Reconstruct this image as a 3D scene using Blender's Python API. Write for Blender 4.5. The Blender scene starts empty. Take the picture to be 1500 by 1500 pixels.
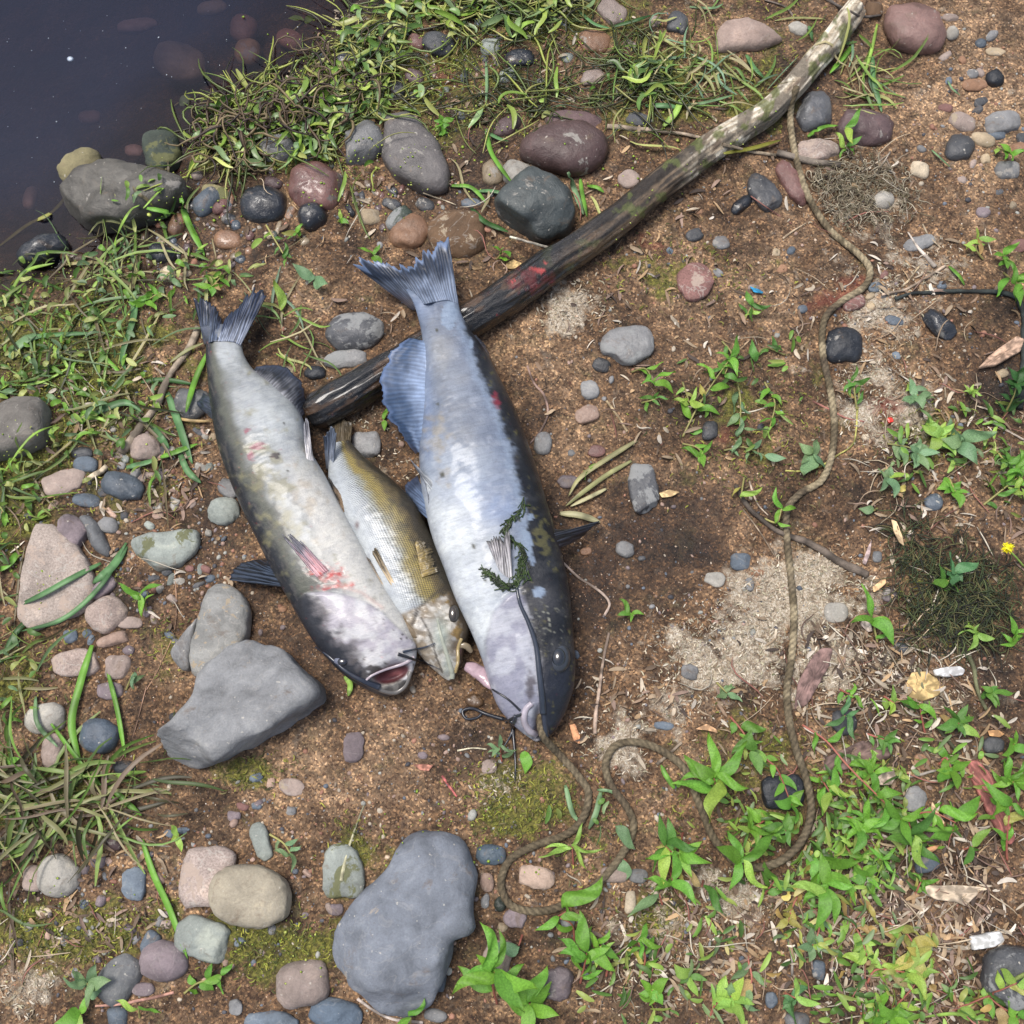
import bpy, math, random
import numpy as np
from mathutils import Vector, Matrix
from mathutils.bvhtree import BVHTree
random.seed(7); RNG = np.random.default_rng(7)
SC = bpy.context.scene; COL = SC.collection
# ---------------------------------------------------------------- camera, sky, sun, exposure
CAM_H, TILT, FOV = 1.32, math.radians(15), math.radians(51)
cam = bpy.data.objects.new('camera', bpy.data.cameras.new('camera')); COL.objects.link(cam)
cam.location = (0, 0, CAM_H); cam.rotation_euler = (TILT, 0, 0)
cam.data.angle = FOV; cam.data.clip_end = 200; cam.data.clip_start = 0.01; SC.camera = cam
world = bpy.data.worlds.new('World'); SC.world = world; world.use_nodes = True
nt = world.node_tree; nt.nodes.clear()
wo = nt.nodes.new('ShaderNodeOutputWorld'); bg = nt.nodes.new('ShaderNodeBackground')
sky = nt.nodes.new('ShaderNodeTexSky'); sky.sky_type = 'NISHITA'; sky.sun_disc = False
SUN_EL, SUN_AZ = math.radians(72), math.radians(-58)
sky.sun_elevation = SUN_EL; sky.sun_rotation = SUN_AZ; sky.dust_density = 4.0; sky.air_density = 1.0; sky.ozone_density = 1.0
hs = nt.nodes.new('ShaderNodeHueSaturation'); hs.inputs['Saturation'].default_value = 0.8
nt.links.new(sky.outputs[0], hs.inputs['Color']); nt.links.new(hs.outputs[0], bg.inputs['Color'])
bg.inputs['Strength'].default_value = 0.085; nt.links.new(bg.outputs[0], wo.inputs[0])
sun = bpy.data.objects.new('sun', bpy.data.lights.new('sun', 'SUN')); COL.objects.link(sun)
sun.data.energy = 1.5; sun.data.angle = math.radians(22); sun.data.color = (1.0, 0.96, 0.9)
sd = Vector((math.sin(SUN_AZ)*math.cos(SUN_EL), math.cos(SUN_AZ)*math.cos(SUN_EL), math.sin(SUN_EL)))
sun.rotation_euler = (-sd).to_track_quat('-Z', 'Y').to_euler(); sun.location = sd*5
SC.view_settings.view_transform = 'Standard'; SC.view_settings.look = 'None'
SC.view_settings.gamma = 1; SC.view_settings.use_curve_mapping = False; SC.view_settings.exposure = 0.9
SC.cycles.max_bounces = 6; SC.cycles.transparent_max_bounces = 8

# ---------------------------------------------------------------- small maths
def _h(ix, iy, iz, seed):
    n = (ix.astype(np.int64)*374761393 + iy.astype(np.int64)*668265263 + iz.astype(np.int64)*1440662683 + seed*974634777) & 0xffffffff
    n = ((n ^ (n >> 13))*1274126177) & 0xffffffff
    n = ((n ^ (n >> 16))*2246822519) & 0xffffffff
    return ((n ^ (n >> 15)) & 0xffffff)/float(0xffffff)
def vn(x, y, z=0.0, seed=0):
    x, y, z = np.broadcast_arrays(np.asarray(x, float), np.asarray(y, float), np.asarray(z, float))
    ix, iy, iz = np.floor(x), np.floor(y), np.floor(z)
    fx, fy, fz = x-ix, y-iy, z-iz
    fx, fy, fz = [f*f*(3-2*f) for f in (fx, fy, fz)]
    r = 0
    for a in (0, 1):
        for b in (0, 1):
            for c in (0, 1):
                w = (fx if a else 1-fx)*(fy if b else 1-fy)*(fz if c else 1-fz)
                r = r + w*_h(ix+a, iy+b, iz+c, seed)
    return r*2-1
def fbm(x, y, z=0.0, seed=0, oct=4, gain=0.5):
    r, a, f = 0, 1.0, 1.0
    for o in range(oct):
        r = r + a*vn(np.asarray(x)*f+13.7*o, np.asarray(y)*f-7.1*o, np.asarray(z)*f, seed+o); a *= gain; f *= 2.03
    return r
def sstep(a, b, x):
    t = np.clip((x-a)/(b-a), 0, 1); return t*t*(3-2*t)
def mix(a, b, t):
    t = np.asarray(t)[..., None]; return np.asarray(a)*(1-t)+np.asarray(b)*t
TT = math.tan(FOV/2); CT, ST = math.cos(TILT), math.sin(TILT)
def rays(px, py):
    dx = (np.asarray(px, float)-750)/750*TT; dy = -(np.asarray(py, float)-750)/750*TT
    return dx, dy*CT+ST, dy*ST-CT
def at(px, py, z=0.0):
    """the point of the height z seen at a spot of the photograph (1500 px)"""
    dx, dy, dz = rays(px, py); t = (np.asarray(z, float)-CAM_H)/dz
    return np.stack(np.broadcast_arrays(dx*t, dy*t, CAM_H+dz*t), -1)
def proj(v):
    x, y, z = v[..., 0], v[..., 1], v[..., 2]-CAM_H
    cy = y*CT+z*ST; cz = -y*ST+z*CT
    return 750+750*(x/-cz)/TT, 750-750*(cy/-cz)/TT
# shoreline and terrain
SHORE = at(*np.array([(900, -700), (700, -200), (560, -20), (490, 45), (440, 95), (400, 140), (320, 185), (270, 225), (262, 262), (230, 318), (165, 352), (95, 395), (0, 415), (-200, 450), (-900, 560), (-3000, 900)], float).T, -0.03)[:, :2]
def shore_d(x, y):
    x = np.asarray(x, float); y = np.asarray(y, float); best = np.full(x.shape, 1e9); sg = np.ones(x.shape)
    for (x0, y0), (x1, y1) in zip(SHORE[:-1], SHORE[1:]):
        ex, ey = x1-x0, y1-y0; L = ex*ex+ey*ey
        t = np.clip(((x-x0)*ex+(y-y0)*ey)/L, 0, 1)
        d = np.hypot(x-x0-t*ex, y-y0-t*ey); cr = ex*(y-y0)-ey*(x-x0)
        m = d < best-1e-9; best = np.where(m, d, best); sg = np.where(m, np.where(cr > 0, 1, -1), sg)
    return best*sg
_s0 = shore_d(*at(700, 700)[:2])
SGN = 1 if _s0 > 0 else -1
ZW = -0.03
def ground_h(x, y, fine=True):
    x = np.asarray(x, float); y = np.asarray(y, float)
    d = shore_d(x, y)*SGN + 0.012*fbm(x*9, y*9, 0, 3, 3)
    base = np.where(d > 0, ZW+0.03*(1-np.exp(-d/0.09)), ZW+np.maximum(d*0.42, -0.5))
    r = base + 0.008*fbm(x*3, y*3, 0, 11, 3)*sstep(-0.02, 0.1, d)
    r = r + 0.0030*fbm(x*22, y*22, 0, 5, 3)
    if fine: r = r + 0.0016*fbm(x*95, y*95, 0, 6, 3, 0.6)
    # the scuffed hollow beside the big fish
    q = at(1000, 770); r = r - 0.010*np.exp(-(((x-q[0])/0.11)**2+((y-q[1])/0.07)**2))
    q = at(1395, 1270); r = r - 0.010*np.exp(-(((x-q[0])/0.06)**2+((y-q[1])/0.03)**2))
    return r
def onground(px, py):
    px = np.asarray(px, float); py = np.asarray(py, float); z = np.zeros(np.broadcast(px, py).shape)
    for _ in range(4):
        p = at(px, py, z); z = ground_h(p[..., 0], p[..., 1], False)
    return at(px, py, z)

# ---------------------------------------------------------------- meshes
def link(o, parent=None):
    COL.objects.link(o)
    if parent is not None: o.parent = parent
    return o
def mesh(name, v, f, mat, cols=None, uv=None, attrs=None, smooth=True):
    """v (n,3); f int array (m,3|4) or list; per-vertex colours and scalars"""
    me = bpy.data.meshes.new(name); v = np.asarray(v, np.float32)
    if isinstance(f, np.ndarray):
        m, k = f.shape
        me.vertices.add(len(v)); me.vertices.foreach_set('co', v.ravel())
        me.loops.add(m*k); me.loops.foreach_set('vertex_index', f.ravel().astype(np.int32))
        me.polygons.add(m); me.polygons.foreach_set('loop_start', np.arange(0, m*k, k, dtype=np.int32))
        try: me.polygons.foreach_set('loop_total', np.full(m, k, dtype=np.int32))
        except Exception: pass
        me.update(calc_edges=True)
    else:
        me.from_pydata(v.tolist(), [], f)
    if cols is not None:
        a = me.color_attributes.new('Col', 'FLOAT_COLOR', 'POINT')
        c = np.ones((len(v), 4), np.float32); c[:, :3] = np.clip(cols, 0.002, 1); a.data.foreach_set('color', c.ravel())
    for kx, val in (attrs or {}).items():
        a = me.attributes.new(kx, 'FLOAT', 'POINT'); a.data.foreach_set('value', np.asarray(val, np.float32).ravel())
    if uv is not None:
        l = me.uv_layers.new(name='UVMap'); vi = np.zeros(len(me.loops), np.int32); me.loops.foreach_get('vertex_index', vi)
        l.data.foreach_set('uv', np.asarray(uv, np.float32)[vi].ravel())
    if smooth: me.polygons.foreach_set('use_smooth', np.ones(len(me.polygons), bool))
    if mat is not None: me.materials.append(mat)
    me.update(); return me
def ob(name, me, parent=None, loc=None):
    o = bpy.data.objects.new(name, me)
    if loc is not None: o.location = loc
    return link(o, parent)
def tag(o, label=None, cat=None, group=None, kind=None):
    if label: o['label'] = label
    if cat: o['category'] = cat
    if group: o['group'] = group
    if kind: o['kind'] = kind
    return o
def empty(name, loc, label, cat, group=None):
    return tag(ob(name, None, None, loc), label, cat, group)
def gridf(nu, nv, closed_v=False):
    i = np.arange(nu-1)[:, None]; j = np.arange(nv if closed_v else nv-1)[None, :]; j2 = (j+1) % nv
    a, b, c, d = i*nv+j, i*nv+j2, (i+1)*nv+j2, (i+1)*nv+j
    a, b, c, d = np.broadcast_arrays(a, b, c, d)
    return np.stack([a, b, c, d], -1).reshape(-1, 4)
class Acc:
    """collects many small pieces into one mesh"""
    def __init__(s): s.v, s.f, s.c, s.n = [], [], [], 0
    def add(s, v, f, c):
        v = np.asarray(v, float); s.v.append(v); s.f.append(np.asarray(f)+s.n)
        c = np.asarray(c, float); s.c.append(np.broadcast_to(c, (len(v), 3)) if c.ndim == 1 else c); s.n += len(v)
    def obj(s, name, mat, parent=None, smooth=True):
        return ob(name, mesh(name, np.concatenate(s.v), np.concatenate(s.f), mat, np.concatenate(s.c), smooth=smooth), parent)
def spline(pts, n):
    """Catmull-Rom through rows, n samples, evenly by chord"""
    p = np.asarray(pts, float)
    if len(p) == 2: t = np.linspace(0, 1, n)[:, None]; return p[0]*(1-t)+p[1]*t
    d = np.r_[0, np.cumsum(np.maximum(np.linalg.norm(np.diff(p[:, :2], axis=0), axis=1), 1e-9))]
    q = np.vstack([2*p[0]-p[1], p, 2*p[-1]-p[-2]]); u = np.linspace(0, d[-1], n)
    k = np.clip(np.searchsorted(d, u, 'right')-1, 0, len(p)-2); t = ((u-d[k])/(d[k+1]-d[k]))[:, None]
    a, b, c, e = q[k], q[k+1], q[k+2], q[k+3]
    return 0.5*((2*b)+(c-a)*t+(2*a-5*b+4*c-e)*t*t+(3*b-a-3*c+e)*t**3)
def frames(P):
    T = np.gradient(P, axis=0); T /= np.maximum(np.linalg.norm(T, axis=1, keepdims=True), 1e-9)
    S = np.cross(T, [0, 0, 1.0]); nn = np.linalg.norm(S, axis=1, keepdims=True)
    S = np.where(nn > 1e-3, S/np.maximum(nn, 1e-9), [1.0, 0, 0]); N = np.cross(S, T); return T, S, N
def tube_vf(P, R, k=8, cap=True, rfun=None):
    P = np.asarray(P, float); n = len(P); R = np.broadcast_to(np.asarray(R, float), (n,)).copy()
    T, S, N = frames(P); th = np.linspace(0, 2*np.pi, k, endpoint=False)
    rr = R[:, None]*(1 if rfun is None else rfun(np.arange(n)[:, None], th[None, :]))
    rr = np.broadcast_to(rr, (n, k))
    v = P[:, None]+S[:, None]*(np.cos(th)[None, :, None]*rr[..., None])+N[:, None]*(np.sin(th)[None, :, None]*rr[..., None])
    v = v.reshape(-1, 3); f = gridf(n, k, True)
    if cap:
        v = np.vstack([v, P[0], P[-1]]); a, b = n*k, n*k+1; j = np.arange(k); j2 = (j+1) % k
        f = np.vstack([f, np.stack([j2, j, np.full(k, a), np.full(k, a)], 1), np.stack([(n-1)*k+j, (n-1)*k+j2, np.full(k, b), np.full(k, b)], 1)])
    return v, f
def fixtri(f):
    return f
def tube_mesh(name, P, R, mat, cols, k=8, rfun=None, attrs=None):
    v, f = tube_vf(P, R, k, True, rfun)
    q = [list(dict.fromkeys(r)) for r in f.tolist()]
    c = np.asarray(cols, float)
    if c.ndim == 1: c = np.broadcast_to(c, (len(v), 3))
    elif len(c) == len(P): c = np.vstack([np.repeat(c, k, 0), c[:1], c[-1:]])
    return mesh(name, v, q, mat, c, attrs=attrs)
def ribbon(P, W, fold=0.25, twist=0.0, up=None):
    """folded blade, 3 verts across"""
    T, S, N = frames(P)
    if up is not None:
        a = np.asarray(up, float); S = np.cross(T, a); S /= np.maximum(np.linalg.norm(S, axis=1, keepdims=True), 1e-9); N = np.cross(S, T)
    W = np.asarray(W, float)[:, None]
    tw = np.linspace(0, twist, len(P))[:, None]; S2 = S*np.cos(tw)+N*np.sin(tw); N2 = -S*np.sin(tw)+N*np.cos(tw)
    v = np.stack([P-S2*W+N2*W*fold, P, P+S2*W+N2*W*fold], 1).reshape(-1, 3)
    return v, gridf(len(P), 3)

# ---------------------------------------------------------------- materials
def new_mat(name):
    m = bpy.data.materials.new(name); m.use_nodes = True; t = m.node_tree; t.nodes.clear()
    out = t.nodes.new('ShaderNodeOutputMaterial'); b = t.nodes.new('ShaderNodeBsdfPrincipled'); t.links.new(b.outputs[0], out.inputs[0])
    return m, t, b, out
def N(t, kind, **kw):
    n = t.nodes.new('ShaderNode'+kind)
    for k, v in kw.items():
        if k.startswith('_'): setattr(n, k[1:], v)
        else: n.inputs[k.replace('_', ' ')].default_value = v
    return n
def L(t, a, b): t.links.new(a, b)
def mathn(t, op, a, b=None, c=None):
    n = N(t, 'Math', _operation=op)
    for i, q in enumerate((a, b, c)):
        if q is None: continue
        if isinstance(q, (int, float)): n.inputs[i].default_value = q
        else: L(t, q, n.inputs[i])
    return n.outputs[0]
def mixc(t, a, b, f, op='MIX'):
    n = t.nodes.new('ShaderNodeMix'); n.data_type = 'RGBA'; n.blend_type = op
    for s, q in ((6, a), (7, b), (0, f)):
        if isinstance(q, (int, float)): n.inputs[s].default_value = q
        elif isinstance(q, tuple): n.inputs[s].default_value = (*q, 1) if len(q) == 3 else q
        else: L(t, q, n.inputs[s])
    return n.outputs[2]
def ramp(t, src, stops):
    r = t.nodes.new('ShaderNodeValToRGB'); e = r.color_ramp.elements
    while len(e) > 1: e.remove(e[-1])
    for i, (p, c) in enumerate(stops):
        x = e[0] if i == 0 else e.new(p); x.position = p; x.color = (*c, 1) if len(c) == 3 else c
    L(t, src, r.inputs[0]); return r.outputs[0]
def bump(t, b, src, strength, dist, prev=None):
    n = N(t, 'Bump', Strength=strength, Distance=dist); L(t, src, n.inputs['Height'])
    if prev is not None: L(t, prev, n.inputs['Normal'])
    L(t, n.outputs[0], b.inputs['Normal']); return n.outputs[0]
def coords(t, rnd=True):
    g = N(t, 'TexCoord'); o = N(t, 'ObjectInfo')
    v = N(t, 'VectorMath', _operation='ADD'); L(t, g.outputs['Object'], v.inputs[0])
    m = N(t, 'VectorMath', _operation='SCALE'); m.inputs[0].default_value = (37.1, 17.3, 71.7); L(t, o.outputs['Random'], m.inputs['Scale']); L(t, m.outputs[0], v.inputs[1])
    return v.outputs[0], o
def noise(t, vec, scale, detail=4, rough=0.55, dist=0.0):
    n = N(t, 'TexNoise', Scale=scale, Detail=detail, Roughness=rough, Distortion=dist)
    if vec is not None: L(t, vec, n.inputs['Vector'])
    return n.outputs[0]
def mat_attr(name, rough=0.5, bs=400.0, bstr=0.3, bd=0.0006, coat=0.0, var=0.25, vs=60.0, trans=0.0, spec=0.5, metal=0.0):
    """surface whose pigment is the mesh's own colour attribute"""
    m, t, b, out = new_mat(name); v, o = coords(t)
    a = N(t, 'Attribute', _attribute_name='Col')
    n1 = noise(t, v, vs, 5, 0.6)
    c = mixc(t, a.outputs[0], ramp(t, n1, [(0.25, (1-var,)*3), (0.75, (1+var,)*3)]), 1.0, 'MULTIPLY')
    L(t, c, b.inputs['Base Color']); b.inputs['Roughness'].default_value = rough
    b.inputs['Specular IOR Level'].default_value = spec; b.inputs['Coat Weight'].default_value = coat; b.inputs['Coat Roughness'].default_value = 0.15
    b.inputs['Metallic'].default_value = metal
    if bstr: bump(t, b, noise(t, v, bs, 3, 0.6), bstr, bd)
    if trans:
        tr = N(t, 'BsdfTranslucent'); L(t, c, tr.inputs['Color']); mx = N(t, 'MixShader'); mx.inputs[0].default_value = trans
        L(t, b.outputs[0], mx.inputs[1]); L(t, tr.outputs[0], mx.inputs[2]); L(t, mx.outputs[0], out.inputs[0])
    return m
def mat_leaf(name, rough=0.34):
    """leaf: object colour x mesh attribute (midrib, tip wear)"""
    m, t, b, out = new_mat(name); v, o = coords(t)
    a = N(t, 'Attribute', _attribute_name='Col')
    c = mixc(t, o.outputs['Color'], a.outputs[0], 1.0, 'MULTIPLY')
    sp = noise(t, v, 90, 6, 0.7)
    c = mixc(t, c, (0.12, 0.07, 0.02), ramp(t, sp, [(0.64, (0, 0, 0)), (0.70, (0.8,)*3)]))
    c = mixc(t, c, ramp(t, noise(t, v, 25, 3), [(0.3, (0.75,)*3), (0.7, (1.25,)*3)]), 1.0, 'MULTIPLY')
    L(t, c, b.inputs['Base Color']); b.inputs['Roughness'].default_value = rough; b.inputs['Specular IOR Level'].default_value = 0.4
    bump(t, b, noise(t, v, 260, 3), 0.3, 0.0008)
    tr = N(t, 'BsdfTranslucent'); L(t, c, tr.inputs['Color']); mx = N(t, 'MixShader'); mx.inputs[0].default_value = 0.28
    L(t, b.outputs[0], mx.inputs[1]); L(t, tr.outputs[0], mx.inputs[2]); L(t, mx.outputs[0], out.inputs[0])
    return m
def mat_stone(name, rough=0.75, wet=False, vein=0.25, patch=None, coat=0.0, speck=0.28, bstr=0.7):
    m, t, b, out = new_mat(name); v, o = coords(t)
    base = o.outputs['Color']
    n1 = noise(t, v, 22, 6, 0.62, 0.6)
    c = mixc(t, base, ramp(t, n1, [(0.28, (0.5,)*3), (0.45, (.9,)*3), (0.6, (1.15,)*3), (0.74, (1.65, 1.6, 1.5))]), 1.0, 'MULTIPLY')
    mud = noise(t, v, 38, 7, 0.7, 0.5); c = mixc(t, c, (0.15, 0.105, 0.07), ramp(t, mud, [(0.58, (0, 0, 0)), (0.68, (0.55,)*3)]))
    n2 = noise(t, v, 420, 3, 0.7)
    c = mixc(t, c, ramp(t, n2, [(0.33, (0.6,)*3), (0.5, (1,)*3), (0.68, (1.35,)*3)]), speck, 'MULTIPLY')
    sp = noise(t, v, 160, 2, 0.5)
    c = mixc(t, c, (0.62, 0.58, 0.5), ramp(t, sp, [(0.70, (0, 0, 0)), (0.76, (0.6,)*3)]))
    if vein:
        w = noise(t, v, 14, 3, 0.5, 2.0); w = mathn(t, 'ABSOLUTE', mathn(t, 'SUBTRACT', w, 0.5))
        c = mixc(t, c, (0.5, 0.47, 0.42), ramp(t, w, [(0.0, (vein,)*3), (0.012, (0, 0, 0))]))
    if patch:   # a pale dried film or sand where the stone is dry
        pn = noise(t, v, patch[1], 6, 0.68, 0.4)
        pf = ramp(t, pn, [(patch[2], (0, 0, 0)), (patch[2]+0.035, (0.9,)*3)])
        c = mixc(t, c, patch[0], pf)
        r = mixc(t, (rough,)*3, (0.8,)*3, pf); L(t, r, b.inputs['Roughness'])
    else:
        r = ramp(t, n1, [(0.3, (max(rough-0.12, 0.05),)*3), (0.7, (rough,)*3)]); L(t, r, b.inputs['Roughness'])
    L(t, c, b.inputs['Base Color']); b.inputs['Coat Weight'].default_value = coat; b.inputs['Coat Roughness'].default_value = 0.12
    p = bump(t, b, noise(t, v, 62, 7, 0.66, 0.5), bstr, 0.0042); bump(t, b, n2, 0.4, 0.0008, p)
    return m
M = {}
M['stone'] = mat_stone('stone', 0.85, vein=0.14, patch=((0.36, 0.31, 0.25), 30, 0.66))
M['stone_damp'] = mat_stone('stone_damp', 0.45, vein=0.0, patch=((0.3, 0.28, 0.25), 26, 0.6))
M['stone_wet'] = mat_stone('stone_wet', 0.28, coat=0.35, vein=0.1, patch=((0.17, 0.165, 0.15), 16, 0.60))
M['stone_pink'] = mat_stone('stone_pink', 0.85, vein=0.5, patch=((0.42, 0.33, 0.27), 28, 0.56), speck=0.8)
M['stone_film'] = mat_stone('stone_film', 0.4, patch=((0.27, 0.275, 0.27), 20, 0.52), vein=0.0)
M['stone_moss'] = mat_stone('stone_moss', 0.75, patch=((0.13, 0.135, 0.055), 26, 0.55), vein=0.0)
M['stone_sandy'] = mat_stone('stone_sandy', 0.85, patch=((0.37, 0.30, 0.21), 60, 0.58), vein=0.3)
M['leaf'] = mat_leaf('leaf')
M['blade'] = mat_attr('blade', 0.45, 300, 0.2, 0.0005, var=0.25, vs=40, trans=0.3)
M['stem'] = mat_attr('stem', 0.55, 500, 0.4, 0.0006)
M['weed'] = mat_attr('weed', 0.36, 300, 0.3, 0.0006, trans=0.12, var=0.35, vs=50)
M['litter'] = mat_attr('litter', 0.8, 400, 0.4, 0.0006, var=0.35)
M['grain'] = mat_attr('grain', 0.7, 700, 0.3, 0.0004, var=0.3, vs=300)
M['fin'] = mat_attr('fin', 0.42, 300, 0.3, 0.0006, coat=0.2, var=0.3, vs=70)
M['skin_thin'] = mat_attr('skin_thin', 0.3, 200, 0.2, 0.0006, coat=0.5, var=0.25, vs=60)
M['twig'] = mat_attr('twig', 0.8, 350, 0.9, 0.0012, var=0.4, vs=110)
M['rope'] = mat_attr('rope', 0.9, 700, 1.0, 0.001, var=0.5, vs=260)
# ---------------------------------------------------------------- the ground, the water
def bl(px, py, lst):
    r = np.zeros(np.shape(px))
    for b in lst:
        cx, cy, rx, ry = b[:4]; w = b[4] if len(b) > 4 else 1.0
        r = np.maximum(r, w*np.exp(-(((px-cx)/rx)**2+((py-cy)/ry)**2)))
    return r
MOSS = [(90, 520, 190, 110), (40, 680, 130, 130), (150, 620, 130, 90, .8), (80, 1370, 150, 60), (330, 1370, 60, 40, .8), (410, 1390, 110, 50), (60, 1160, 120, 60, .9),
        (760, 1190, 75, 45, 1.1), (800, 1170, 110, 60, .6), (720, 1140, 60, 30, .8), (430, 210, 90, 60), (330, 200, 70, 50), (600, 110, 160, 110, .9), (480, 250, 60, 40, .7), (780, 30, 220, 50, .8), (960, 110, 70, 50, .9),
        (1120, 60, 120, 70, .6), (900, 170, 180, 40, .6), (1120, 150, 60, 50), (520, 1250, 50, 60, .8), (640, 1240, 30, 40, .5), (1380, 880, 70, 60, .5), (960, 1340, 60, 50, .9), (250, 1340, 60, 40, .7), (20, 1000, 90, 90, .7), (250, 950, 50, 50, .6),
        (1100, 640, 130, 110, .45), (1150, 1170, 180, 120, .6), (1000, 400, 120, 60, .5), (160, 880, 60, 60, .5), (370, 1130, 60, 30, .8), (880, 1250, 60, 60, .5), (1380, 640, 90, 60, .5), (240, 720, 50, 30, .7)]
PALE = [(495, 18, 45, 26, 1.3), (1150, 890, 95, 75), (1060, 950, 110, 60, .95), (1200, 850, 90, 50, .9), (830, 450, 75, 40, .8), (1250, 290, 70, 60, .7), (1300, 600, 90, 70, .6), (730, 1150, 40, 30, .6), (1080, 1310, 70, 50, .8),  # first blob: bright sky reflection painted as pale ground under the water
        (1290, 450, 90, 70, .5), (1350, 380, 70, 40, .5), (960, 1390, 90, 90, .4), (1200, 970, 110, 60, .8), (900, 1090, 60, 60, .6), (1330, 1000, 120, 60, .5), (560, 700, 60, 60, .4), (1010, 1010, 70, 60, .5), (520, 600, 60, 40, .4), (30, 1440, 60, 50, .5), (1280, 560, 60, 40, .6)]
DARK = [(1330, 800, 140, 160, .35), (1420, 1080, 90, 120, .5), (480, 700, 120, 160, .5), (330, 760, 60, 90, .5), (780, 620, 40, 90, .4), (200, 870, 80, 80, .4), (960, 790, 140, 80, .8), (1030, 740, 90, 70, .8), (870, 860, 60, 110, .8), (1400, 1275, 65, 32, 1), (430, 960, 70, 90, .8), (370, 880, 60, 90, .5), (640, 560, 60, 50, .8), (560, 640, 60, 50, .6), (1400, 900, 90, 60, .3), (1300, 1250, 190, 150, .6), (1230, 1420, 260, 110, .55),  # damp soil; spots around the fish are shading painted into the soil colour
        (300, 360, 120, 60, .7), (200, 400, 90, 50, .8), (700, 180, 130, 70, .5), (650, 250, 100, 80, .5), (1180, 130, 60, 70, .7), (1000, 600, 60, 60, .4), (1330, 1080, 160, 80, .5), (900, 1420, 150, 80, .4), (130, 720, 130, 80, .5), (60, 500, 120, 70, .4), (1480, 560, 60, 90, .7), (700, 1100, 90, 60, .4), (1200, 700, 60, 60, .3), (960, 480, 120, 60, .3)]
RED = [(1230, 425, 60, 40, .5), (1300, 600, 40, 20, .5), (1080, 620, 40, 40, .3), (960, 360, 60, 30, .4), (640, 120, 40, 30, .4)]
SANDY = [(450, 1130, 220, 90, .8), (1440, 140, 120, 160, .9), (1090, 420, 150, 90, .6), (560, 1100, 150, 70, .6), (800, 560, 80, 60, .5), (560, 400, 80, 50, .5), (900, 640, 100, 60, .5), (1250, 60, 100, 60, .4), (480, 420, 60, 60, .5), (220, 1320, 80, 60, .5)]
def axis(lo, hi, step, far, k):
    a = np.arange(lo, hi, step); e = step*np.cumsum(1.22**np.arange(k)); e = e*(far/e[-1]) if e[-1] > far else e
    e = np.cumsum(np.linspace(step, 2*far/k-step, k))
    return np.r_[lo-e[::-1], a, a[-1]+e]
gx = axis(-0.86, 0.86, 0.0022, 8, 60); gy = axis(-0.20, 1.16, 0.0022, 8, 60)
GX, GY = np.meshgrid(gx, gy, indexing='ij'); GZ = ground_h(GX, GY)
gv = np.stack([GX, GY, GZ], -1).reshape(-1, 3)
gpx, gpy = proj(gv); inb = (np.abs(gpx-750) < 1500) & (np.abs(gpy-750) < 1500); gpx = np.where(inb, gpx, 5000); gpy = np.where(inb, gpy, 5000)
gd = (shore_d(GX, GY)*SGN).ravel()
nz = lambda s, k, o=3: fbm(gv[:, 0]*s, gv[:, 1]*s, 0, k, o)
far_green = np.where(inb, 0, 0.5+0.4*nz(2, 70))
moss = np.maximum(bl(gpx, gpy, MOSS), far_green*0.8)+0.35*nz(30, 21, 4)-0.1+0.1*nz(120, 22)
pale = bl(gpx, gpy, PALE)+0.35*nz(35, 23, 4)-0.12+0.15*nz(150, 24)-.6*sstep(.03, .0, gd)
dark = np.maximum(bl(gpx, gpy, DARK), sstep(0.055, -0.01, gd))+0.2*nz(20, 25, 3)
red = bl(gpx, gpy, RED)+0.3*nz(40, 26)-.1
sandy = bl(gpx, gpy, SANDY)+0.3*nz(25, 27)
gf = gridf(len(gx), len(gy))[:, ::-1]
m, t, b, out = new_mat('soil')
v, o = coords(t, False)
A = lambda nme: N(t, 'Attribute', _attribute_name=nme).outputs[2]
n1 = noise(t, v, 9, 8, 0.65); n2 = noise(t, v, 60, 6, 0.7)
c = ramp(t, n1, [(0.34, (0.042, 0.027, 0.017)), (0.48, (0.118, 0.073, 0.042)), (0.64, (0.235, 0.158, 0.098))])
c = mixc(t, c, (0.34, 0.24, 0.155), mathn(t, 'MULTIPLY', ramp(t, A('sandy'), [(0.2, (0, 0, 0)), (0.9, (1, 1, 1))]), 0.6))
c = mixc(t, c, ramp(t, n2, [(0.34, (0.4,)*3), (0.5, (1.0,)*3), (0.66, (1.55,)*3)]), 1.0, 'MULTIPLY')
st_ = noise(t, v, 22, 7, 0.7, 0.8)
c = mixc(t, c, (0.10, 0.092, 0.045), ramp(t, st_, [(0.56, (0, 0, 0)), (0.70, (0.7,)*3)]))
c = mixc(t, c, (0.17, 0.145, 0.12), ramp(t, noise(t, v, 31, 7, 0.72, 0.8), [(0.58, (0, 0, 0)), (0.68, (0.6,)*3)]))
vo = N(t, 'TexVoronoi', Scale=420.0); L(t, v, vo.inputs['Vector'])
sepc = N(t, 'SeparateColor'); L(t, vo.outputs['Color'], sepc.inputs[0])
grain = ramp(t, sepc.outputs[0], [(0.0, (0.34, 0.27, 0.26)), (0.3, (0.8, 0.72, 0.66)), (0.6, (1.0, 1.0, 1.0)), (0.86, (1.5, 1.35, 1.15)), (0.93, (2.3, 2.1, 1.8)), (1.0, (2.6, 2.5, 2.3))])
c = mixc(t, c, grain, 0.95, 'MULTIPLY')
mo = A('moss'); mf = ramp(t, mathn(t, 'ADD', mo, mathn(t, 'MULTIPLY', noise(t, v, 130, 4, 0.7), 0.5)), [(0.62, (0, 0, 0)), (0.95, (0.85,)*3)])
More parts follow.
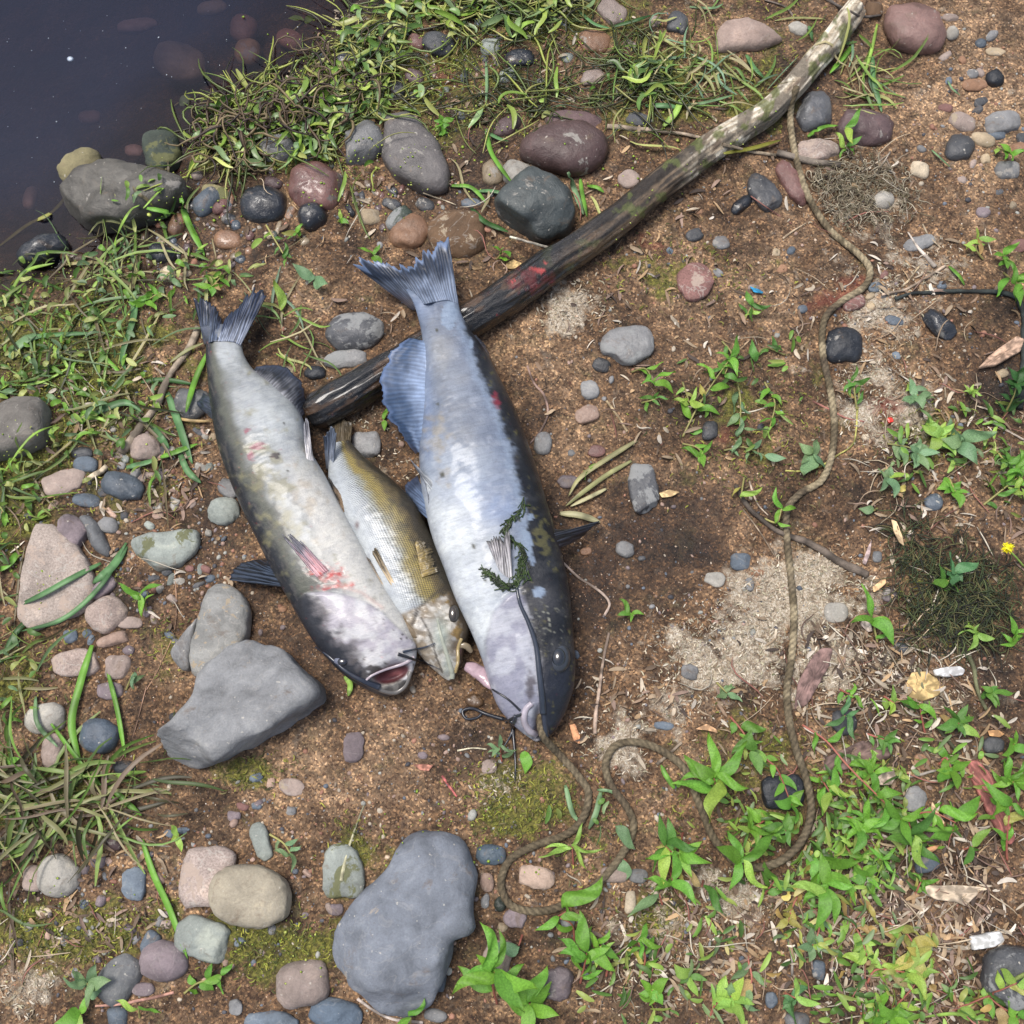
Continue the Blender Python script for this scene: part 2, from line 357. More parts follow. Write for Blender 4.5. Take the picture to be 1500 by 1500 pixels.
mc = ramp(t, noise(t, v, 240, 5, 0.75), [(0.32, (0.03, 0.038, 0.010)), (0.5, (0.12, 0.12, 0.022)), (0.66, (0.30, 0.30, 0.05))])
c = mixc(t, c, mc, mf)
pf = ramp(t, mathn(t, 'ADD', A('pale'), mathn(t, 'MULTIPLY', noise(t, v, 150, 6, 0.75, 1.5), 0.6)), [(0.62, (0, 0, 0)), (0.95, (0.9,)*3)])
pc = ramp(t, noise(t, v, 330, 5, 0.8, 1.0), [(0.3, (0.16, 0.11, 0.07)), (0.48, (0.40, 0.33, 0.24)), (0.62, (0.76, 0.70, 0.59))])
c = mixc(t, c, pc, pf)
c = mixc(t, c, (0.30, 0.06, 0.045), mathn(t, 'MULTIPLY', ramp(t, A('red'), [(0.25, (0, 0, 0)), (0.7, (1, 1, 1))]), 0.5))
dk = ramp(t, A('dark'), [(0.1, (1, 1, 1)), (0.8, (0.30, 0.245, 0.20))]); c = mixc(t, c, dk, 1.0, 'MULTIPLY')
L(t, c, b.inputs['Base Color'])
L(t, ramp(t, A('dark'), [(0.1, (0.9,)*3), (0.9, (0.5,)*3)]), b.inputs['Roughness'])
p = bump(t, b, vo.outputs['Distance'], 0.7, 0.0012); p = bump(t, b, noise(t, v, 190, 6, 0.7), 0.8, 0.003, p)
M['soil'] = m
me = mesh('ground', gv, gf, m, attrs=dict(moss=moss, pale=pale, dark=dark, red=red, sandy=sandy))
tag(ob('ground', me), kind='structure', label='damp brown sandy river bank with moss and pale dried algae')

# water
m, t, b, out = new_mat('river_water'); v, o = coords(t, False)
t.nodes.remove(b)
gl = N(t, 'BsdfGlossy', Roughness=0.03); gl.inputs[0].default_value = (1, 1, 1, 1)
tr = N(t, 'BsdfTransparent'); tr.inputs[0].default_value = (0.60, 0.54, 0.58, 1)
df = N(t, 'BsdfDiffuse'); L(t, ramp(t, noise(t, v, 3, 4), [(0.3, (0.010, 0.016, 0.040)), (0.7, (0.018, 0.026, 0.056))]), df.inputs[0])
m1 = N(t, 'MixShader'); L(t, tr.outputs[0], m1.inputs[1]); L(t, df.outputs[0], m1.inputs[2])
L(t, ramp(t, A2 := N(t, 'Attribute', _attribute_name='deep').outputs[2], [(0.0, (0.02,)*3), (0.35, (0.16,)*3), (1.0, (0.55,)*3)]), m1.inputs[0])
fr = N(t, 'Fresnel', IOR=1.33); bn = N(t, 'Bump', Strength=0.15, Distance=0.004); L(t, noise(t, v, 14, 3, 0.5), bn.inputs['Height'])
for q in (fr, gl): L(t, bn.outputs[0], q.inputs['Normal'])
m2 = N(t, 'MixShader'); L(t, mathn(t, 'MULTIPLY', fr.outputs[0], 1.0), m2.inputs[0]); L(t, m1.outputs[0], m2.inputs[1]); L(t, gl.outputs[0], m2.inputs[2]); L(t, m2.outputs[0], out.inputs[0])
M['water'] = m
wx = np.r_[np.linspace(-8, -1, 12), np.linspace(-0.95, 0.9, 150), np.linspace(1, 8, 12)]; wy = np.r_[np.linspace(-8, -0.3, 12), np.linspace(-0.25, 1.3, 140), np.linspace(1.4, 8, 12)]
WX, WY = np.meshgrid(wx, wy, indexing='ij')
dp = ZW-ground_h(WX, WY, False)
# the film climbs a hair where it touches the bank
wv = np.stack([WX, WY, ZW+0*WX], -1).reshape(-1, 3)
wf = gridf(len(wx), len(wy))[:, ::-1]; keep = (dp.ravel()[wf] > -0.012).any(1)
me = mesh('water', wv, wf[keep], m, attrs=dict(deep=np.clip(dp/0.07, 0, 1)))
tag(ob('water', me), kind='structure', label='murky blue grey river water')

# ---------------------------------------------------------------- stones
C3 = dict(G=(.22, .22, .22), DG=(.085, .088, .095), BG=(.135, .165, .20), LG=(.36, .34, .30), PK=(.33, .26, .225), PU=(.135, .088, .088), RD=(.23, .12, .105), OR=(.31, .175, .105), TN=(.38, .30, .20),
          BK=(.03, .035, .045), LN=(.255, .28, .255), CR=(.62, .52, .38), BR=(.15, .09, .05), OL=(.24, .21, .11), GP=(.21, .17, .18), SL=(.155, .16, .165), SK=(.43, .30, .235), DN=(.05, .065, .05))
MT = dict(s='stone', d='stone_damp', w='stone_wet', p='stone_pink', f='stone_film', m='stone_moss', y='stone_sandy')
RX0, RY0, RST = -0.9, -0.25, 0.004
RNX, RNY = 460, 370
_rx, _ry = np.meshgrid(RX0+RST*np.arange(RNX), RY0+RST*np.arange(RNY), indexing='ij')
SURF = ground_h(_rx, _ry, False); BLOCK = np.zeros_like(SURF, bool)
def samp(arr, x, y):
    i = (np.asarray(x)-RX0)/RST; j = (np.asarray(y)-RY0)/RST
    i = np.clip(i, 0, RNX-1.001); j = np.clip(j, 0, RNY-1.001); a, b_ = i.astype(int), j.astype(int); u, w = i-a, j-b_
    return arr[a, b_]*(1-u)*(1-w)+arr[a+1, b_]*u*(1-w)+arr[a, b_+1]*(1-u)*w+arr[a+1, b_+1]*u*w
def surf(x, y): return samp(SURF, x, y)
def inpoly(x, y, P):
    r = np.zeros(np.shape(x), bool); n = len(P)
    for i in range(n):
        x0, y0 = P[i]; x1, y1 = P[(i+1) % n]
        c = ((y0 > y) != (y1 > y)); xi = (x1-x0)*(y-y0)/((y1-y0) if y1 != y0 else 1e-9)+x0; r ^= c & (x < xi)
    return r
def outline(spec, K, seed):
    """closed outline in photo pixels"""
    if isinstance(spec, tuple):
        cx, cy, a, b_, rot, e = spec; th = np.linspace(0, 2*np.pi, K, endpoint=False); rot = math.radians(rot)
        c, s = np.cos(th), np.sin(th); ee = 2/e
        x = a*np.sign(c)*np.abs(c)**ee; y = b_*np.sign(s)*np.abs(s)**ee
        k = 1+0.07*fbm(c*1.3+seed*3.1, s*1.3, 0, seed, 2); x, y = x*k, y*k
        return np.stack([cx+x*math.cos(rot)-y*math.sin(rot), cy+x*math.sin(rot)+y*math.cos(rot)], 1)
    P = np.asarray(spec, float); P = np.vstack([P, P[:1]])
    Q = spline(np.vstack([P[-3:-1], P, P[1:3]]), 400); lin = []
    d = np.r_[0, np.cumsum(np.linalg.norm(np.diff(P, axis=0), axis=1))]; u = np.linspace(0, d[-1], K, endpoint=False)
    R = np.stack([np.interp(u, d, P[:, 0]), np.interp(u, d, P[:, 1])], 1)
    for _ in range(max(1, K//40)): R = (np.roll(R, 1, 0)+2*R+np.roll(R, -1, 0))/4
    return R
NAMED = []
def stone(spec, hf, col, mk, label, flat=2.2, ang=0, lift=0.30, group=None, name='stone', cat='stone', water=False, tiltv=(0, 0), zadd=0.0, var=0):
    seed = abs(hash(label)) % 9973 if False else sum(ord(c)*(i+3) for i, c in enumerate(label)) % 9973+var*17
    rs = np.random.default_rng(seed)
    O0 = outline(spec, 8, seed); size = np.ptp(O0, 0).max()
    K, Mr = (72, 34) if size > 110 else (44, 20) if size > 44 else (26, 12)
    O = outline(spec, K, seed); cpx = O.mean(0)
    g = onground(cpx[0], cpx[1]); s = 0.00087*size; half = np.ptp(O, 0).min()*0.00087/2
    h = half*hf; zc = g[2]+h*(lift*2-0.55)+zadd
    if water: zc = g[2]+h*0.5 if water == 1 else ZW-h*1.12 if water == 2 else ZW+h*water
    W = at(O[:, 0], O[:, 1], zc); cen = W.mean(0); Lc = W-cen
    if np.sum(Lc[:, 0]*np.roll(Lc[:, 1], -1)-np.roll(Lc[:, 0], -1)*Lc[:, 1]) < 0: Lc = Lc[::-1]
    ph = np.linspace(-np.pi/2, np.pi/2, Mr)[1:-1]; e1, e2 = 2/flat, 2/2.0
    rad = np.abs(np.cos(ph))**e1; zz = np.sign(np.sin(ph))*np.abs(np.sin(ph))**(.62 if flat > 2.9 else 1.0)*h
    v = (Lc[None]*rad[:, None, None]); v[..., 2] = zz[:, None]
    v = v.reshape(-1, 3); v = np.vstack([v, [[0, 0, -h], [0, 0, h]]])
    v[:, 2] += v[:, 0]*tiltv[0]+v[:, 1]*tiltv[1]
    # chipped faces
    for q in range(ang):
        n = rs.normal(size=3); n[2] = abs(n[2])*0.9+(1.1 if flat > 4 else 0); n /= np.linalg.norm(n)
        d = np.max(v@n)*rs.uniform(0.72, 0.92); k = v@n-d; v = v-np.maximum(k, 0)[:, None]*n*0.95
    f = 1.0/max(half, 0.004)
    amp = half*(0.12 if ang else 0.075)
    no = v/np.maximum(np.linalg.norm(v, axis=1, keepdims=True), 1e-6)
    v = v+no*(amp*fbm(v[:, 0]*f*1.1, v[:, 1]*f*1.1, v[:, 2]*f*1.1, seed, 4, 0.55))[:, None]
    if size > 44: v = v+no*(0.0006*fbm(v[:, 0]*230, v[:, 1]*230, v[:, 2]*230, seed+9, 3))[:, None]
    R = Mr-2; fs = gridf(R, K, True).tolist(); a, c = R*K, R*K+1
    fs += [[(j+1) % K, j, a] for j in range(K)] + [[(R-1)*K+j, (R-1)*K+(j+1) % K, c] for j in range(K)]
    me = mesh(name, v, fs, M[MT[mk]])
    o_ = ob(name, me, None, cen); j = rs.uniform(0.88, 1.12)*(.72 if mk in 'wd' else 1.0); base = C3[col] if isinstance(col, str) else col
    o_.color = (*(min(1, x*j) for x in base), 1)
    tag(o_, label, cat, group)
    if group is None: NAMED.append((cpx[0], cpx[1], size, label))
    # top of the stone into the drape map
    Pw = W[:, :2]; x0, y0 = Pw.min(0); x1, y1 = Pw.max(0)
    i0, i1 = int((x0-RX0)/RST), int((x1-RX0)/RST)+2; j0, j1 = int((y0-RY0)/RST), int((y1-RY0)/RST)+2
    i0, j0 = max(i0, 0), max(j0, 0)
    if i1 > i0 and j1 > j0 and i0 < RNX and j0 < RNY:
        X, Y = _rx[i0:i1, j0:j1], _ry[i0:i1, j0:j1]
        ins = inpoly(X, Y, Pw); rr = 0
        top = zc+h*0.55
        ex = np.clip(1-(((X-cen[0])/max((x1-x0)/2, 1e-4))**2+((Y-cen[1])/max((y1-y0)/2, 1e-4))**2), 0, 1)
        SURF[i0:i1, j0:j1] = np.where(ins, np.maximum(SURF[i0:i1, j0:j1], zc+h*np.sqrt(ex)), SURF[i0:i1, j0:j1])
        if size > 26 and not water: BLOCK[i0:i1, j0:j1] |= ins
    return o_
# traced stones: outline in photo pixels
stone([(300, 1003), (318, 975), (335, 960), (362, 950), (395, 947), (428, 953), (460, 978), (480, 1003), (479, 1022), (440, 1052), (400, 1076), (340, 1112), (300, 1127), (272, 1130), (244, 1119), (237, 1098), (248, 1072), (272, 1053), (290, 1035), (299, 1018)], 0.62, (.26, .265, .27), 's', 'large flat grey heart-shaped stone below the left catfish head', flat=9, lift=.5, tiltv=(-.10, .08), ang=3, cat='flat stone')
stone([(612, 1209), (650, 1213), (682, 1233), (699, 1270), (697, 1335), (704, 1362), (690, 1372), (668, 1374), (662, 1400), (645, 1430), (630, 1468), (600, 1491), (560, 1483), (520, 1457), (495, 1425), (491, 1395), (505, 1350), (535, 1305), (570, 1258), (588, 1225)], 0.42, (.19, .21, .245), 's', 'largest blue grey slab stone at the bottom of the bank', flat=6.5, lift=.45, ang=2, cat='flat stone')
stone([(90, 290), (103, 272), (120, 255), (150, 240), (185, 243), (215, 250), (250, 260), (280, 272), (280, 290), (240, 312), (205, 330), (180, 345), (150, 345), (115, 328), (92, 308)], 0.9, (.15, .14, .12), 'd', 'large smooth brown grey boulder half out of the water', flat=3, ang=3, lift=.6, water=.35)
stone([(780, 251), (812, 268), (838, 288), (848, 318), (838, 340), (802, 356), (757, 346), (727, 312), (727, 292), (752, 270)], 0.75, (.085, .10, .10), 'd', 'dark green grey angular rock with grass round it', flat=4, ang=2, lift=.5, cat='rock')
stone([(-40, 620), (0, 603), (30, 588), (62, 583), (73, 600), (72, 640), (58, 655), (20, 668), (-40, 680)], 0.75, (.19, .175, .155), 's', 'brown grey boulder cut by the left edge of the photo', flat=3, lift=.5)
stone([(55, 770), (80, 768), (100, 785), (130, 815), (139, 850), (134, 890), (95, 912), (45, 924), (28, 905), (30, 850), (42, 805)], 0.28, (.36, .30, .26), 'p', 'large flat pinkish tan trapezoid stone by the green blades', flat=4.5, lift=.42, cat='flat stone')
stone([(318, 854), (340, 855), (358, 868), (369, 895), (367, 930), (352, 955), (330, 975), (303, 995), (283, 990), (278, 965), (287, 925), (297, 890), (306, 865)], 0.55, (.30, .30, .285), 'y', 'pale grey stone with sand on top above the heart-shaped stone', flat=3.6, lift=.5, cat='flat stone')
stone([(292, 905), (280, 985), (270, 985), (254, 968), (252, 955), (272, 925)], 0.9, 'G', 's', 'grey stone wedged under the pale sandy stone', flat=3, lift=.4)
stone([(780, 195), (820, 180), (860, 182), (888, 200), (892, 225), (870, 250), (835, 257), (795, 245), (758, 228), (760, 208)], 0.8, (.13, .08, .075), 'd', 'wet purple brown rounded rock above the dark angular rock', flat=2.8, lift=.5, cat='rock')
stone([(565, 172), (600, 170), (622, 190), (645, 215), (658, 250), (655, 280), (625, 285), (580, 262), (556, 235)], 0.45, (.17, .155, .15), 'd', 'large muddy grey flat rock with pink stains in the upper bank', flat=3.5, lift=.4, cat='rock')
stone([(190, 790), (240, 778), (290, 778), (292, 795), (280, 815), (262, 832), (215, 838), (198, 822)], 0.5, (.25, .275, .25), 'm', 'pale green grey angular stone left of the big catfish belly', ang=2, flat=3.5, lift=.45)
stone([(275, 1240), (320, 1237), (345, 1250), (345, 1280), (318, 1330), (275, 1332), (263, 1315), (268, 1270)], 0.35, (.37, .30, .265), 'p', 'flat pink stone under the round tan pebble', flat=4, lift=.36, cat='flat stone')
stone((370, 1313, 57, 46, 8, 2.5), 0.55, (.30, .265, .20), 's', 'large round flat tan pebble near the bottom', flat=3, lift=.52, cat='pebble')
stone([(1445, 1400), (1475, 1388), (1520, 1392), (1540, 1440), (1530, 1480), (1480, 1478), (1445, 1450)], 0.5, 'DG', 'f', 'dark mottled rock at the lower right corner', flat=3.5, ang=2, lift=.45, cat='rock')
stone([(1298, 12), (1340, 8), (1375, 22), (1388, 55), (1380, 75), (1345, 80), (1310, 68), (1293, 40)], 0.7, (.30, .18, .155), 'd', 'large smooth reddish rock at the top right', flat=2.8, lift=.5, cat='rock')
stone([(1048, 50), (1060, 32), (1095, 28), (1130, 42), (1148, 60), (1120, 72), (1048, 78)], 0.7, (.30, .225, .19), 's', 'pinkish brown rock with moss below it left of the driftwood top', flat=2.8, lift=.4, cat='rock')
T = [  # cx, cy, a, b, rot, squareness, height, colour, kind, chips, label
(117,245,32,24,-25,2.2,.8,'OL','m',0,'mossy yellow tan stone in the water behind the brown boulder'),
(62,368,40,19,-25,2.4,.9,'BK','w',1,'black wet stone lying in the water near the left edge'),
(108,378,20,10,5,2.2,.8,'BR','w',0,'small orange brown wet stone beside the black shore stone'),
(237,222,27,32,-15,2.4,.7,'DN','m',2,'dark green algae coated stone at the edge of the water'),
(408,218,27,20,8,2.4,.8,'G','d',0,'speckled grey stone in the tangle of water weed'),
(387,301,34,27,3,2.3,.85,'BK','w',0,'wet black rounded stone with a grey dry top'),
(460,277,40,34,15,2.6,.75,'RD','w',2,'wet dark red blocky stone behind the glossy black pebble'),
(457,318,21,20,0,2.1,1,'BK','w',0,'glossy black round pebble below the wet red stone'),
(304,296,25,15,-38,2.3,.8,'BG','d',0,'blue grey oval stone between the boulder and the black stone'),
(260,331,18,12,-60,2.4,.8,'OR','w',1,'wet orange red stone beside the grass near the boulder'),
(238,372,21,14,15,2.4,.8,'BK','w',1,'wet black angular stone in the grass below the boulder'),
(333,352,21,14,0,2.3,.7,'OR','w',0,'wet orange brown stone below the black rounded stone'),
(324,303,14,9,-30,2.4,.8,'RD','d',1,'little pink red stone beside the blue grey oval stone'),
(336,322,12,9,0,2.2,.8,'DG','w',0,'small dark wet pebble under the little pink red stone'),
(247,402,12,12,0,2.6,.8,'CR','s',0,'cream coloured pebble in the grass above the left tail fin'),
(253,353,6,7,0,2.2,.8,'BG','w',0,'tiny blue pebble by the wet black angular stone'),
(400,268,15,9,10,2.3,.8,'PU','d',0,'purple brown pebble beside the wet red stone'),
(289,258,10,8,0,2.3,.8,'PK','d',1,'small pink pebble at the tip of the brown boulder'),
(318,283,22,12,20,2.3,.6,'OL','m',0,'olive mud covered stone behind the blue grey oval stone'),
(352,380,8,6,0,2.3,.8,'BG','w',0,'tiny dark blue pebble in the mud under the orange brown stone'),
(346,376,9,6,0,2.3,.7,'TN','w',0,'tiny tan pebble under the wet orange brown stone'),
(642,66,24,17,12,2.6,.7,'DG','d',2,'dark slate stone near the top of the bank'),
(609,62,14,11,25,2.5,.8,'RD','d',1,'reddish brown stone touching the dark slate stone'),
(718,68,14,12,-8,3,.6,'LN','s',0,'pale blue grey square stone near the top'),
(760,86,24,13,-10,2.5,.7,'BK','w',2,'black shiny stone under the pale square stone'),
(743,112,13,10,-8,2.8,.6,'LN','s',0,'small pale green square stone below the black shiny stone'),
(869,63,24,17,5,2.5,.6,'OR','d',1,'orange pink stone half buried near the top centre'),
(925,68,13,7,38,2.4,.6,'PK','d',0,'thin pink stone right of the orange pink stone'),
(868,113,19,11,-15,2.4,.6,'PK','d',1,'brownish pink stone below the orange pink stone'),
(702,33,8,6,0,2.4,.8,'BG','d',0,'tiny blue grey pebble high above the black shiny stone'),
(505,88,13,12,0,2.3,.8,'DG','w',0,'dark wet stone in the weeds near the water'),
(607,112,15,11,20,2.4,.6,'PU','d',0,'purple brown stone among duckweed flecks'),
(583,134,10,14,0,2.4,.6,'DG','d',0,'narrow dark stone under the weed stems'),
(530,211,34,25,-30,2.8,.8,'G','d',3,'rough dark grey broken rock left of the large muddy rock'),
(744,184,23,14,-32,2.6,.6,'PU','d',1,'dark purple stone left of the purple brown rock'),
(842,180,40,18,5,2.6,.6,'PU','m',1,'weed draped purple stone behind the purple brown rock'),
(722,252,17,20,0,2.4,.6,'TN','d',1,'light brown stone left of the pale mottled stone'),
(757,253,22,18,0,2.4,.7,'LG','f',0,'pale mottled stone touching the top of the dark angular rock'),
(600,341,28,24,-25,2.5,.6,'OR','d',1,'orange brown stone left of the pinkish boulder above the tail'),
(671,344,46,38,5,2.4,.6,'BR','y',0,'pinkish brown muddy boulder above the right catfish tail'),
(541,317,17,13,0,2.4,.6,'TN','s',0,'yellowish tan stone left of the orange brown stone'),
(584,320,21,13,-40,2.5,.7,'DN','f',1,'dark green grey stone between two orange stones'),
(573,300,15,9,15,2.4,.7,'DG','w',1,'dark wet pebble above the dark green grey stone'),
(623,300,14,10,20,2.4,.6,'DG','d',0,'dark grey pebble below the large muddy rock'),
(690,298,15,8,0,2.4,.6,'BG','d',0,'blue grey pebble left of the dark angular rock'),
(922,263,16,13,0,2.5,.5,'PK','s',1,'pink stone between the green tuft and the driftwood'),
(934,175,20,10,10,2.4,.6,'DG','m',0,'dark stone in the weeds above the thin grey root'),
(520,487,43,28,-3,2.5,.75,'DG','f',0,'dark oval stone with a pale dry centre between the two tails'),
(506,526,32,14,-6,2.4,.6,'G','f',0,'pale grey stone tucked beneath the dark oval stone'),
(462,546,17,10,5,2.4,.8,'BK','d',0,'small dark stone near the wet lower end of the driftwood'),
(418,545,14,9,0,2.3,.6,'TN','d',0,'small tan pebble behind the left anal fin'),
(992,36,15,18,10,2.4,.7,'DG','d',0,'dark blue grey stone at the top near the driftwood'),
(960,32,9,8,0,2.5,.6,'PK','s',0,'small pink stone left of the dark top stone'),
(895,18,24,16,40,2.5,.4,'PK','d',0,'flat brown stone sunk at the top centre edge'),
(1395,48,10,10,0,2.2,.9,'LG','s',0,'pale grey pebble just right of the large reddish rock'),
(1392,26,12,6,5,2.2,.7,'PK','s',0,'thin pink pebble by the pale pebble at top right'),
(1436,64,9,7,0,2.3,.8,'BG','d',0,'blue grey pebble in sand right of the pale pebble'),
(1458,76,15,6,5,2.2,.6,'TN','s',0,'flat yellow tan pebble near the top right corner'),
(1457,116,12,13,-25,3,.8,'BK','d',2,'black angular stone on the sand at top right'),
(1427,125,19,9,3,2.3,.6,'OR','s',0,'orange brown stone left of the black angular stone'),
(1425,108,9,7,0,2.3,.6,'G','s',0,'small grey pebble above the orange brown stone on the sand'),
(1409,179,21,13,25,2.4,.5,'PK','y',1,'brown clod-like stone above the pale tan stone'),
(1468,181,27,17,-10,2.5,.6,'G','s',0,'grey flat stone near the right edge above the orange pebble'),
(1406,218,20,19,20,3,.6,'DG','d',2,'blackish blue angular stone right of the dry moss patch'),
(1440,205,18,10,15,2.3,.8,'TN','s',0,'light tan pebble beside the blackish blue angular stone'),
(1459,196,15,9,10,2.4,.7,'BG','s',0,'blue grey pebble above the light tan pebble'),
(1476,250,19,14,-5,2.5,.6,'G','d',0,'dark grey stone below the orange pebble at the right edge'),
(1493,217,10,9,20,2.3,.8,'OR','s',0,'orange pebble against the right edge of the photo'),
(1497,204,10,9,0,2.3,.8,'DG','s',0,'dark pebble half cut by the right edge'),
(1348,248,15,11,25,2.7,.7,'CR','s',2,'pale cream shell-like stone alone on the brown soil'),
(1294,294,15,13,10,2.2,.9,'LG','s',0,'smooth light grey round pebble below the dry moss patch'),
(1192,165,25,28,5,3,.7,'DG','f',3,'rough dark stone tucked under the driftwood by the rope'),
(1268,187,41,25,8,2.7,.7,'PU','d',2,'purple grey rock right of the rope in the long grass'),
(1198,221,31,16,0,2.6,.5,'PK','p',1,'flat pink stone beneath the purple grey rock'),
(1120,283,30,17,52,2.5,.4,'DG','d',0,'dark grey flat stone left of the rope below the driftwood'),
(1086,300,19,9,-40,2.6,.6,'BK','w',1,'black thin stone beside the dark grey flat stone'),
(1160,268,37,14,55,2.5,.4,'RD','d',0,'long dull red stone lying alongside the rope'),
(1018,413,25,27,-10,2.6,.35,'RD','p',1,'flat rose red stone sunk in the soil in the middle of the bank'),
(1057,356,14,10,0,2.4,.5,'G','d',0,'grey pebble above the flat rose red stone'),
(1018,345,14,9,-20,2.4,.5,'DG','d',0,'dark pebble near the lower side of the driftwood middle'),
(1375,476,26,14,42,3,.6,'BK','w',2,'dark blue angular stone under the black curved root'),
(1236,506,28,27,5,2.5,.6,'BK','d',0,'blackish round stone touching the rope'),
(1250,443,17,12,-20,2.5,.5,'RD','p',1,'pinkish stone above the blackish round stone'),
(1310,470,14,7,15,2.4,.5,'BG','d',0,'blue pebble left of the dark blue angular stone'),
(1285,421,13,8,-10,2.5,.5,'BG','d',0,'blue grey pebble right of the rope bend'),
(1175,453,8,6,0,2.3,.7,'BG','d',0,'tiny blue black pebble left of the rope bend'),
(1347,356,23,11,-15,2.5,.5,'G','s',1,'grey stone under the pale dry leaf'),
(1440,312,11,9,0,2.2,.6,'GP','s',0,'lilac grey pebble near the right edge seedlings'),
(1170,43,15,9,20,2.3,.7,'LG','s',0,'light grey pebble left of the driftwood top'),
(1280,15,13,13,0,2.4,.7,'BR','s',0,'small brown stone between the driftwood top and reddish rock'),
(1492,360,12,10,0,2.4,.6,'RD','s',0,'red brown pebble at the right edge above the leafy shoot'),
(108,780,30,23,30,3,.8,'GP','s',2,'purple grey angular stone on the pinkish trapezoid stone'),
(140,785,33,12,55,2.6,.8,'SL','s',0,'long grey stone leaning beside the purple grey angular stone'),
(158,770,16,13,10,2.5,.7,'G','s',1,'small grey stone right of the long leaning stone'),
(180,712,33,20,18,2.6,.7,'BG','d',1,'dark blue grey stone near the lower end of the branch'),
(127,733,21,10,5,2.4,.6,'BG','s',0,'blue grey flat pebble left of the dark blue grey stone'),
(94,706,32,17,-12,2.6,.4,'PK','s',1,'pinkish grey stone covered by dry grass'),
(120,664,17,9,0,2.5,.7,'DG','d',0,'dark pebble on top of the pale blue pebble by the branch'),
(126,680,19,12,5,2.5,.7,'BG','s',0,'pale blue grey pebble below the dark pebble'),
(213,655,23,20,-15,2.5,.7,'PK','s',0,'pinkish stone beside the middle of the branch'),
(283,592,26,23,-10,2.4,.7,'SL','d',0,'grey stone between the branch and the left catfish'),
(327,750,23,20,0,2.5,.7,'LN','s',1,'green grey stone touching the left catfish side'),
(338,717,20,14,40,2.4,.5,'G','d',0,'grey flat stone under the edge of the left catfish'),
(157,900,31,25,-35,2.8,.6,'PK','p',0,'pink and grey rounded stone right of the trapezoid stone'),
(150,860,22,14,-40,2.6,.5,'GP','s',0,'grey stone between the trapezoid and the pink grey stone'),
(168,936,26,9,-18,3,.6,'SK','s',2,'thin salmon pink stone flake below the pink grey stone'),
(190,912,20,9,0,2.5,.5,'PK','s',0,'dull pink pebble right of the pink and grey stone'),
(115,972,36,20,-5,2.6,.5,'PK','p',1,'flat dusty pink grey stone left of the tall green blade'),
(172,978,20,18,0,2.6,.5,'PK','s',1,'pale dusty stone right of the tall green blade'),
(189,953,9,7,0,2.3,.7,'GP','s',0,'small brown grey pebble beneath the salmon flake'),
(103,932,11,10,0,2.4,.6,'BG','s',0,'small blue grey pebble below the trapezoid stone'),
(259,722,9,9,0,2.3,.8,'OR','d',0,'small orange brown pebble in the mud left of the catfish'),
(232,755,9,6,0,2.6,.6,'SK','s',0,'small salmon pink chip under the orange brown pebble'),
(245,838,8,6,0,2.2,.8,'DG','s',0,'tiny dark pebble at the foot of the pale green grey stone'),
(278,833,7,5,0,2.2,.8,'RD','s',0,'tiny red pebble right of the pale green grey stone'),
(302,834,9,6,20,2.2,.8,'RD','s',0,'tiny pink red pebble near the dark pectoral fin'),
(414,892,7,5,10,2.2,.7,'OR','s',0,'tiny orange pebble in the dark soil below the pectoral fin'),
(305,781,6,5,0,2.2,.8,'LG','s',0,'tiny grey pebble right of the pale green grey stone'),
(918,506,38,27,-5,2.6,.4,'G','f',1,'grey half buried stone right of the right catfish tail'),
(880,535,13,10,20,2.5,.5,'DG','d',1,'dark chip at the left foot of the half buried grey stone'),
(863,570,14,14,-10,2.6,.5,'G','s',1,'small grey speckled stone below the half buried grey stone'),
(795,650,12,17,5,2.8,.5,'G','f',0,'grey oblong pebble right of the catfish back'),
(860,607,18,12,-15,2.6,.4,'SK','d',1,'pink chip of stone in the brown soil'),
(873,661,14,9,5,2.6,.4,'RD','d',0,'brick red chip below the pink chip'),
(944,717,22,40,-8,2.6,.4,'DG','f',1,'dark stone with pale dried patches in the middle of the soil'),
(915,805,15,11,15,2.4,.5,'G','d',0,'grey pebble below the mottled dark stone'),
(940,818,6,4,0,2.4,.6,'DG','d',0,'tiny dark pebble right of the grey pebble'),
(858,808,9,6,-15,2.4,.5,'OR','d',0,'small orange chip near the dark right pectoral fin'),
(833,706,16,9,5,2.5,.4,'GP','d',0,'dull lilac chip at the root of the dry blades'),
(837,664,6,5,0,2.4,.5,'G','d',0,'tiny grey pebble above the lilac chip'),
(536,652,22,20,0,2.6,.4,'G','f',0,'grey stone in the gap between walleye tail and catfish fin'),
(694,1027,14,10,10,2.3,.6,'BR','w',0,'wet amber brown pebble under the looped barbels'),
(1085,823,16,13,10,2.4,.6,'BG','s',0,'blue grey pebble right of the dark hollow'),
(1048,849,15,11,15,2.5,.4,'LG','s',0,'pale stone left of the blue grey pebble'),
(1098,856,7,10,-10,2.5,.5,'G','s',0,'small grey pebble below the blue grey pebble'),
(1110,839,11,5,0,2.3,.6,'OR','s',0,'orange tan chip right of the pale stone'),
(1367,736,13,13,0,2.5,.5,'BG','d',1,'blue grey pebble in the soil left of the yellow flower plant'),
(1285,815,8,9,0,2.3,.6,'SL','s',0,'small grey pebble at the tip of the dark stick'),
(1225,898,18,16,10,2.5,.4,'LG','s',0,'light grey stone right of the rope in pale dried algae'),
(1320,950,13,9,15,2.4,.6,'DG','d',0,'dark blue pebble under the green seedling'),
(1302,872,12,11,0,2.4,.5,'GP','d',0,'dull purple pebble near the dark moss tuft'),
(1469,547,10,6,-15,2.3,.6,'TN','s',0,'pale tan pebble below the splintered wood chip'),
(1268,641,6,5,0,2.2,.7,'CR','s',0,'tiny cream pebble right of the rope'),
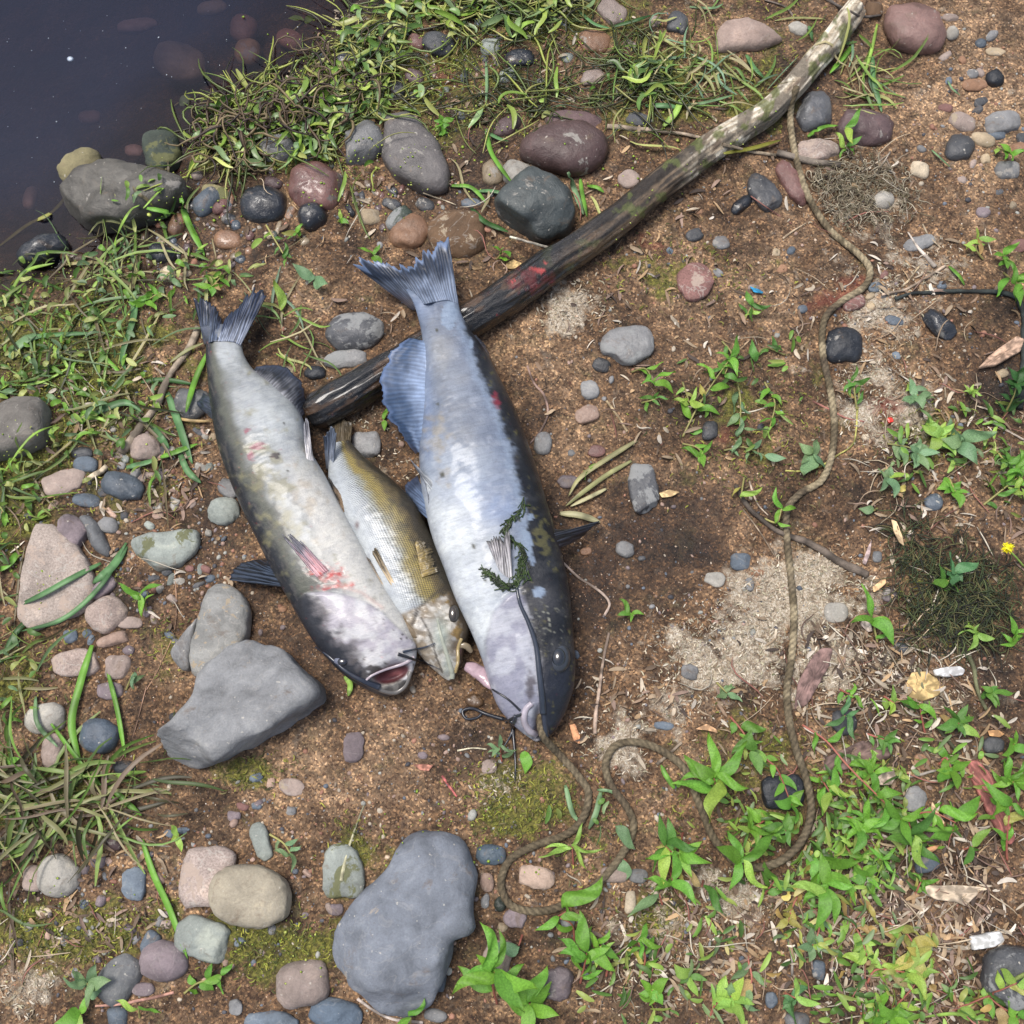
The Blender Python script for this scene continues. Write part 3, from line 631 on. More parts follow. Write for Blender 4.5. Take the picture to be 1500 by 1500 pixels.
(1040,632,12,15,0,2.5,.6,'DG','d',1,'dark stone under the creeping green plant'),
(1011,985,14,12,20,2.5,.5,'G','s',0,'grey stone at the edge of the pale dried algae'),
(65,1053,31,21,-8,2.4,.75,'LG','s',0,'light grey rounded stone at left between grass blades'),
(147,1079,30,24,5,2.4,.7,(.12,.155,.2),'d',0,'smooth blue stone right of the tall green blade'),
(162,1012,21,13,0,2.5,.5,'GP','s',0,'lilac grey stone above the smooth blue stone'),
(77,1100,15,26,10,2.5,.6,'PK','s',0,'pinkish grey stone below the light grey rounded stone'),
(182,1125,17,12,5,2.4,.7,'BK','d',0,'small black stone below the smooth blue stone'),
(86,1284,32,31,0,2.4,.75,'LG','s',1,'light grey round stone in the lower left'),
(50,1287,17,20,0,2.4,.6,'PK','s',0,'brownish pink stone behind the light grey round stone'),
(145,1260,12,12,0,2.4,.6,'GP','s',0,'small lilac grey pebble right of the light grey round stone'),
(196,1294,18,25,5,2.5,.35,'BG','s',1,'flat blue grey stone crusted with sand'),
(64,1335,12,8,10,2.3,.6,'CR','s',0,'cream pebble below the light grey round stone'),
(328,1269,17,12,-45,2.5,.8,'BG','s',0,'small blue oval pebble resting on the flat pink stone'),
(383,1234,14,28,-18,2.5,.5,'LN','s',0,'pale green elongated stone above the round tan pebble'),
(302,1374,40,32,15,2.6,.5,'LN','s',1,'green grey flat stone under the long grass blade tip'),
(241,1408,33,31,10,2.5,.75,'GP','s',0,'purple grey rounded stone at the lower left'),
(221,1383,14,21,20,2.5,.6,'BG','s',0,'blue grey stone behind the purple grey rounded stone'),
(176,1433,26,40,32,2.6,.6,'SL','s',0,'grey long stone left of the purple grey rounded stone'),
(192,1437,10,26,38,2.6,.75,'BG','d',0,'slim dark stone lying on the grey long stone'),
(445,1442,39,36,-10,2.9,.6,(.30,.24,.21),'s',0,'brownish pink rounded stone left of the large slab'),
(172,1490,17,15,0,2.4,.7,'BG','s',0,'blue grey stone at the bottom edge by the red stem'),
(210,1449,17,10,0,2.4,.5,'GP','s',0,'dull purple pebble under the purple grey rounded stone'),
(502,1279,32,38,-5,2.6,.4,'LN','m',0,'pale green flat stone with a dry leaf left of the slab'),
(492,1332,12,9,0,2.3,.6,'GP','s',0,'lilac pebble under the pale green flat stone'),
(428,1153,20,12,10,2.5,.3,'PK','y',0,'sunken tan stone right of the heart-shaped stone tip'),
(398,1499,42,16,0,2.6,.6,'BG','s',0,'blue grey stone cut by the bottom edge under the pink brown stone'),
(492,1487,38,22,12,3,.6,(.12,.16,.21),'s',1,'blue angular stone at the bottom edge left of the slab'),
(345,1476,10,12,0,2.4,.5,'G','s',0,'small grey pebble in the sand at the bottom'),
(254,1050,6,6,0,2.2,.8,'DG','s',0,'tiny dark pebble at the notch side of the heart-shaped stone'),
(168,1234,13,11,0,2.4,.6,'PU','d',0,'small dark brown pebble right of the grass clump'),
(356,1181,10,6,20,2.4,.6,'RD','s',0,'tiny red pink pebble below the heart-shaped stone'),
(376,1180,8,6,0,2.4,.6,'BG','s',0,'tiny blue grey pebble beside the red pink one'),
(343,1196,10,8,0,2.4,.5,'GP','s',0,'tiny lilac pebble left of the tiny blue grey one'),
(27,1380,9,6,0,2.4,.7,'DG','s',0,'tiny dark pebble in the moss at the lower left'),
(720,1252,23,15,5,2.8,.7,(.11,.15,.19),'d',0,'smooth blue pebble between the slab and the rope loop'),
(518,1095,15,22,5,2.8,.3,'GP','s',1,'flat grey chip sunk in the brown sand'),
(619,1107,7,6,0,2.3,.7,'GP','s',0,'tiny lilac pebble right of the sunk grey chip'),
(785,1285,30,17,15,2.8,.45,(.5,.37,.29),'s',2,'pale pink stone inside the rope loop'),
(713,1293,11,14,0,2.7,.6,'SK','s',1,'pink orange pebble right of the slab'),
(711,1319,7,12,5,2.4,.7,'G','s',0,'narrow grey pebble below the pink orange pebble'),
(733,1324,10,10,0,2.4,.6,'DN','d',0,'dark green pebble at the left bend of the rope loop'),
(900,1281,21,12,3,2.5,.7,(.27,.21,.18),'s',0,'brown oval pebble right of the rope loop'),
(935,1283,14,11,0,2.4,.6,'G','s',0,'grey pebble beside the brown oval pebble'),
(727,1410,23,34,12,2.7,.5,'PK','y',0,'sand crusted pink stone right of the slab bottom'),
(645,1436,9,17,5,2.4,.7,'BG','d',0,'slim blue pebble at the right side of the slab'),
(638,1487,17,10,10,2.4,.6,'G','s',0,'grey pebble under the slab corner'),
(815,1442,22,26,20,2.7,.5,'GP','d',0,'purple grey stone under bright leaves'),
(755,1346,17,14,10,2.5,.5,'GP','s',0,'lilac grey pebble below the rope loop'),
(924,1322,9,18,5,2.8,.6,'CR','s',2,'cream white stone right of the rope loop'),
(972,1063,15,6,5,2.3,.6,'BG','s',0,'small blue grey pebble above the rope curve'),
(717,1122,12,11,0,2.4,.5,'PK','s',0,'pink pebble near the hanging black barbel'),
(1235,1058,18,20,-5,2.6,.5,'DG','d',1,'dark stone under the three green shoots'),
(1145,1160,34,27,0,2.8,.5,'BK','d',2,'black angular stone hidden under the weeds'),
(1357,1264,20,14,-15,2.8,.5,'BG','d',1,'blue grey stone at the edge of the dark hollow'),
(1350,1116,13,12,0,2.5,.5,'OR','s',0,'orange brown stone right of the dead leaf'),
(1341,1170,16,19,0,2.6,.4,'G','s',1,'grey stone among the weeds left of the red wood chip'),
(1130,1465,10,13,0,2.4,.5,'BG','d',0,'small blue grey pebble in the bottom litter'),
(1199,1421,10,15,0,2.5,.5,'BG','d',0,'blue grey narrow pebble in yellowing weeds'),
(1363,1226,11,9,0,2.4,.5,'PU','s',0,'purple brown pebble above the orange dry leaf'),
(1455,1092,16,13,0,2.6,.5,'DG','d',1,'dark stone near the green stems at right'),
(1165,1497,20,14,0,2.5,.6,'G','d',0,'grey stone at the bottom edge under litter'),
]
for (cx,cy,a,b_,rot,e,hf,col,k,ch,lab) in T:
    wtr = False
    if cy < 400 and cx < 140: wtr = .25
    if lab.startswith('dark green algae'): wtr = .3
    stone((cx,cy,a,b_,rot,e), hf, col, k, lab, ang=max(ch, 1) if not ('round' in lab or 'oval' in lab or 'smooth' in lab) else 0, flat=2.2 if hf > .55 else 3.0, lift=.30 if hf > .45 else .36, water=wtr, cat='pebble' if max(a, b_) < 17 else 'stone')
for (cx,cy,a,b_,rot,col,lab) in [(357,42,20,19,20,(.36,.20,.14),'reddish stone seen under the water near the top'),
  (363,76,20,18,0,(.55,.36,.2),'tan stone under the water below the reddish one'),
  (265,92,40,28,20,(.36,.27,.18),'large brown stone dimly seen under the water'),
  (425,58,20,14,15,(.36,.20,.15),'dull red stone under the water beside the weed leaf'),
  (132,172,17,10,0,(.36,.20,.14),'small dull red stone deep under the water'),
  (197,221,14,9,0,(.4,.26,.2),'small pinkish stone under the water above the boulder'),
  (45,290,10,17,15,(.42,.28,.2),'narrow brown stone under the water left of the boulder'),
  (200,38,30,10,-8,(.4,.26,.22),'long faint brown stone under the water near the top'),
  (310,12,22,10,-8,(.4,.3,.2),'faint brown stone under the water at the top edge')]:
    stone((cx,cy,a,b_,rot,2.4), .8, col, 'd', lab, water=2, cat='stone')

# pebbles nothing tells apart, packed between the named stones
PRS = np.random.default_rng(21); USED = set()
CW = dict(BK='black', DG='dark grey', OR='orange', BR='dark brown', PU='purple brown', BG='blue grey', TN='tan', DN='dark green', RD='red', G='grey', LG='light grey', PK='pinkish', GP='lilac grey', SK='salmon', LN='pale green')
for blobs, num, lab, grp, cols in [
  ([(330, 330, 150, 45, 1), (560, 300, 110, 40, 1), (440, 250, 60, 20, .4), (250, 380, 80, 30, .5)], 44, 'small wet pebble packed between the larger shore stones', 'small wet pebbles along the shore', ['BK', 'DG', 'OR', 'BR', 'PU', 'BG', 'TN', 'DN', 'RD']),
  ([(230, 700, 110, 90, 1), (180, 940, 80, 50, .7), (250, 850, 90, 60, .8), (90, 800, 70, 120, .4)], 46, 'small dry pebble half buried among the left bank stones', 'small dry pebbles on the left bank', ['G', 'LG', 'PK', 'GP', 'BG', 'TN', 'SK', 'DG', 'LN']),
  ([(600, 110, 140, 70, 1), (800, 90, 130, 60, .6), (470, 130, 60, 60, .4)], 34, 'small muddy pebble among the stranded weeds of the upper bank', 'small muddy pebbles in the upper weeds', ['DG', 'BG', 'PU', 'PK', 'LN', 'G', 'OR']),
  ([(220, 1330, 200, 130, 1), (420, 1250, 100, 140, .5), (700, 1330, 60, 60, .4)], 34, 'small pebble pressed into the sandy lower left bank', 'small pebbles on the lower left bank', ['G', 'LG', 'PK', 'GP', 'BG', 'TN', 'SK']),
  ([(1430, 190, 80, 150, 1), (1300, 470, 120, 70, .7), (1080, 370, 110, 70, .5)], 30, 'small pebble lying on the open sand at the upper right', 'small pebbles on the upper right sand', ['G', 'DG', 'BG', 'PK', 'OR', 'TN', 'RD'])]:
    W = np.array([b[2]*b[3]*b[4] for b in blobs]); W = W/W.sum(); put = 0; tries = 0
    while put < num and tries < num*8:
        tries += 1; b = blobs[PRS.choice(len(blobs), p=W)]; r = math.sqrt(PRS.random()); a = PRS.uniform(0, 6.28)
        x, y = b[0]+b[2]*r*math.cos(a), b[1]+b[3]*r*math.sin(a); q = onground(x, y)
        if shore_d(q[0], q[1])*SGN < .01 or samp(BLOCK.astype(float), q[0], q[1]) > .2: continue
        cn = str(PRS.choice(cols)); full = None
        for nx, ny, ns, nl in sorted(NAMED, key=lambda q: math.hypot(q[0]-x, q[1]-y)-q[2]*.4)[:14]:
            if ns < 22: continue
            dr = ('right of' if x > nx else 'left of') if abs(x-nx) > abs(y-ny) else ('below' if y > ny else 'above')
            t_ = 'small %s pebble %s the %s' % (CW[cn], dr, nl)
            if len(t_.split()) <= 16 and t_ not in USED: full = t_; break
        if full is None: continue
        USED.add(full); lab = full
        stone((x, y, PRS.uniform(5, 11), PRS.uniform(4, 8), PRS.uniform(0, 180), PRS.choice([2.2, 2.6, 3])), PRS.uniform(.5, .9), cn, 'w' if 'wet' in grp else 'd' if 'muddy' in grp else 's', lab, ang=2, flat=2.4, lift=.2, group=grp, name='pebble', cat='pebble', var=tries); put += 1
# ---------------------------------------------------------------- driftwood log
def log_build():
    c = np.array([(1252, 14, 18), (1242, 28, 20), (1222, 54, 20), (1184, 100, 20), (1138, 148, 21), (1090, 184, 21), (1040, 216, 23), (980, 262, 24), (920, 312, 25), (860, 357, 26), (800, 395, 28), (760, 422, 29), (700, 458, 28), (640, 498, 27), (560, 545, 28), (500, 578, 28), (466, 598, 27), (456, 604, 22)], float)
    q = spline(c, 420); px, py, r = q.T
    R = r*0.00088; g = onground(px, py)[:, 2]; g = np.convolve(np.pad(g, 30, 'edge'), np.ones(61)/61, 'valid')
    R = R*.92; P = at(px, py, g+R*0.95+0.002); P[:, 2] = g+R*0.95+0.002
    P[:, 0] += 0.002*fbm(np.arange(420)/40., 0, 0, 3, 3); P[:, 1] += 0.003*fbm(np.arange(420)/40., 5, 0, 4, 3)
    s = np.arange(420)[:, None]; th = np.linspace(0, 2*np.pi, 64, endpoint=False)[None]
    cx, cz = np.cos(th)*1.0, np.sin(th)
    rf = 1+0.13*fbm(s/45., cx*1.1, cz*1.1, 31, 3)+0.08*fbm(s/26., cx*5, cz*5, 32, 3)+0.035*fbm(s/14., cx*9, cz*9, 33, 3)
    # knots
    for (kx, ky, kr, ka) in [(757, 398, 14, .35), (900, 318, 10, .15), (1050, 205, 13, .25), (1100, 170, 16, .22), (1020, 240, 10, .2)]:
        d = np.hypot(px-kx, py-ky)[:, None]; rf = rf+ka*np.exp(-(d/kr)**2)*np.exp(-((th-1.9)/.7)**2)
    v, f = tube_vf(P, R, 64, True, lambda a, b: rf)
    vx, vy = proj(v); n = len(v)
    t = sstep(975, 1050, vx+18*fbm(vx/20, vy/20, 0, 41, 3)); low = sstep(960, 760, vx+25*fbm(vx/25, vy/25, 0, 42, 3))
    grain = fbm(np.r_[np.repeat(np.arange(420), 64)/30., 0, 0], np.r_[np.tile(np.arange(64), 420)/2.2, 0, 0], 0, 43, 4)
    fib = fbm((vx*0.8+vy*0.6)/5, (vx*-0.6+vy*0.8)/30, 0, 44, 4)
    pale = mix((.40, .33, .24), (.74, .68, .55), sstep(-.3, .5, grain)); pale = mix(pale, (.14, .10, .07), sstep(.25, .6, fib)*0.85); pale = mix(pale, (.2, .17, .13), sstep(.2, .5, fbm(vx/26, vy/26, 0, 45, 4)))
    brown = mix((.028, .020, .014), (.15, .105, .065), sstep(-.25, .55, grain+0.4*fbm(vx/30, vy/30, 0, 46, 3)))
    c_dark = 0; black = mix((.010, .010, .011), (.075, .042, .022), sstep(.25, .75, grain+0.7*fbm(vx/28, vy/28, 0, 47, 3)-.05))
    c_ = mix(brown, pale, t); c_ = mix(c_, black, low)
    z = v[:, 2]-np.r_[np.repeat(P[:, 2], 64), P[0, 2], P[-1, 2]]
    mossy = sstep(.35, .6, fbm(vx/17, vy/17, 0, 48, 4)+.55*bl(vx, vy, [(1105, 165, 40, 30), (1030, 215, 30, 20), (960, 290, 40, 20), (1235, 70, 30, 30)]))
    c_ = mix(c_, (.10, .12, .03), mossy*0.8*(1-low))
    bd = bl(vx, vy, [(750, 412, 8, 6, 1.1), (788, 396, 14, 6, .95), (802, 388, 9, 5, .9)])+.5*fbm(vx/6, vy/6, 0, 49, 3)
    c_ = mix(c_, (.11, .012, .012), sstep(.25, .7, bl(vx, vy, [(775, 415, 42, 22)])*1.0+.4*fbm(vx/10, vy/10, 0, 50)-.2)*.8)
    c_ = mix(c_, (.42, .05, .045), sstep(.6, .95, bd))
    m, tt, b, out = new_mat('driftwood'); vv, o = coords(tt); a = N(tt, 'Attribute', _attribute_name='Col')
    nn = noise(tt, vv, 130, 8, .74, .8); cc = mixc(tt, a.outputs[0], ramp(tt, nn, [(.3, (.5,)*3), (.5, (1,)*3), (.7, (1.5,)*3)]), 1.0, 'MULTIPLY'); L(tt, cc, b.inputs['Base Color'])
    w = N(tt, 'Attribute', _attribute_name='wet'); L(tt, ramp(tt, w.outputs[2], [(0, (.85,)*3), (1, (.2,)*3)]), b.inputs['Roughness']); L(tt, mathn(tt, 'MULTIPLY', w.outputs[2], .6), b.inputs['Coat Weight']); b.inputs['Coat Roughness'].default_value = .1
    bump(tt, b, nn, .9, .003)
    q = [list(dict.fromkeys(r)) for r in f.tolist()]
    me = mesh('driftwood_log', v, q, m, c_, attrs=dict(wet=np.clip(low*.9+(1-t)*.35, 0, 1)))
    o = ob('driftwood_log', me); tag(o, 'long driftwood stick, pale at top and wet black below, running under the right catfish tail', 'driftwood')
    LN_ = np.c_[P, R]
    # into the drape map
    for x, y, z, r_ in LN_[::3]:
        d = np.hypot(_rx-x, _ry-y); k = d < r_; SURF[k] = np.maximum(SURF[k], z+np.sqrt(np.maximum(r_**2-d[k]**2, 0))); BLOCK[k] = True
    return o
LOG = log_build()
def side_twigs():
    pass

# ---------------------------------------------------------------- fish
BV = []
def hit(px, py, off=0.001, own=None):
    """first fish surface under a spot of the photograph, else the ground"""
    dx, dy, dz = rays(px, py); d = Vector((float(dx), float(dy), float(dz))).normalized(); o = Vector((0, 0, CAM_H)); best = None
    for nm, b_ in BV:
        if own and nm != own: continue
        h = b_.ray_cast(o, d)
        if h[0] is not None and (best is None or h[3] < best[1]): best = (h[0], h[3])
    if best is None:
        q = onground(px, py); q = Vector((float(q[0]), float(q[1]), max(float(q[2]), float(surf(q[0], q[1])))+off)); return np.array(q)
    return np.array(best[0]-d*off)
def sdline(px, py, P):
    P = np.asarray(P, float); best = np.full(np.shape(px), 1e9); sg = np.ones(np.shape(px))
    for (x0, y0), (x1, y1) in zip(P[:-1], P[1:]):
        ex, ey = x1-x0, y1-y0; t = np.clip(((px-x0)*ex+(py-y0)*ey)/(ex*ex+ey*ey), 0, 1)
        d = np.hypot(px-x0-t*ex, py-y0-t*ey); cr = ex*(py-y0)-ey*(px-x0); m = d < best-1e-9
        best = np.where(m, d, best); sg = np.where(m, np.sign(cr), sg)
    return best*sg     # positive on the left-hand side going down the picture
def loft(st, zc, hf, n=300, k=132, e=2.3, tail=0):
    st = np.asarray(st, float); Q = spline(np.c_[st, zc, hf], n)
    Lw = at(Q[:, 0], Q[:, 1], Q[:, 4]); Rw = at(Q[:, 2], Q[:, 3], Q[:, 4]); C = (Lw+Rw)/2; W = (Rw-Lw)/2
    hw = np.linalg.norm(W, axis=1); H = hw*Q[:, 5]
    th = np.linspace(0, 2*np.pi, k, endpoint=False); c, s = np.cos(th), np.sin(th)
    cx = np.sign(c)*np.abs(c)**(2/e); cz = np.sign(s)*np.abs(s)**(2/e)
    v = C[:, None]+W[:, None]*cx[None, :, None]; v = v+np.array([0, 0, 1.0])*(H[:, None]*cz[None])[..., None]
    along = np.r_[0, np.cumsum(np.linalg.norm(np.diff(C, axis=0), axis=1))]
    uv = np.stack(np.broadcast_arrays(along[:, None], hw[:, None]*th[None]*0.95), -1)
    return v, uv, along, cx, cz, C, W
def skin_mat(name, kind):
    m, t, b, out = new_mat(name); v, o = coords(t, False); a = N(t, 'Attribute', _attribute_name='Col')
    uvn = N(t, 'UVMap'); sc = N(t, 'VectorMath', _operation='MULTIPLY'); L(t, uvn.outputs[0], sc.inputs[0]); sc.inputs[1].default_value = (1.6, .35, 1) if kind == 'cat' else (1, 1, 1)
    n1 = noise(t, sc.outputs[0], 170, 6, .68, .8); n2 = noise(t, v, 55, 6, .65, .6)
    c = mixc(t, a.outputs[0], ramp(t, n1, [(.3, (.80,)*3), (.5, (1,)*3), (.7, (1.12,)*3)]), 1.0, 'MULTIPLY')
    c = mixc(t, c, ramp(t, n2, [(.3, (.82, .83, .86)), (.5, (1,)*3), (.7, (1.12, 1.11, 1.08))]), 1.0, 'MULTIPLY')
    L(t, ramp(t, n2, [(.3, (.38,)*3), (.7, (.58,)*3)]), b.inputs['Roughness'])
    b.inputs['Coat Weight'].default_value = .3; b.inputs['Coat Roughness'].default_value = .16; b.inputs['Specular IOR Level'].default_value = .38
    b.inputs['Subsurface Weight'].default_value = 0.0
    if kind == 'scale':
        # little overlapping scales in diagonal rows
        sx = N(t, 'SeparateXYZ'); L(t, uvn.outputs[0], sx.inputs[0])
        nx = mathn(t, 'ADD', sx.outputs[0], mathn(t, 'ADD', mathn(t, 'MULTIPLY', noise(t, v, 22, 2), .012), mathn(t, 'MULTIPLY', noise(t, v, 160, 2), .0022)))
        p = mathn(t, 'MULTIPLY', mathn(t, 'ADD', nx, mathn(t, 'MULTIPLY', sx.outputs[1], .9)), 1350.0); q = mathn(t, 'MULTIPLY', mathn(t, 'SUBTRACT', nx, mathn(t, 'MULTIPLY', sx.outputs[1], .9)), 1350.0)
        sc_ = mathn(t, 'MULTIPLY', mathn(t, 'SINE', p), mathn(t, 'SINE', q))
        am = N(t, 'Attribute', _attribute_name='scaly').outputs[2]
        dkf = mathn(t, 'MULTIPLY', ramp(t, mathn(t, 'ADD', mathn(t, 'MULTIPLY', sc_, .5), .5), [(.25, (1, 1, 1)), (.6, (0, 0, 0))]), mathn(t, 'MULTIPLY', am, .75))
        c = mixc(t, c, (.035, .03, .02), dkf)
        pp = bump(t, b, mathn(t, 'MULTIPLY', sc_, am), .6, .0006); bump(t, b, n1, .3, .001, pp); b.inputs['Roughness'].default_value = .3
    else:
        pp = bump(t, b, n1, .22, .0009); bump(t, b, noise(t, v, 300, 5, .7), .75, .0012, pp)
    c = mixc(t, c, (.82, .82, .82), 1.0, 'MULTIPLY'); L(t, c, b.inputs['Base Color']); M[name] = m; return m
def body(name, root, L_, matn, cols, uv, v, extra=None, attrs=None):
    n, k = v.shape[:2]; vv = v.reshape(-1, 3); f = gridf(n, k, True)[:, ::-1]
    vv = np.vstack([vv, v[0].mean(0), v[-1].mean(0)]); a, b = n*k, n*k+1; j = np.arange(k)
    fl = f.tolist()+[[a, int((x+1) % k), int(x)][::-1] for x in j]+[[b, int((n-1)*k+x), int((n-1)*k+(x+1) % k)][::-1] for x in j]
    cc = np.vstack([cols.reshape(-1, 3), cols[0, :1], cols[-1, :1]]); uu = np.vstack([uv.reshape(-1, 2), uv[0, :1], uv[-1, :1]])
    at_ = {q: np.r_[w.ravel(), 0, 0] for q, w in (attrs or {}).items()}
    c0 = root.location; me = mesh('body', vv-np.array(c0), fl, matn, cc, uv=uu, attrs=at_)
    o = ob('body', me, root); BV.append((name, BVHTree.FromPolygons([Vector(x) for x in vv.tolist()], fl)))
    return o
def fin(name, root, base, tip, c0, c1, own=None, zb=0.001, zt=0.004, nr=14, jag=.10, amp=.0007, edge=None, n=70, nt=22, label=None, ground=False, thick=.0012, film=None, hz=None, curve=0.0, rayc=.45):
    """a fin: rays fan from the base line to the free edge"""
    B = np.array([hit(x, y, zb, own) for x, y in base]); 
    if hz is not None:
        hz = hz if isinstance(hz, list) else [hz]*len(tip); Tp = np.array([at(x, y, z_) for (x, y), z_ in zip(tip, hz)])
    elif ground: Tp = np.array([(lambda q: at(x, y, max(float(q[2]), float(surf(q[0], q[1])))+zt))(onground(x, y)) for x, y in tip])
    else: Tp = np.array([hit(x, y, zt) for x, y in tip])
    B, Tp = spline(B, n), spline(Tp, n); u = np.linspace(0, 1, n)[:, None]; t = np.linspace(0, 1, nt)[None]
    sd = sum(map(ord, name))+int(base[0][0]); rsn = fbm(u[:, 0]*nr*.8, sd*1.7, 0, 7, 3)
    ext = 1+(jag*rsn-jag*.6*np.abs(np.sin(u[:, 0]*nr*np.pi))**.5*0.5)*np.clip(np.sin(u[:, 0]*np.pi)*3, .15, 1)
    v = B[:, None]+(Tp-B)[:, None]*(t*ext[:, None])[..., None]
    ray = np.cos(u*nr*2*np.pi+5*fbm(u*6, t*.8+sd, 0, 8, 3)); v[..., 2] += amp*ray*np.sin(np.pi*np.clip(t*.9+.1, 0, 1))+.0022*fbm(u*4, t*3, sd, 9, 3)*t+curve*np.sin(t*np.pi)
    c = mix(np.asarray(c0), np.asarray(c1), sstep(.0, .85, t+.25*fbm(u*6, t*4, sd, 5, 3)+0*u))
    sh = sstep(-.1, .9, ray+.5*fbm(u*nr*2, t*6, sd, 6, 2)); c = c*(1+rayc*(sh-.5))[..., None]
    if film is not None: c = mix(c, film, sstep(.15, .3, fbm(u*5, t*4, sd+3, 12, 4)))
    if edge is not None: c = mix(c, edge, sstep(.86, .97, t+.06*fbm(u*20, t, sd, 13, 2)+0*u))
    f = gridf(n, nt); loc = np.array(root.location)
    me = mesh(name, (v-loc).reshape(-1, 3), f, M['fin'], c.reshape(-1, 3)); o = ob(name, me, root)
    s = o.modifiers.new('thick', 'SOLIDIFY'); s.thickness = thick; s.offset = 0
    if label: o['label'] = label
    return o
def strip(name, root, pts, r0, r1, col, own=None, off=.002, n=60, label=None, k=10, z=None, mat='skin_thin', sag=True):
    """a barbel or thin cord lying on whatever is below it"""
    q = spline(np.array(pts, float), n)
    P = np.array([hit(x, y, off, own) for x, y in q[:, :2]]) if z is None else np.array([at(x, y, zz) for (x, y), zz in zip(q[:, :2], np.interp(np.linspace(0, 1, n), np.linspace(0, 1, len(z)), z))])
    if z is None:   # bridge over sudden drops
        w = np.ones(7)/7; P[:, 2] = np.convolve(np.pad(P[:, 2], 3, 'edge'), w, 'valid'); 
    R = np.linspace(r0, r1, n); loc = np.array(root.location) if root else P.mean(0)
    me = tube_mesh(name, P-loc, R, M[mat], col, k); o = ob(name, me, root, None if root else loc)
    if label: o['label'] = label
    return o
def ball(name, root, px, py, r, col, matn, off=0.0, sq=(1, 1, .7), own=None, label=None):
    c = hit(px, py, off, own); th, ph = np.meshgrid(np.linspace(0, 2*np.pi, 28, endpoint=False), np.linspace(-np.pi/2, np.pi/2, 16)[1:-1], indexing='xy')
    v = np.stack([np.cos(th)*np.cos(ph)*sq[0], np.sin(th)*np.cos(ph)*sq[1], np.sin(ph)*sq[2]], -1)*r; v = v.reshape(-1, 3)
    v = np.vstack([v, [[0, 0, -r*sq[2]], [0, 0, r*sq[2]]]]); k = 28; R = 14; a, b = R*k, R*k+1
    f = gridf(R, k, True).tolist()+[[(j+1) % k, j, a] for j in range(k)]+[[(R-1)*k+j, (R-1)*k+(j+1) % k, b] for j in range(k)]
    o = ob(name, mesh(name, v, f, M[matn], np.broadcast_to(col, (len(v), 3)) if np.ndim(col) == 1 else col), root, Vector(c)-root.location)
    if label: o['label'] = label
    return o
M['eye'] = mat_attr('eye', .08, 0, 0, coat=1.0, var=0, spec=.8)
M['flesh'] = mat_attr('flesh', .3, 200, .5, .001, coat=.6, var=.35, vs=120)
skin_mat('catfish_skin', 'cat'); skin_mat('walleye_skin', 'scale')

# ---- right catfish
rootC = empty('catfish', tuple(onground(720, 780)), 'large right-hand catfish with charcoal back, tail resting over the driftwood', 'fish', 'freshly caught fish on the bank')
stC = [(594, 424, 664, 412), (605, 443, 670, 432), (613, 468, 675, 458), (619, 500, 690, 486), (620, 540, 713, 518), (617, 590, 732, 555), (615, 640, 755, 602), (615, 690, 773, 650), (621, 737, 790, 700), (633, 787, 805, 750), (650, 832, 819, 798), (669, 882, 831, 848), (690, 926, 837, 896), (706, 966, 840, 941), (716, 1000, 843, 972), (728, 1032, 840, 1008), (744, 1054, 831, 1036), (762, 1071, 820, 1060), (776, 1081, 808, 1075), (786, 1086, 800, 1082)]
zC = np.array([.062, .066, .066, .062, .056, .050, .047, .046, .046, .045, .044, .042, .040, .038, .035, .031, .027, .022, .019, .018])
hC = np.array([.06, .30, .48, .62, .70, .74, .74, .72, .70, .68, .66, .64, .62, .60, .58, .56, .55, .55, .55, .55])
v, uv, al, cx, cz, Cc, Wc = loft(stC, zC, hC)
px, py = proj(v)
J = lambda s, k, o=4: fbm(px/s, py/s, 0, k, o)
up = (cz > 0)[None]*1.0
oper = sdline(px, py, [(765, 862), (742, 875), (722, 900), (712, 940), (714, 1000), (730, 1040)])
inside_op = sstep(5, -3, oper)*sstep(850, 870, py+(px-760)*-.1)*(px > 700)
v[..., 2] += up*.0035*inside_op*sstep(1060, 1000, py)-up*.0015*np.exp(-((oper-5)/4)**2)*(py > 862)*(py < 1030)
top_op = sdline(px, py, [(762, 862), (778, 905), (790, 955), (794, 1010), (790, 1055)])
v[..., 2] -= up*.0016*np.exp(-(top_op/3.5)**2)*(py > 862)
mouth = sdline(px, py, [(790, 1035), (789, 1062), (786, 1085)])
v[..., 2] -= up*.017*np.exp(-(mouth/6.0)**2)*sstep(1028, 1045, py)
lip = np.exp(-((px-768)/12)**2-((py-1050)/14)**2)*up; v[..., 2] += .004*lip
v[..., 2] += up*(.0009*J(38, 1)+.0002*J(9, 2))
v[..., 2] += up*.0004*np.sin((px-700)*.35+py*.55+2*J(30, 3))*bl(px, py, [(720, 690, 50, 60, .6), (660, 620, 40, 40, .4)])
s = cx[None]+0*px
base = mix((.14, .18, .26), (.25, .30, .39), sstep(-.6, .6, J(40, 4)+.4*J(12, 4)))
white = bl(px, py, [(660, 780, 70, 80), (690, 860, 60, 90), (700, 900, 50, 70)]); base = mix(base, (.70, .74, .76), np.clip(white*1.0*(1+.12*J(20, 55)), 0, 1))
base = mix(base, (.28, .28, .275), np.clip(bl(px, py, [(650, 500, 28, 70, .9), (670, 570, 40, 60, .7), (690, 620, 40, 45, .5)])*(1+.4*J(22, 5)), 0, 1)*.75)
base = mix(base, (.15, .19, .28), sstep(60, 8, sdline(px, py, [(655, 420), (684, 480), (716, 572), (752, 655), (771, 735), (768, 800), (764, 862)]))*sstep(880, 800, py)*.55)
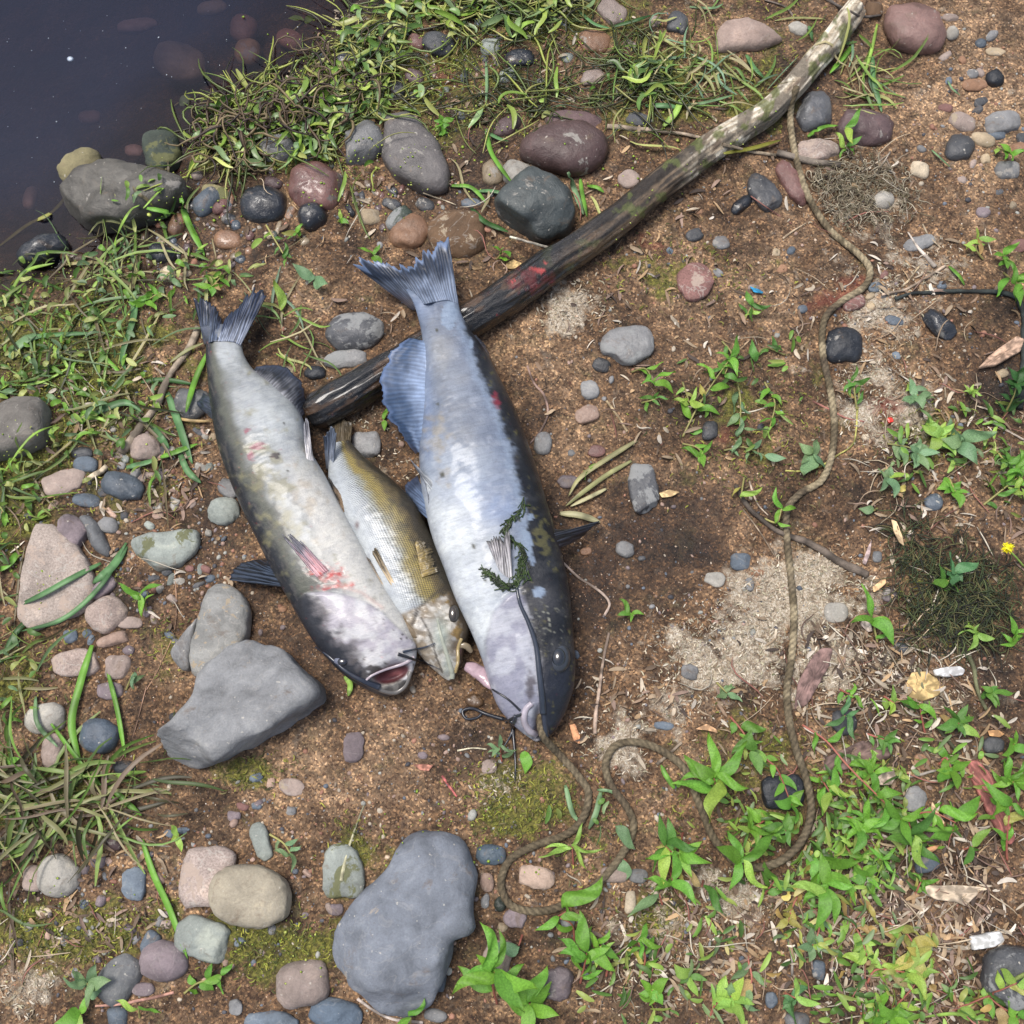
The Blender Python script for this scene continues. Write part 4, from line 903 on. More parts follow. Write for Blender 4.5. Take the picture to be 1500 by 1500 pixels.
base = mix(base, (.24, .31, .47), np.clip(bl(px, py, [(728, 745, 32, 26, .9), (700, 720, 45, 25, .5), (625, 600, 9, 80, .7), (620, 540, 9, 50, .6), (610, 450, 25, 20, .5)]), 0, 1))
base = mix(base, (.36, .31, .22), sstep(.35, .95, bl(px, py, [(640, 640, 22, 40, .8), (648, 700, 14, 18, .7)])+.4*J(9, 6))*.6)
base = mix(base, (.44, .48, .56), sstep(.3, .8, J(11, 7)+.5*J(40, 8))*.3)
head = inside_op*1.0
base = mix(base, mix((.32, .32, .40), (.50, .51, .57), sstep(-.5, .4, J(20, 9))), head*.9)
base = mix(base, (.13, .12, .14), sstep(.3, .8, bl(px, py, [(776, 1000, 9, 30, .9), (760, 1052, 14, 8, .5)])+.3*J(7, 10)))
# charcoal back: ragged, with a pale blue torn film edge
bd = sdline(px, py, [(655, 420), (676, 440), (684, 480), (692, 510), (703, 545), (716, 572), (731, 600), (739, 632), (752, 655), (750, 675), (758, 700), (770, 735), (771, 770), (768, 800), (770, 830), (764, 862), (777, 905), (789, 955), (795, 1010), (792, 1090)])
jagn = 3*fbm(px/5, py/5, 0, 61, 4)+3*fbm(px/24, py/24, 0, 62, 2)+2.5*np.abs(((py/9) % 1)-.5)*2*(py > 560)*(py < 720)
dk = sstep(7, -4, bd+jagn)*(1-.0*s)
film = sstep(17, 9, bd+jagn)*sstep(-2, 1, bd+jagn)*(py < 850)
base = mix(base, (.30, .38, .50), film*.4)
bk = mix((.012, .014, .020), (.034, .036, .042), sstep(-.1, .9, J(14, 63))); bk = mix(bk, (.018, .022, .035), sstep(940, 1000, py)); bk = mix(bk, (.10, .10, .11), bl(px, py, [(797, 880, 20, 22, .7), (720, 520, 6, 40, .4)]))
bk = mix(bk, (.30, .03, .06), sstep(.3, .7, bl(px, py, [(726, 590, 7, 14, 1.0)])+.3*J(5, 64))*.7)
bk = mix(bk, (.13, .12, .05), sstep(.3, .6, bl(px, py, [(790, 780, 14, 25, .7), (800, 800, 12, 14, .6)])+.5*J(6, 65))*.8)
col = mix(base, bk, dk)
for (x, y, a, b_) in [(659, 462, 14, 30), (772, 798, 9, 28), (777, 757, 6, 6), (690, 505, 4, 8), (780, 822, 5, 8), (790, 868, 12, 10)]:
    col = mix(col, (.26, .33, .44), sstep(.45, .6, np.exp(-((px-x)/a)**2-((py-y)/b_)**2)+.18*J(6, 66)))
col = mix(col, (.5, .5, .4), sstep(.52, .60, fbm(px/2.6, py/2.6, 0, 67, 2)*.8)*bl(px, py, [(800, 905, 22, 18, .9), (810, 930, 16, 18, .5)])*.8)
for (x, y, r) in [(640, 484, 2.2), (641, 592, 1.8), (648, 696, 3.4), (694, 800, 3.2), (711, 850, 1.6), (760, 762, 2.5), (612, 1000, 2)]:
    col = mix(col, (.05, .05, .03), np.exp(-(((px-x)/r)**2+((py-y)/(r*1.4))**2)**2))
col = mix(col, (.12, .07, .08), np.exp(-(mouth/4.0)**2)*sstep(1035, 1050, py)*up*.9)
col = mix(col, (.10, .14, .22), sstep(452, 418, py+6*J(12, 69))*.85)
body('C', rootC, None, M['catfish_skin'], col, uv, v)
for i in range(0, 300, 3):
    x0, x1 = v[i, :, 0].min(), v[i, :, 0].max(); y_ = v[i, :, 1]
def block_body(v):
    n = len(v)
    for i in range(0, n, 2):
        a, b_ = v[i, v.shape[1]//2, :2], v[i, 0, :2]
        for w in np.linspace(0, 1, 60):
            q = a*(1-w)+b_*w; ii, jj = int((q[0]-RX0)/RST), int((q[1]-RY0)/RST); BLOCK[ii:ii+2, jj:jj+2] = True
            SURF[ii:ii+2, jj:jj+2] = np.maximum(SURF[ii:ii+2, jj:jj+2], v[i, :, 2].max()*(1-abs(2*w-1)**3)*.98)
vC = v
fin('tail_fin', rootC, [(607, 456), (622, 446), (640, 442), (656, 440), (671, 446)], [(517, 388), (560, 381), (598, 386), (614, 372), (634, 360), (657, 346)], (.17, .21, .29), (.014, .022, .042), own='C', zb=.0012, zt=.02, hz=.060, nr=26, jag=.14, edge=(.12, .17, .28), n=110, nt=30, thick=.0012, amp=.0005, rayc=.6)
fin('anal_fin', rootC, [(627, 500), (626, 540), (625, 590), (622, 625), (622, 662)], [(600, 496), (579, 510), (563, 538), (557, 575), (567, 606), (588, 636), (609, 664)], (.22, .29, .43), (.035, .065, .13), own='C', zb=-.003, nr=30, hz=[.054, .057, .053, .044, .036, .032, .034], jag=.08, edge=(.10, .15, .27), n=120, thick=.0012, amp=.00035, rayc=.35)
fin('dorsal_fin', rootC, [(693, 492), (706, 520), (717, 545)], [(697, 490), (713, 510), (719, 540)], (.30, .38, .5), (.05, .055, .07), own='C', zb=-.004, hz=.036, nr=8)
fin('pelvic_fin', rootC, [(640, 712), (636, 722), (631, 735), (628, 745)], [(598, 670), (612, 690), (622, 705), (628, 728)], (.45, .48, .5), (.08, .09, .11), own='C', zb=-.003, hz=.075, nr=7, jag=.2, label='stiff pelvic fin with grey rays')
fin('pelvic_fin', rootC, [(627, 760), (624, 740), (622, 725)], [(606, 742), (592, 715), (611, 696)], (.16, .22, .34), (.035, .05, .09), own='C', zb=-.004, hz=.022, nr=8, label='dark blue pelvic fin lying on the soil')
fin('pectoral_fin', rootC, [(751, 850), (742, 846), (733, 838), (728, 828)], [(746, 775), (738, 783), (726, 778), (712, 793)], (.52, .50, .50), (.20, .19, .20), own='C', zb=-.001, zt=.012, nr=9, jag=.2, edge=(.10, .10, .10), curve=.006, rayc=.9)
fin('pectoral_fin', rootC, [(797, 772), (801, 785), (808, 806)], [(845, 782), (868, 768), (876, 766), (842, 794)], (.03, .033, .045), (.02, .024, .035), own='C', zb=-.006, hz=.016, nr=6, label='dark pectoral fin sticking out over the soil', rayc=1.2)
strip('fin_spine', rootC, [(806, 806), (835, 788), (868, 768)], .0042, .0016, (.10, .13, .14), z=[.03, .022, .016])
eye = ball('eye', rootC, 818, 963, .0125, (.012, .014, .018), 'eye', off=-.004, sq=(.82, 1.05, .75), own='C')
ring = ball('eye_ring', rootC, 818, 963, .0165, (.035, .04, .05), 'skin_thin', off=-.0065, sq=(.85, 1.1, .6), own='C')
strip('barbel', rootC, [(757, 862), (762, 885), (774, 912), (785, 945), (790, 985), (794, 1020), (796, 1045)], .0018, .0042, (.03, .038, .055), own='C', off=.0015, label='long whisker laid back along the head')
strip('barbel', rootC, [(708, 1000), (725, 1012), (745, 1025), (762, 1041)], .0011, .0014, (.012, .014, .02), own='C', off=.001)
strip('barbel', rootC, [(750, 1056), (735, 1053), (712, 1046), (692, 1038), (678, 1042), (683, 1053), (698, 1052), (706, 1046)], .0026, .0016, (.015, .018, .026), off=.004, label='whisker curled into a loop on the soil')
strip('barbel', rootC, [(755, 1048), (752, 1060), (749, 1075), (737, 1096)], .0022, .0008, (.03, .035, .05), off=.003)
strip('barbel', rootC, [(750, 1056), (753, 1090), (755, 1120), (754, 1145)], .0026, .0007, (.015, .018, .026), off=.003, label='whisker hanging straight down on the soil')
strip('barbel', rootC, [(740, 1058), (754, 1050), (764, 1046)], .0016, .0014, (.02, .024, .03), own='C', off=.002)
strip('lip', rootC, [(779, 1030), (770, 1040), (768, 1056), (775, 1070), (784, 1076)], .0036, .0045, (.42, .38, .43), own='C', off=-.0005, label='pale grey folded lower lip')
strip('lip', rootC, [(796, 1036), (797, 1052), (799, 1068), (801, 1078)], .003, .0035, (.03, .035, .05), own='C', off=-.0005, label='dark upper lip')
def slab_part(name, root, poly, zlist, th, col, matn='flesh', label=None):
    P = spline(np.array([(x, y, z) for (x, y), z in zip(poly, zlist)], float), 40)
    Pw = np.array([at(x, y, z) for x, y, z in P]); R = th*np.sin(np.linspace(.25, np.pi-.4, 40))**.6
    o = ob(name, tube_mesh(name, Pw-np.array(root.location), R, M[matn], np.array(col)*.9, 14, lambda a, b: 1+.22*np.cos(b*2+.5)+.12*fbm(a/6., np.cos(b)*1.5, np.sin(b)*1.5, 3, 3)), root)
    if label: o['label'] = label
    return o
slab_part('gill_flap', rootC, [(722, 1008), (708, 990), (694, 980), (682, 976)], [.035, .030, .026, .024], .0075, (.44, .31, .35), label='pink gill membrane poking out beside the throat')

# ---- walleye
rootB = empty('walleye', tuple(onground(580, 820)), 'slim golden brown walleye squeezed between the two catfish', 'fish', 'freshly caught fish on the bank')
stB = [(488, 650, 512, 645), (485, 664, 520, 655), (481, 690, 541, 676), (484, 725, 578, 706), (500, 765, 609, 739), (518, 800, 631, 784), (538, 845, 652, 829), (559, 881, 668, 870), (582, 916, 681, 900), (604, 946, 687, 927), (624, 970, 680, 952), (640, 985, 676, 972), (650, 993, 670, 985), (657, 997, 666, 993)]
zB = np.array([.020, .021, .024, .027, .029, .030, .031, .031, .030, .028, .026, .024, .021, .02])
hB = np.array([.35, .45, .52, .58, .60, .60, .60, .60, .60, .60, .62, .65, .7, .7])
v, uv, al, cx, cz, Cc, Wc = loft(stB, zB, hB, n=220, k=110); px, py = proj(v); s = cx[None]+0*px; up = (cz > 0)[None]*1.0
J = lambda q, k, o=4: fbm(px/q, py/q, 0, k, o)
hl = sdline(px, py, [(683, 850), (640, 868), (600, 900), (588, 930)]) > 0
hd = sstep(-3, 3, sdline(px, py, [(560, 925), (600, 905), (618, 880), (640, 858), (690, 845)])*-1)
hd = sstep(872, 880, py+(px-640)*.45)
sn = s+.10*J(18, 71)+.05*J(5, 72)
c_ = mix((.50, .54, .57), (.36, .37, .30), sstep(-.3, .1, sn)); c_ = mix(c_, (.36, .28, .08), sstep(-.05, .2, sn)); c_ = mix(c_, (.15, .11, .045), sstep(.3, .5, sn)); c_ = mix(c_, (.05, .04, .025), sstep(.52, .78, sn))
c_ = mix(c_, (.05, .045, .03), sstep(.45, .7, J(11, 73)+.25)*sstep(.1, .4, s)*.5)
c_ = mix(c_, (.70, .74, .76), bl(px, py, [(560, 800, 22, 40, .7), (585, 860, 16, 25, .5)]))
hc = mix((.30, .25, .19), (.56, .53, .48), sstep(-.4, .4, J(9, 74))); hc = mix(hc, (.36, .41, .37), bl(px, py, [(646, 930, 12, 26, 1), (655, 975, 9, 20, .8)])); hc = mix(hc, (.26, .17, .06), sstep(.45, .75, bl(px, py, [(640, 872, 20, 10, .8), (672, 925, 10, 20, .9), (625, 895, 6, 14, .6), (658, 882, 10, 8, .8)])+.35*J(6, 75)))
hc = mix(hc, (.07, .05, .03), sstep(.55, .85, sn)); hc = mix(hc, (.07, .055, .04), sstep(.3, .6, np.exp(-((np.abs(sdline(px, py, [(618, 905), (632, 935), (640, 965), (648, 985)])))/1.8)**2)+.2*J(5, 76)-.1)*.8)
c_ = mix(c_, hc, hd)
c_ = mix(c_, (.06, .045, .03), np.exp(-((np.abs(sdline(px, py, [(668, 853), (640, 868), (612, 892), (604, 915)]))/2.2)**2))*.9)
c_ = mix(c_, (.10, .03, .02), np.exp(-((px-523)/3)**2-((py-769)/6)**2)*.8)
v[..., 2] += up*(.0012*hd*J(8, 77)+.0004*J(6, 78)); v[..., 2] += up*.002*sstep(0, 5, sdline(px, py, [(606, 920), (612, 892), (640, 868), (668, 853)])*-1*0)
for (x, y, a, b_, d) in [(668, 950, 7, 13, -.006), (664, 900, 8, 15, .0025), (612, 900, 4, 14, -.003)]:
    v[..., 2] += up*d*np.exp(-((px-x)/a)**2-((py-y)/b_)**2)
c_ = mix(c_, (.05, .02, .02), np.exp(-((px-672)/6)**2-((py-952)/10)**2))
scaly = (1-hd)*sstep(-.75, .0, s)*1.0+.0
body('B', rootB, None, M['walleye_skin'], c_, uv, v, attrs=dict(scaly=np.clip(scaly, .12, 1)))
vB = v
fin('tail_fin', rootB, [(489, 655), (500, 650), (513, 650)], [(480, 622), (498, 612), (516, 618)], (.10, .075, .04), (.07, .055, .035), own='B', zb=-.002, hz=.012, nr=12, jag=.1)
fin('dorsal_fin', rootB, [(608, 795), (612, 815), (615, 832), (618, 846)], [(612, 790), (626, 800), (636, 815), (642, 838)], (.27, .19, .05), (.09, .07, .035), own='B', zb=.0015, zt=.005, nr=15, jag=.35, rayc=.6, amp=.0001, curve=.001)
fin('pectoral_fin', rootB, [(582, 862), (576, 862)], [(552, 806), (549, 802), (546, 812)], (.45, .35, .22), (.13, .10, .06), own='B', zb=-.001, zt=.004, nr=4, rayc=1.1, n=30)
fin('pelvic_fin', rootB, [(567, 866), (560, 862)], [(540, 818), (536, 815), (536, 826)], (.35, .28, .2), (.10, .08, .06), own='B', zb=-.001, zt=.004, nr=4, rayc=1.1, n=30)
fin('pelvic_fin', rootB, [(498, 722), (502, 735), (505, 750)], [(482, 700), (486, 715), (497, 748)], (.18, .12, .07), (.03, .025, .02), own='B', zb=.0, zt=.004, nr=5, label='short dark lower fin')
ball('eye', rootB, 664, 899, .0085, (.03, .022, .012), 'eye', off=-.003, sq=(.8, 1.3, .7), own='B')
strip('jaw', rootB, [(640, 905), (646, 930), (655, 960), (662, 985), (662, 994)], .0016, .0035, (.36, .38, .31), own='B', off=-.001)
strip('lip', rootB, [(676, 935), (671, 950), (671, 968), (667, 985)], .0022, .002, (.34, .26, .12), own='B', off=0.0)
slab_part('gill_cover', rootB, [(572, 882), (580, 902), (597, 920), (612, 932)], [.045, .046, .046, .044], .006, (.20, .15, .09), 'skin_thin', label='brown gill edge showing beside the left catfish throat')
slab_part('jaw', rootB, [(668, 945), (682, 946), (691, 955)], [.034, .034, .028], .0034, (.24, .19, .12), 'skin_thin', label='brown jaw bone standing open')

# ---- left catfish
rootA = empty('catfish', tuple(onground(430, 740)), 'left-hand catfish, grey with white belly, open mouth and a red wound at its fin', 'fish', 'freshly caught fish on the bank')
stA = [(293, 478, 346, 474), (301, 500, 353, 497), (302, 527, 358, 521), (306, 567, 375, 545), (312, 615, 412, 572), (322, 660, 442, 610), (338, 706, 453, 655), (358, 752, 476, 696), (380, 797, 498, 739), (402, 842, 523, 786), (425, 882, 548, 831), (446, 918, 574, 876), (467, 950, 597, 912), (492, 978, 609, 942), (516, 998, 610, 963), (538, 1011, 605, 983), (555, 1018, 597, 1001), (567, 1021, 588, 1013)]
zA = np.array([.026, .027, .029, .033, .037, .040, .042, .042, .042, .042, .042, .041, .039, .036, .033, .029, .024, .021])
hA = np.array([.08, .36, .50, .62, .66, .70, .72, .72, .70, .68, .66, .64, .62, .58, .56, .54, .52, .5])
v, uv, al, cx, cz, Cc, Wc = loft(stA, zA, hA); px, py = proj(v); s = cx[None]+0*px; up = (cz > 0)[None]*1.0
J = lambda q, k, o=4: fbm(px/q, py/q, 0, k, o)
ol = sdline(px, py, [(430, 885), (447, 868), (475, 866), (505, 870), (535, 880), (560, 896), (575, 912), (600, 935)])
inside = sstep(-2, 3, -ol if np.mean(ol[250]) < 0 else ol)
v[..., 2] += up*.003*inside-up*.0022*np.exp(-((ol)/3.5)**2)*(s < .6)
chev = np.sin((px*.25+py*.95)*.75+4*J(30, 80))*bl(px, py, [(370, 610, 60, 80, .9), (350, 540, 30, 50, .6)])
v[..., 2] += up*(.00025*chev+.0009*J(35, 81)+.0002*J(8, 82))
md = ((px-574)*math.cos(.35)+(py-986)*-math.sin(.35))/27, ((px-574)*math.sin(.35)+(py-986)*math.cos(.35))/13
mm = np.exp(-(md[0]**2+md[1]**2)**1.6); v[..., 2] -= up*.019*mm
base = mix((.27, .285, .285), (.40, .42, .43), sstep(-.7, .7, J(30, 83)+.4*J(8, 84)))
base = mix(base, (.68, .665, .62), sstep(.0, .5, s+.10*J(40, 85))*sstep(630, 740, py))
base = mix(base, (.58, .62, .64), bl(px, py, [(400, 620, 45, 45, .6), (330, 520, 25, 30, .4)]))
base = mix(base, (.12, .125, .10), sstep(.0, -.55, s+.14*J(25, 86)))
base = mix(base, (.022, .025, .032), sstep(-.5, -.8, s+.06*J(14, 87)))
base = mix(base, (.26, .24, .13), sstep(.35, .9, bl(px, py, [(400, 700, 30, 50, 1), (370, 650, 25, 30, .6), (430, 760, 20, 30, .5), (385, 760, 30, 40, .5)])+.55*J(14, 88))*.65)
base = mix(base, (.48, .40, .30), sstep(.4, .9, bl(px, py, [(450, 730, 30, 40, .8), (455, 790, 20, 30, .6)])+.5*J(12, 89))*.5)
base = mix(base, (.12, .11, .10), sstep(.45, .65, fbm((px*.9-py*.4)/4, (px*.4+py*.9)/16, 0, 90, 4))*sstep(.1, -.6, s)*.45)
hdc = mix((.50, .47, .52), (.68, .67, .68), sstep(-.5, .4, J(16, 91))); hdc = mix(hdc, (.14, .13, .14), sstep(-.15, -.6, s+.25*J(18, 92))); hdc = mix(hdc, (.025, .027, .035), sstep(-.4, -.7, s+.15*J(9, 93)))
hdc = mix(hdc, (.10, .09, .09), sstep(.3, .7, bl(px, py, [(545, 985, 22, 12, .9), (525, 970, 12, 8, .5)])+.4*J(6, 94)))
base = mix(base, hdc, inside)
dn = bl(px, py, [(580, 1006, 40, 12, 1.2)]); base = mix(base, mix((.13, .12, .11), (.30, .28, .25), sstep(-.2, .5, J(7, 95))), sstep(.35, .7, dn))
for (x, y, a, b_) in [(362, 630, 5, 5), (376, 655, 12, 6), (368, 668, 7, 9), (384, 650, 8, 3)]:
    base = mix(base, (.28, .06, .10), sstep(.35, .75, np.exp(-((px-x)/a)**2-((py-y)/b_)**2)+.3*J(4, 96))*.8)
base = mix(base, (.07, .06, .06), sstep(.5, .8, bl(px, py, [(404, 668, 10, 6, 1)])+.3*J(3, 97)))
wd = sstep(.3, .9, bl(px, py, [(487, 845, 20, 14, 1), (468, 838, 18, 14, .8), (500, 856, 22, 8, .8), (480, 860, 26, 5, .8)])+.35*J(5, 98))
base = mix(base, mix((.60, .36, .33), (.62, .05, .045), sstep(-.3, .35, J(6, 99))), wd*.85); v[..., 2] += up*wd*.0018*J(4, 100)
base = mix(base, (.60, .40, .36), np.exp(-(sdline(px, py, [(495, 858), (530, 868), (560, 890)])/3)**2)*.5)
base = mix(base, (.09, .025, .03), sstep(.15, .6, mm)); base = mix(base, (.30, .10, .10), mm*np.exp(-((px-580)/8)**2-((py-983)/5)**2))
for (x, y, r) in [(416, 620, 2), (590, 930, 1.6), (588, 936, 1.6), (596, 935, 1.4), (421, 690, 2)]: base = mix(base, (.05, .05, .04), np.exp(-(((px-x)/r)**2+((py-y)/r)**2)**2))
base = mix(base, (.10, .12, .17), sstep(508, 480, py+4*J(12, 68))*.8)
body('A', rootA, None, M['catfish_skin'], base, uv, v)
vA = v
for q in (vC, vB, vA): block_body(q)
fin('tail_fin', rootA, [(300, 506), (306, 502), (314, 500), (324, 500)], [(283, 436), (296, 434), (314, 446), (325, 470)], (.09, .115, .17), (.014, .02, .04), own='A', zb=.001, hz=.022, nr=12, jag=.12, n=70, rayc=1.1, label='ragged dark left lobe of the tail')
fin('tail_fin', rootA, [(319, 500), (334, 500), (344, 502), (352, 507)], [(330, 468), (350, 446), (376, 424), (391, 431)], (.22, .25, .32), (.018, .027, .055), own='A', zb=.001, hz=.026, nr=14, jag=.12, n=70, rayc=1.1, label='long blue grey right lobe of the tail')
fin('anal_fin', rootA, [(362, 550), (386, 568), (408, 592), (432, 622)], [(376, 538), (412, 537), (440, 558), (448, 604)], (.30, .30, .32), (.025, .03, .045), own='A', zb=-.006, hz=.030, nr=24, jag=.05, edge=(.03, .04, .07), rayc=.8)
fin('adipose_fin', rootA, [(311, 585), (313, 602), (316, 618)], [(298, 575), (288, 592), (302, 606)], (.05, .06, .09), (.02, .028, .05), own='A', zb=-.005, hz=.018, nr=3)
fin('pelvic_fin', rootA, [(459, 676), (454, 676), (449, 674)], [(452, 618), (449, 616), (445, 626)], (.52, .50, .50), (.16, .16, .18), own='A', zb=-.002, hz=.072, nr=6, rayc=1, label='slim standing pelvic fin with grey rays')
fin('pelvic_fin', rootA, [(492, 700), (486, 694), (478, 688)], [(493, 634), (484, 628), (474, 640)], (.30, .34, .42), (.09, .11, .15), own='A', zb=-.002, hz=.060, nr=7, rayc=1, label='blue grey pelvic fin over the walleye')
fin('pectoral_fin', rootA, [(482, 836), (472, 842), (464, 846)], [(440, 792), (424, 788), (414, 786)], (.55, .30, .32), (.12, .12, .15), own='A', zb=0, zt=.006, nr=10, jag=.3, n=60, rayc=.9)
fin('pectoral_fin', rootA, [(408, 832), (412, 846), (416, 860)], [(388, 818), (350, 828), (336, 850)], (.025, .035, .055), (.02, .028, .045), own='A', zb=-.008, hz=.014, nr=8, jag=.05, label='wet black pectoral fin sticking out on the soil', rayc=1.4, amp=.0012)
ball('eye', rootA, 500, 968, .0075, (.13, .14, .19), 'eye', off=-.004, sq=(1.2, .75, .7), own='A')
ball('pupil', rootA, 502, 969, .0055, (.01, .01, .015), 'eye', off=.0005, sq=(1.1, .8, .5), own='A')
strip('barbel', rootA, [(462, 948), (480, 960), (510, 985), (538, 1000), (556, 1007)], .0012, .0045, (.02, .025, .04), own='A', off=.0, label='thick dark whisker along the upper jaw')
strip('barbel', rootA, [(583, 958), (604, 965), (625, 972), (644, 980)], .0022, .0006, (.015, .016, .022), off=.004)
strip('barbel', rootA, [(590, 955), (608, 951), (622, 948), (637, 942)], .0016, .0006, (.03, .04, .06), off=.004)
strip('lip', rootA, [(532, 1000), (545, 989), (565, 980), (590, 972), (606, 963)], .0016, .0028, (.44, .38, .42), own='A', off=-.0005, label='pale lower lip of the open mouth')
strip('lip', rootA, [(548, 1004), (562, 1012), (580, 1014), (594, 1003), (601, 984)], .003, .003, (.16, .15, .14), own='A', off=-.001, label='dark rounded upper lip')
# ---------------------------------------------------------------- rope, roots, twigs
def drape(pts, n, r, lift=0.0, smooth=9, zend=None):
    q = spline(np.array(pts, float), n); P = onground(q[:, 0], q[:, 1])
    z = P[:, 2].copy()
    for _ in range(3):
        P = at(q[:, 0], q[:, 1], z); z = surf(P[:, 0], P[:, 1])+r*.8+lift
        k = smooth; z = np.maximum(np.convolve(np.pad(z, k, 'edge'), np.ones(2*k+1)/(2*k+1), 'valid'), 0*z+ground_h(P[:, 0], P[:, 1], False)+r*.6)
    if zend is not None:
        w = np.clip((np.arange(n)-(n-zend[1]))/zend[1], 0, 1); w = w*w*(3-2*w); z = z*(1-w)+zend[0]*w
    return at(q[:, 0], q[:, 1], z)
rp = [(1167, 128), (1160, 150), (1158, 182), (1167, 235), (1185, 290), (1216, 337), (1255, 370), (1274, 394), (1266, 420), (1232, 442), (1208, 468), (1205, 515), (1216, 570), (1222, 620), (1218, 668), (1203, 704), (1172, 723), (1153, 748), (1153, 792), (1158, 840), (1163, 900), (1160, 960), (1153, 1010), (1156, 1055), (1167, 1100), (1182, 1145), (1188, 1190), (1172, 1235), (1135, 1265), (1090, 1268), (1050, 1235), (1025, 1180), (1005, 1130), (975, 1103), (938, 1088), (902, 1092), (887, 1120), (896, 1152), (918, 1182), (928, 1212), (912, 1250), (878, 1292), (838, 1320), (792, 1335), (750, 1327), (734, 1297), (745, 1262), (780, 1240), (830, 1222), (855, 1196), (862, 1162), (848, 1138), (822, 1108), (800, 1085), (792, 1066), (790, 1040)]
n = 3000; RP = drape(rp, n, .0050, smooth=25, zend=(.026, 110))
_rx0, _ry0 = proj(RP); _li = .009*sstep(1020, 1090, _ry0)*sstep(1090, 1120, _rx0); _li = np.convolve(_li, np.ones(41)/41, 'same'); RP = at(_rx0, _ry0, RP[:, 2]+_li)
for x_, y_, z_ in RP[::6]:
    ii, jj = int(round((x_-RX0)/RST)), int(round((y_-RY0)/RST)); BLOCK[ii-1:ii+2, jj-1:jj+2] = True
sl = np.r_[0, np.cumsum(np.linalg.norm(np.diff(RP, axis=0), axis=1))]
rfn = lambda a, b: 1+.13*np.abs(np.cos(1.5*b+sl[a]*400))-.07+.06*fbm(sl[a]*300, b*2, 0, 5, 2)
cc = mix((.125, .098, .058), (.33, .27, .17), sstep(-.5, .5, fbm(sl*60, 0, 0, 6, 3))); cc = mix(cc, (.07, .05, .035), sstep(.2, .6, fbm(sl*25, 4, 0, 7, 3))*.6)
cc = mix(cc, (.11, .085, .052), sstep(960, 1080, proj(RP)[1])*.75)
k = 20; v, f = tube_vf(RP, .0044, k, True, rfn); th = np.tile(np.linspace(0, 2*np.pi, k, endpoint=False), n)
tw = np.abs(np.cos(1.5*th+np.repeat(sl, k)*400)); c4 = np.vstack([np.repeat(cc, k, 0)*(0.6+.5*tw)[:, None], cc[:1], cc[-1:]])
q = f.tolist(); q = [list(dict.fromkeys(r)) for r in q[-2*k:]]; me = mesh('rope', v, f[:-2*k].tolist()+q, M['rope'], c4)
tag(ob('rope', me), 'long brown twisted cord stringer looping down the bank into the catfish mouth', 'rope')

def twig(pts, r0, r1, col, label, cat='twig', name='twig', lift=0.0, branches=(), mk='twig', k=12, rough=.22):
    n = max(24, int(sum(math.dist(a[:2], b[:2]) for a, b in zip(pts[:-1], pts[1:]))/3)); n = min(n, 220)
    P = drape(pts, n, (r0+r1)/2, lift, smooth=max(3, n//12)); s = np.arange(n); sd = sum(map(ord, label))
    w = (r0+r1)/2; P[:, 0] += w*.35*fbm(s/9., sd, 0, 1, 2); P[:, 1] += w*.35*fbm(s/9., sd, 5, 2, 2)
    R = np.linspace(r0, r1, n); rf = lambda a, b: 1+rough*fbm(a/7., np.cos(b)*1.2, np.sin(b)*1.2, sd, 3)+rough*.5*fbm(a/16., np.cos(b)*4, np.sin(b)*4, sd+1, 2)
    col = np.array(col); c = mix(col*.55, np.minimum(col*1.4, .8), sstep(-.4, .4, fbm(s/6., sd, 0, 3, 3)))
    ce = P.mean(0); o = ob(name, tube_mesh(name, P-ce, R, M[mk], c, k, rf), None, ce); tag(o, label, cat)
    for b_ in branches:
        nb = 20; Pb = drape(b_[0], nb, b_[1], lift+.001, smooth=2); ob('side_twig', tube_mesh('side_twig', Pb-ce, np.linspace(b_[1], b_[1]*.5, nb), M[mk], col, 8), o)
    return o
px2m = .00088
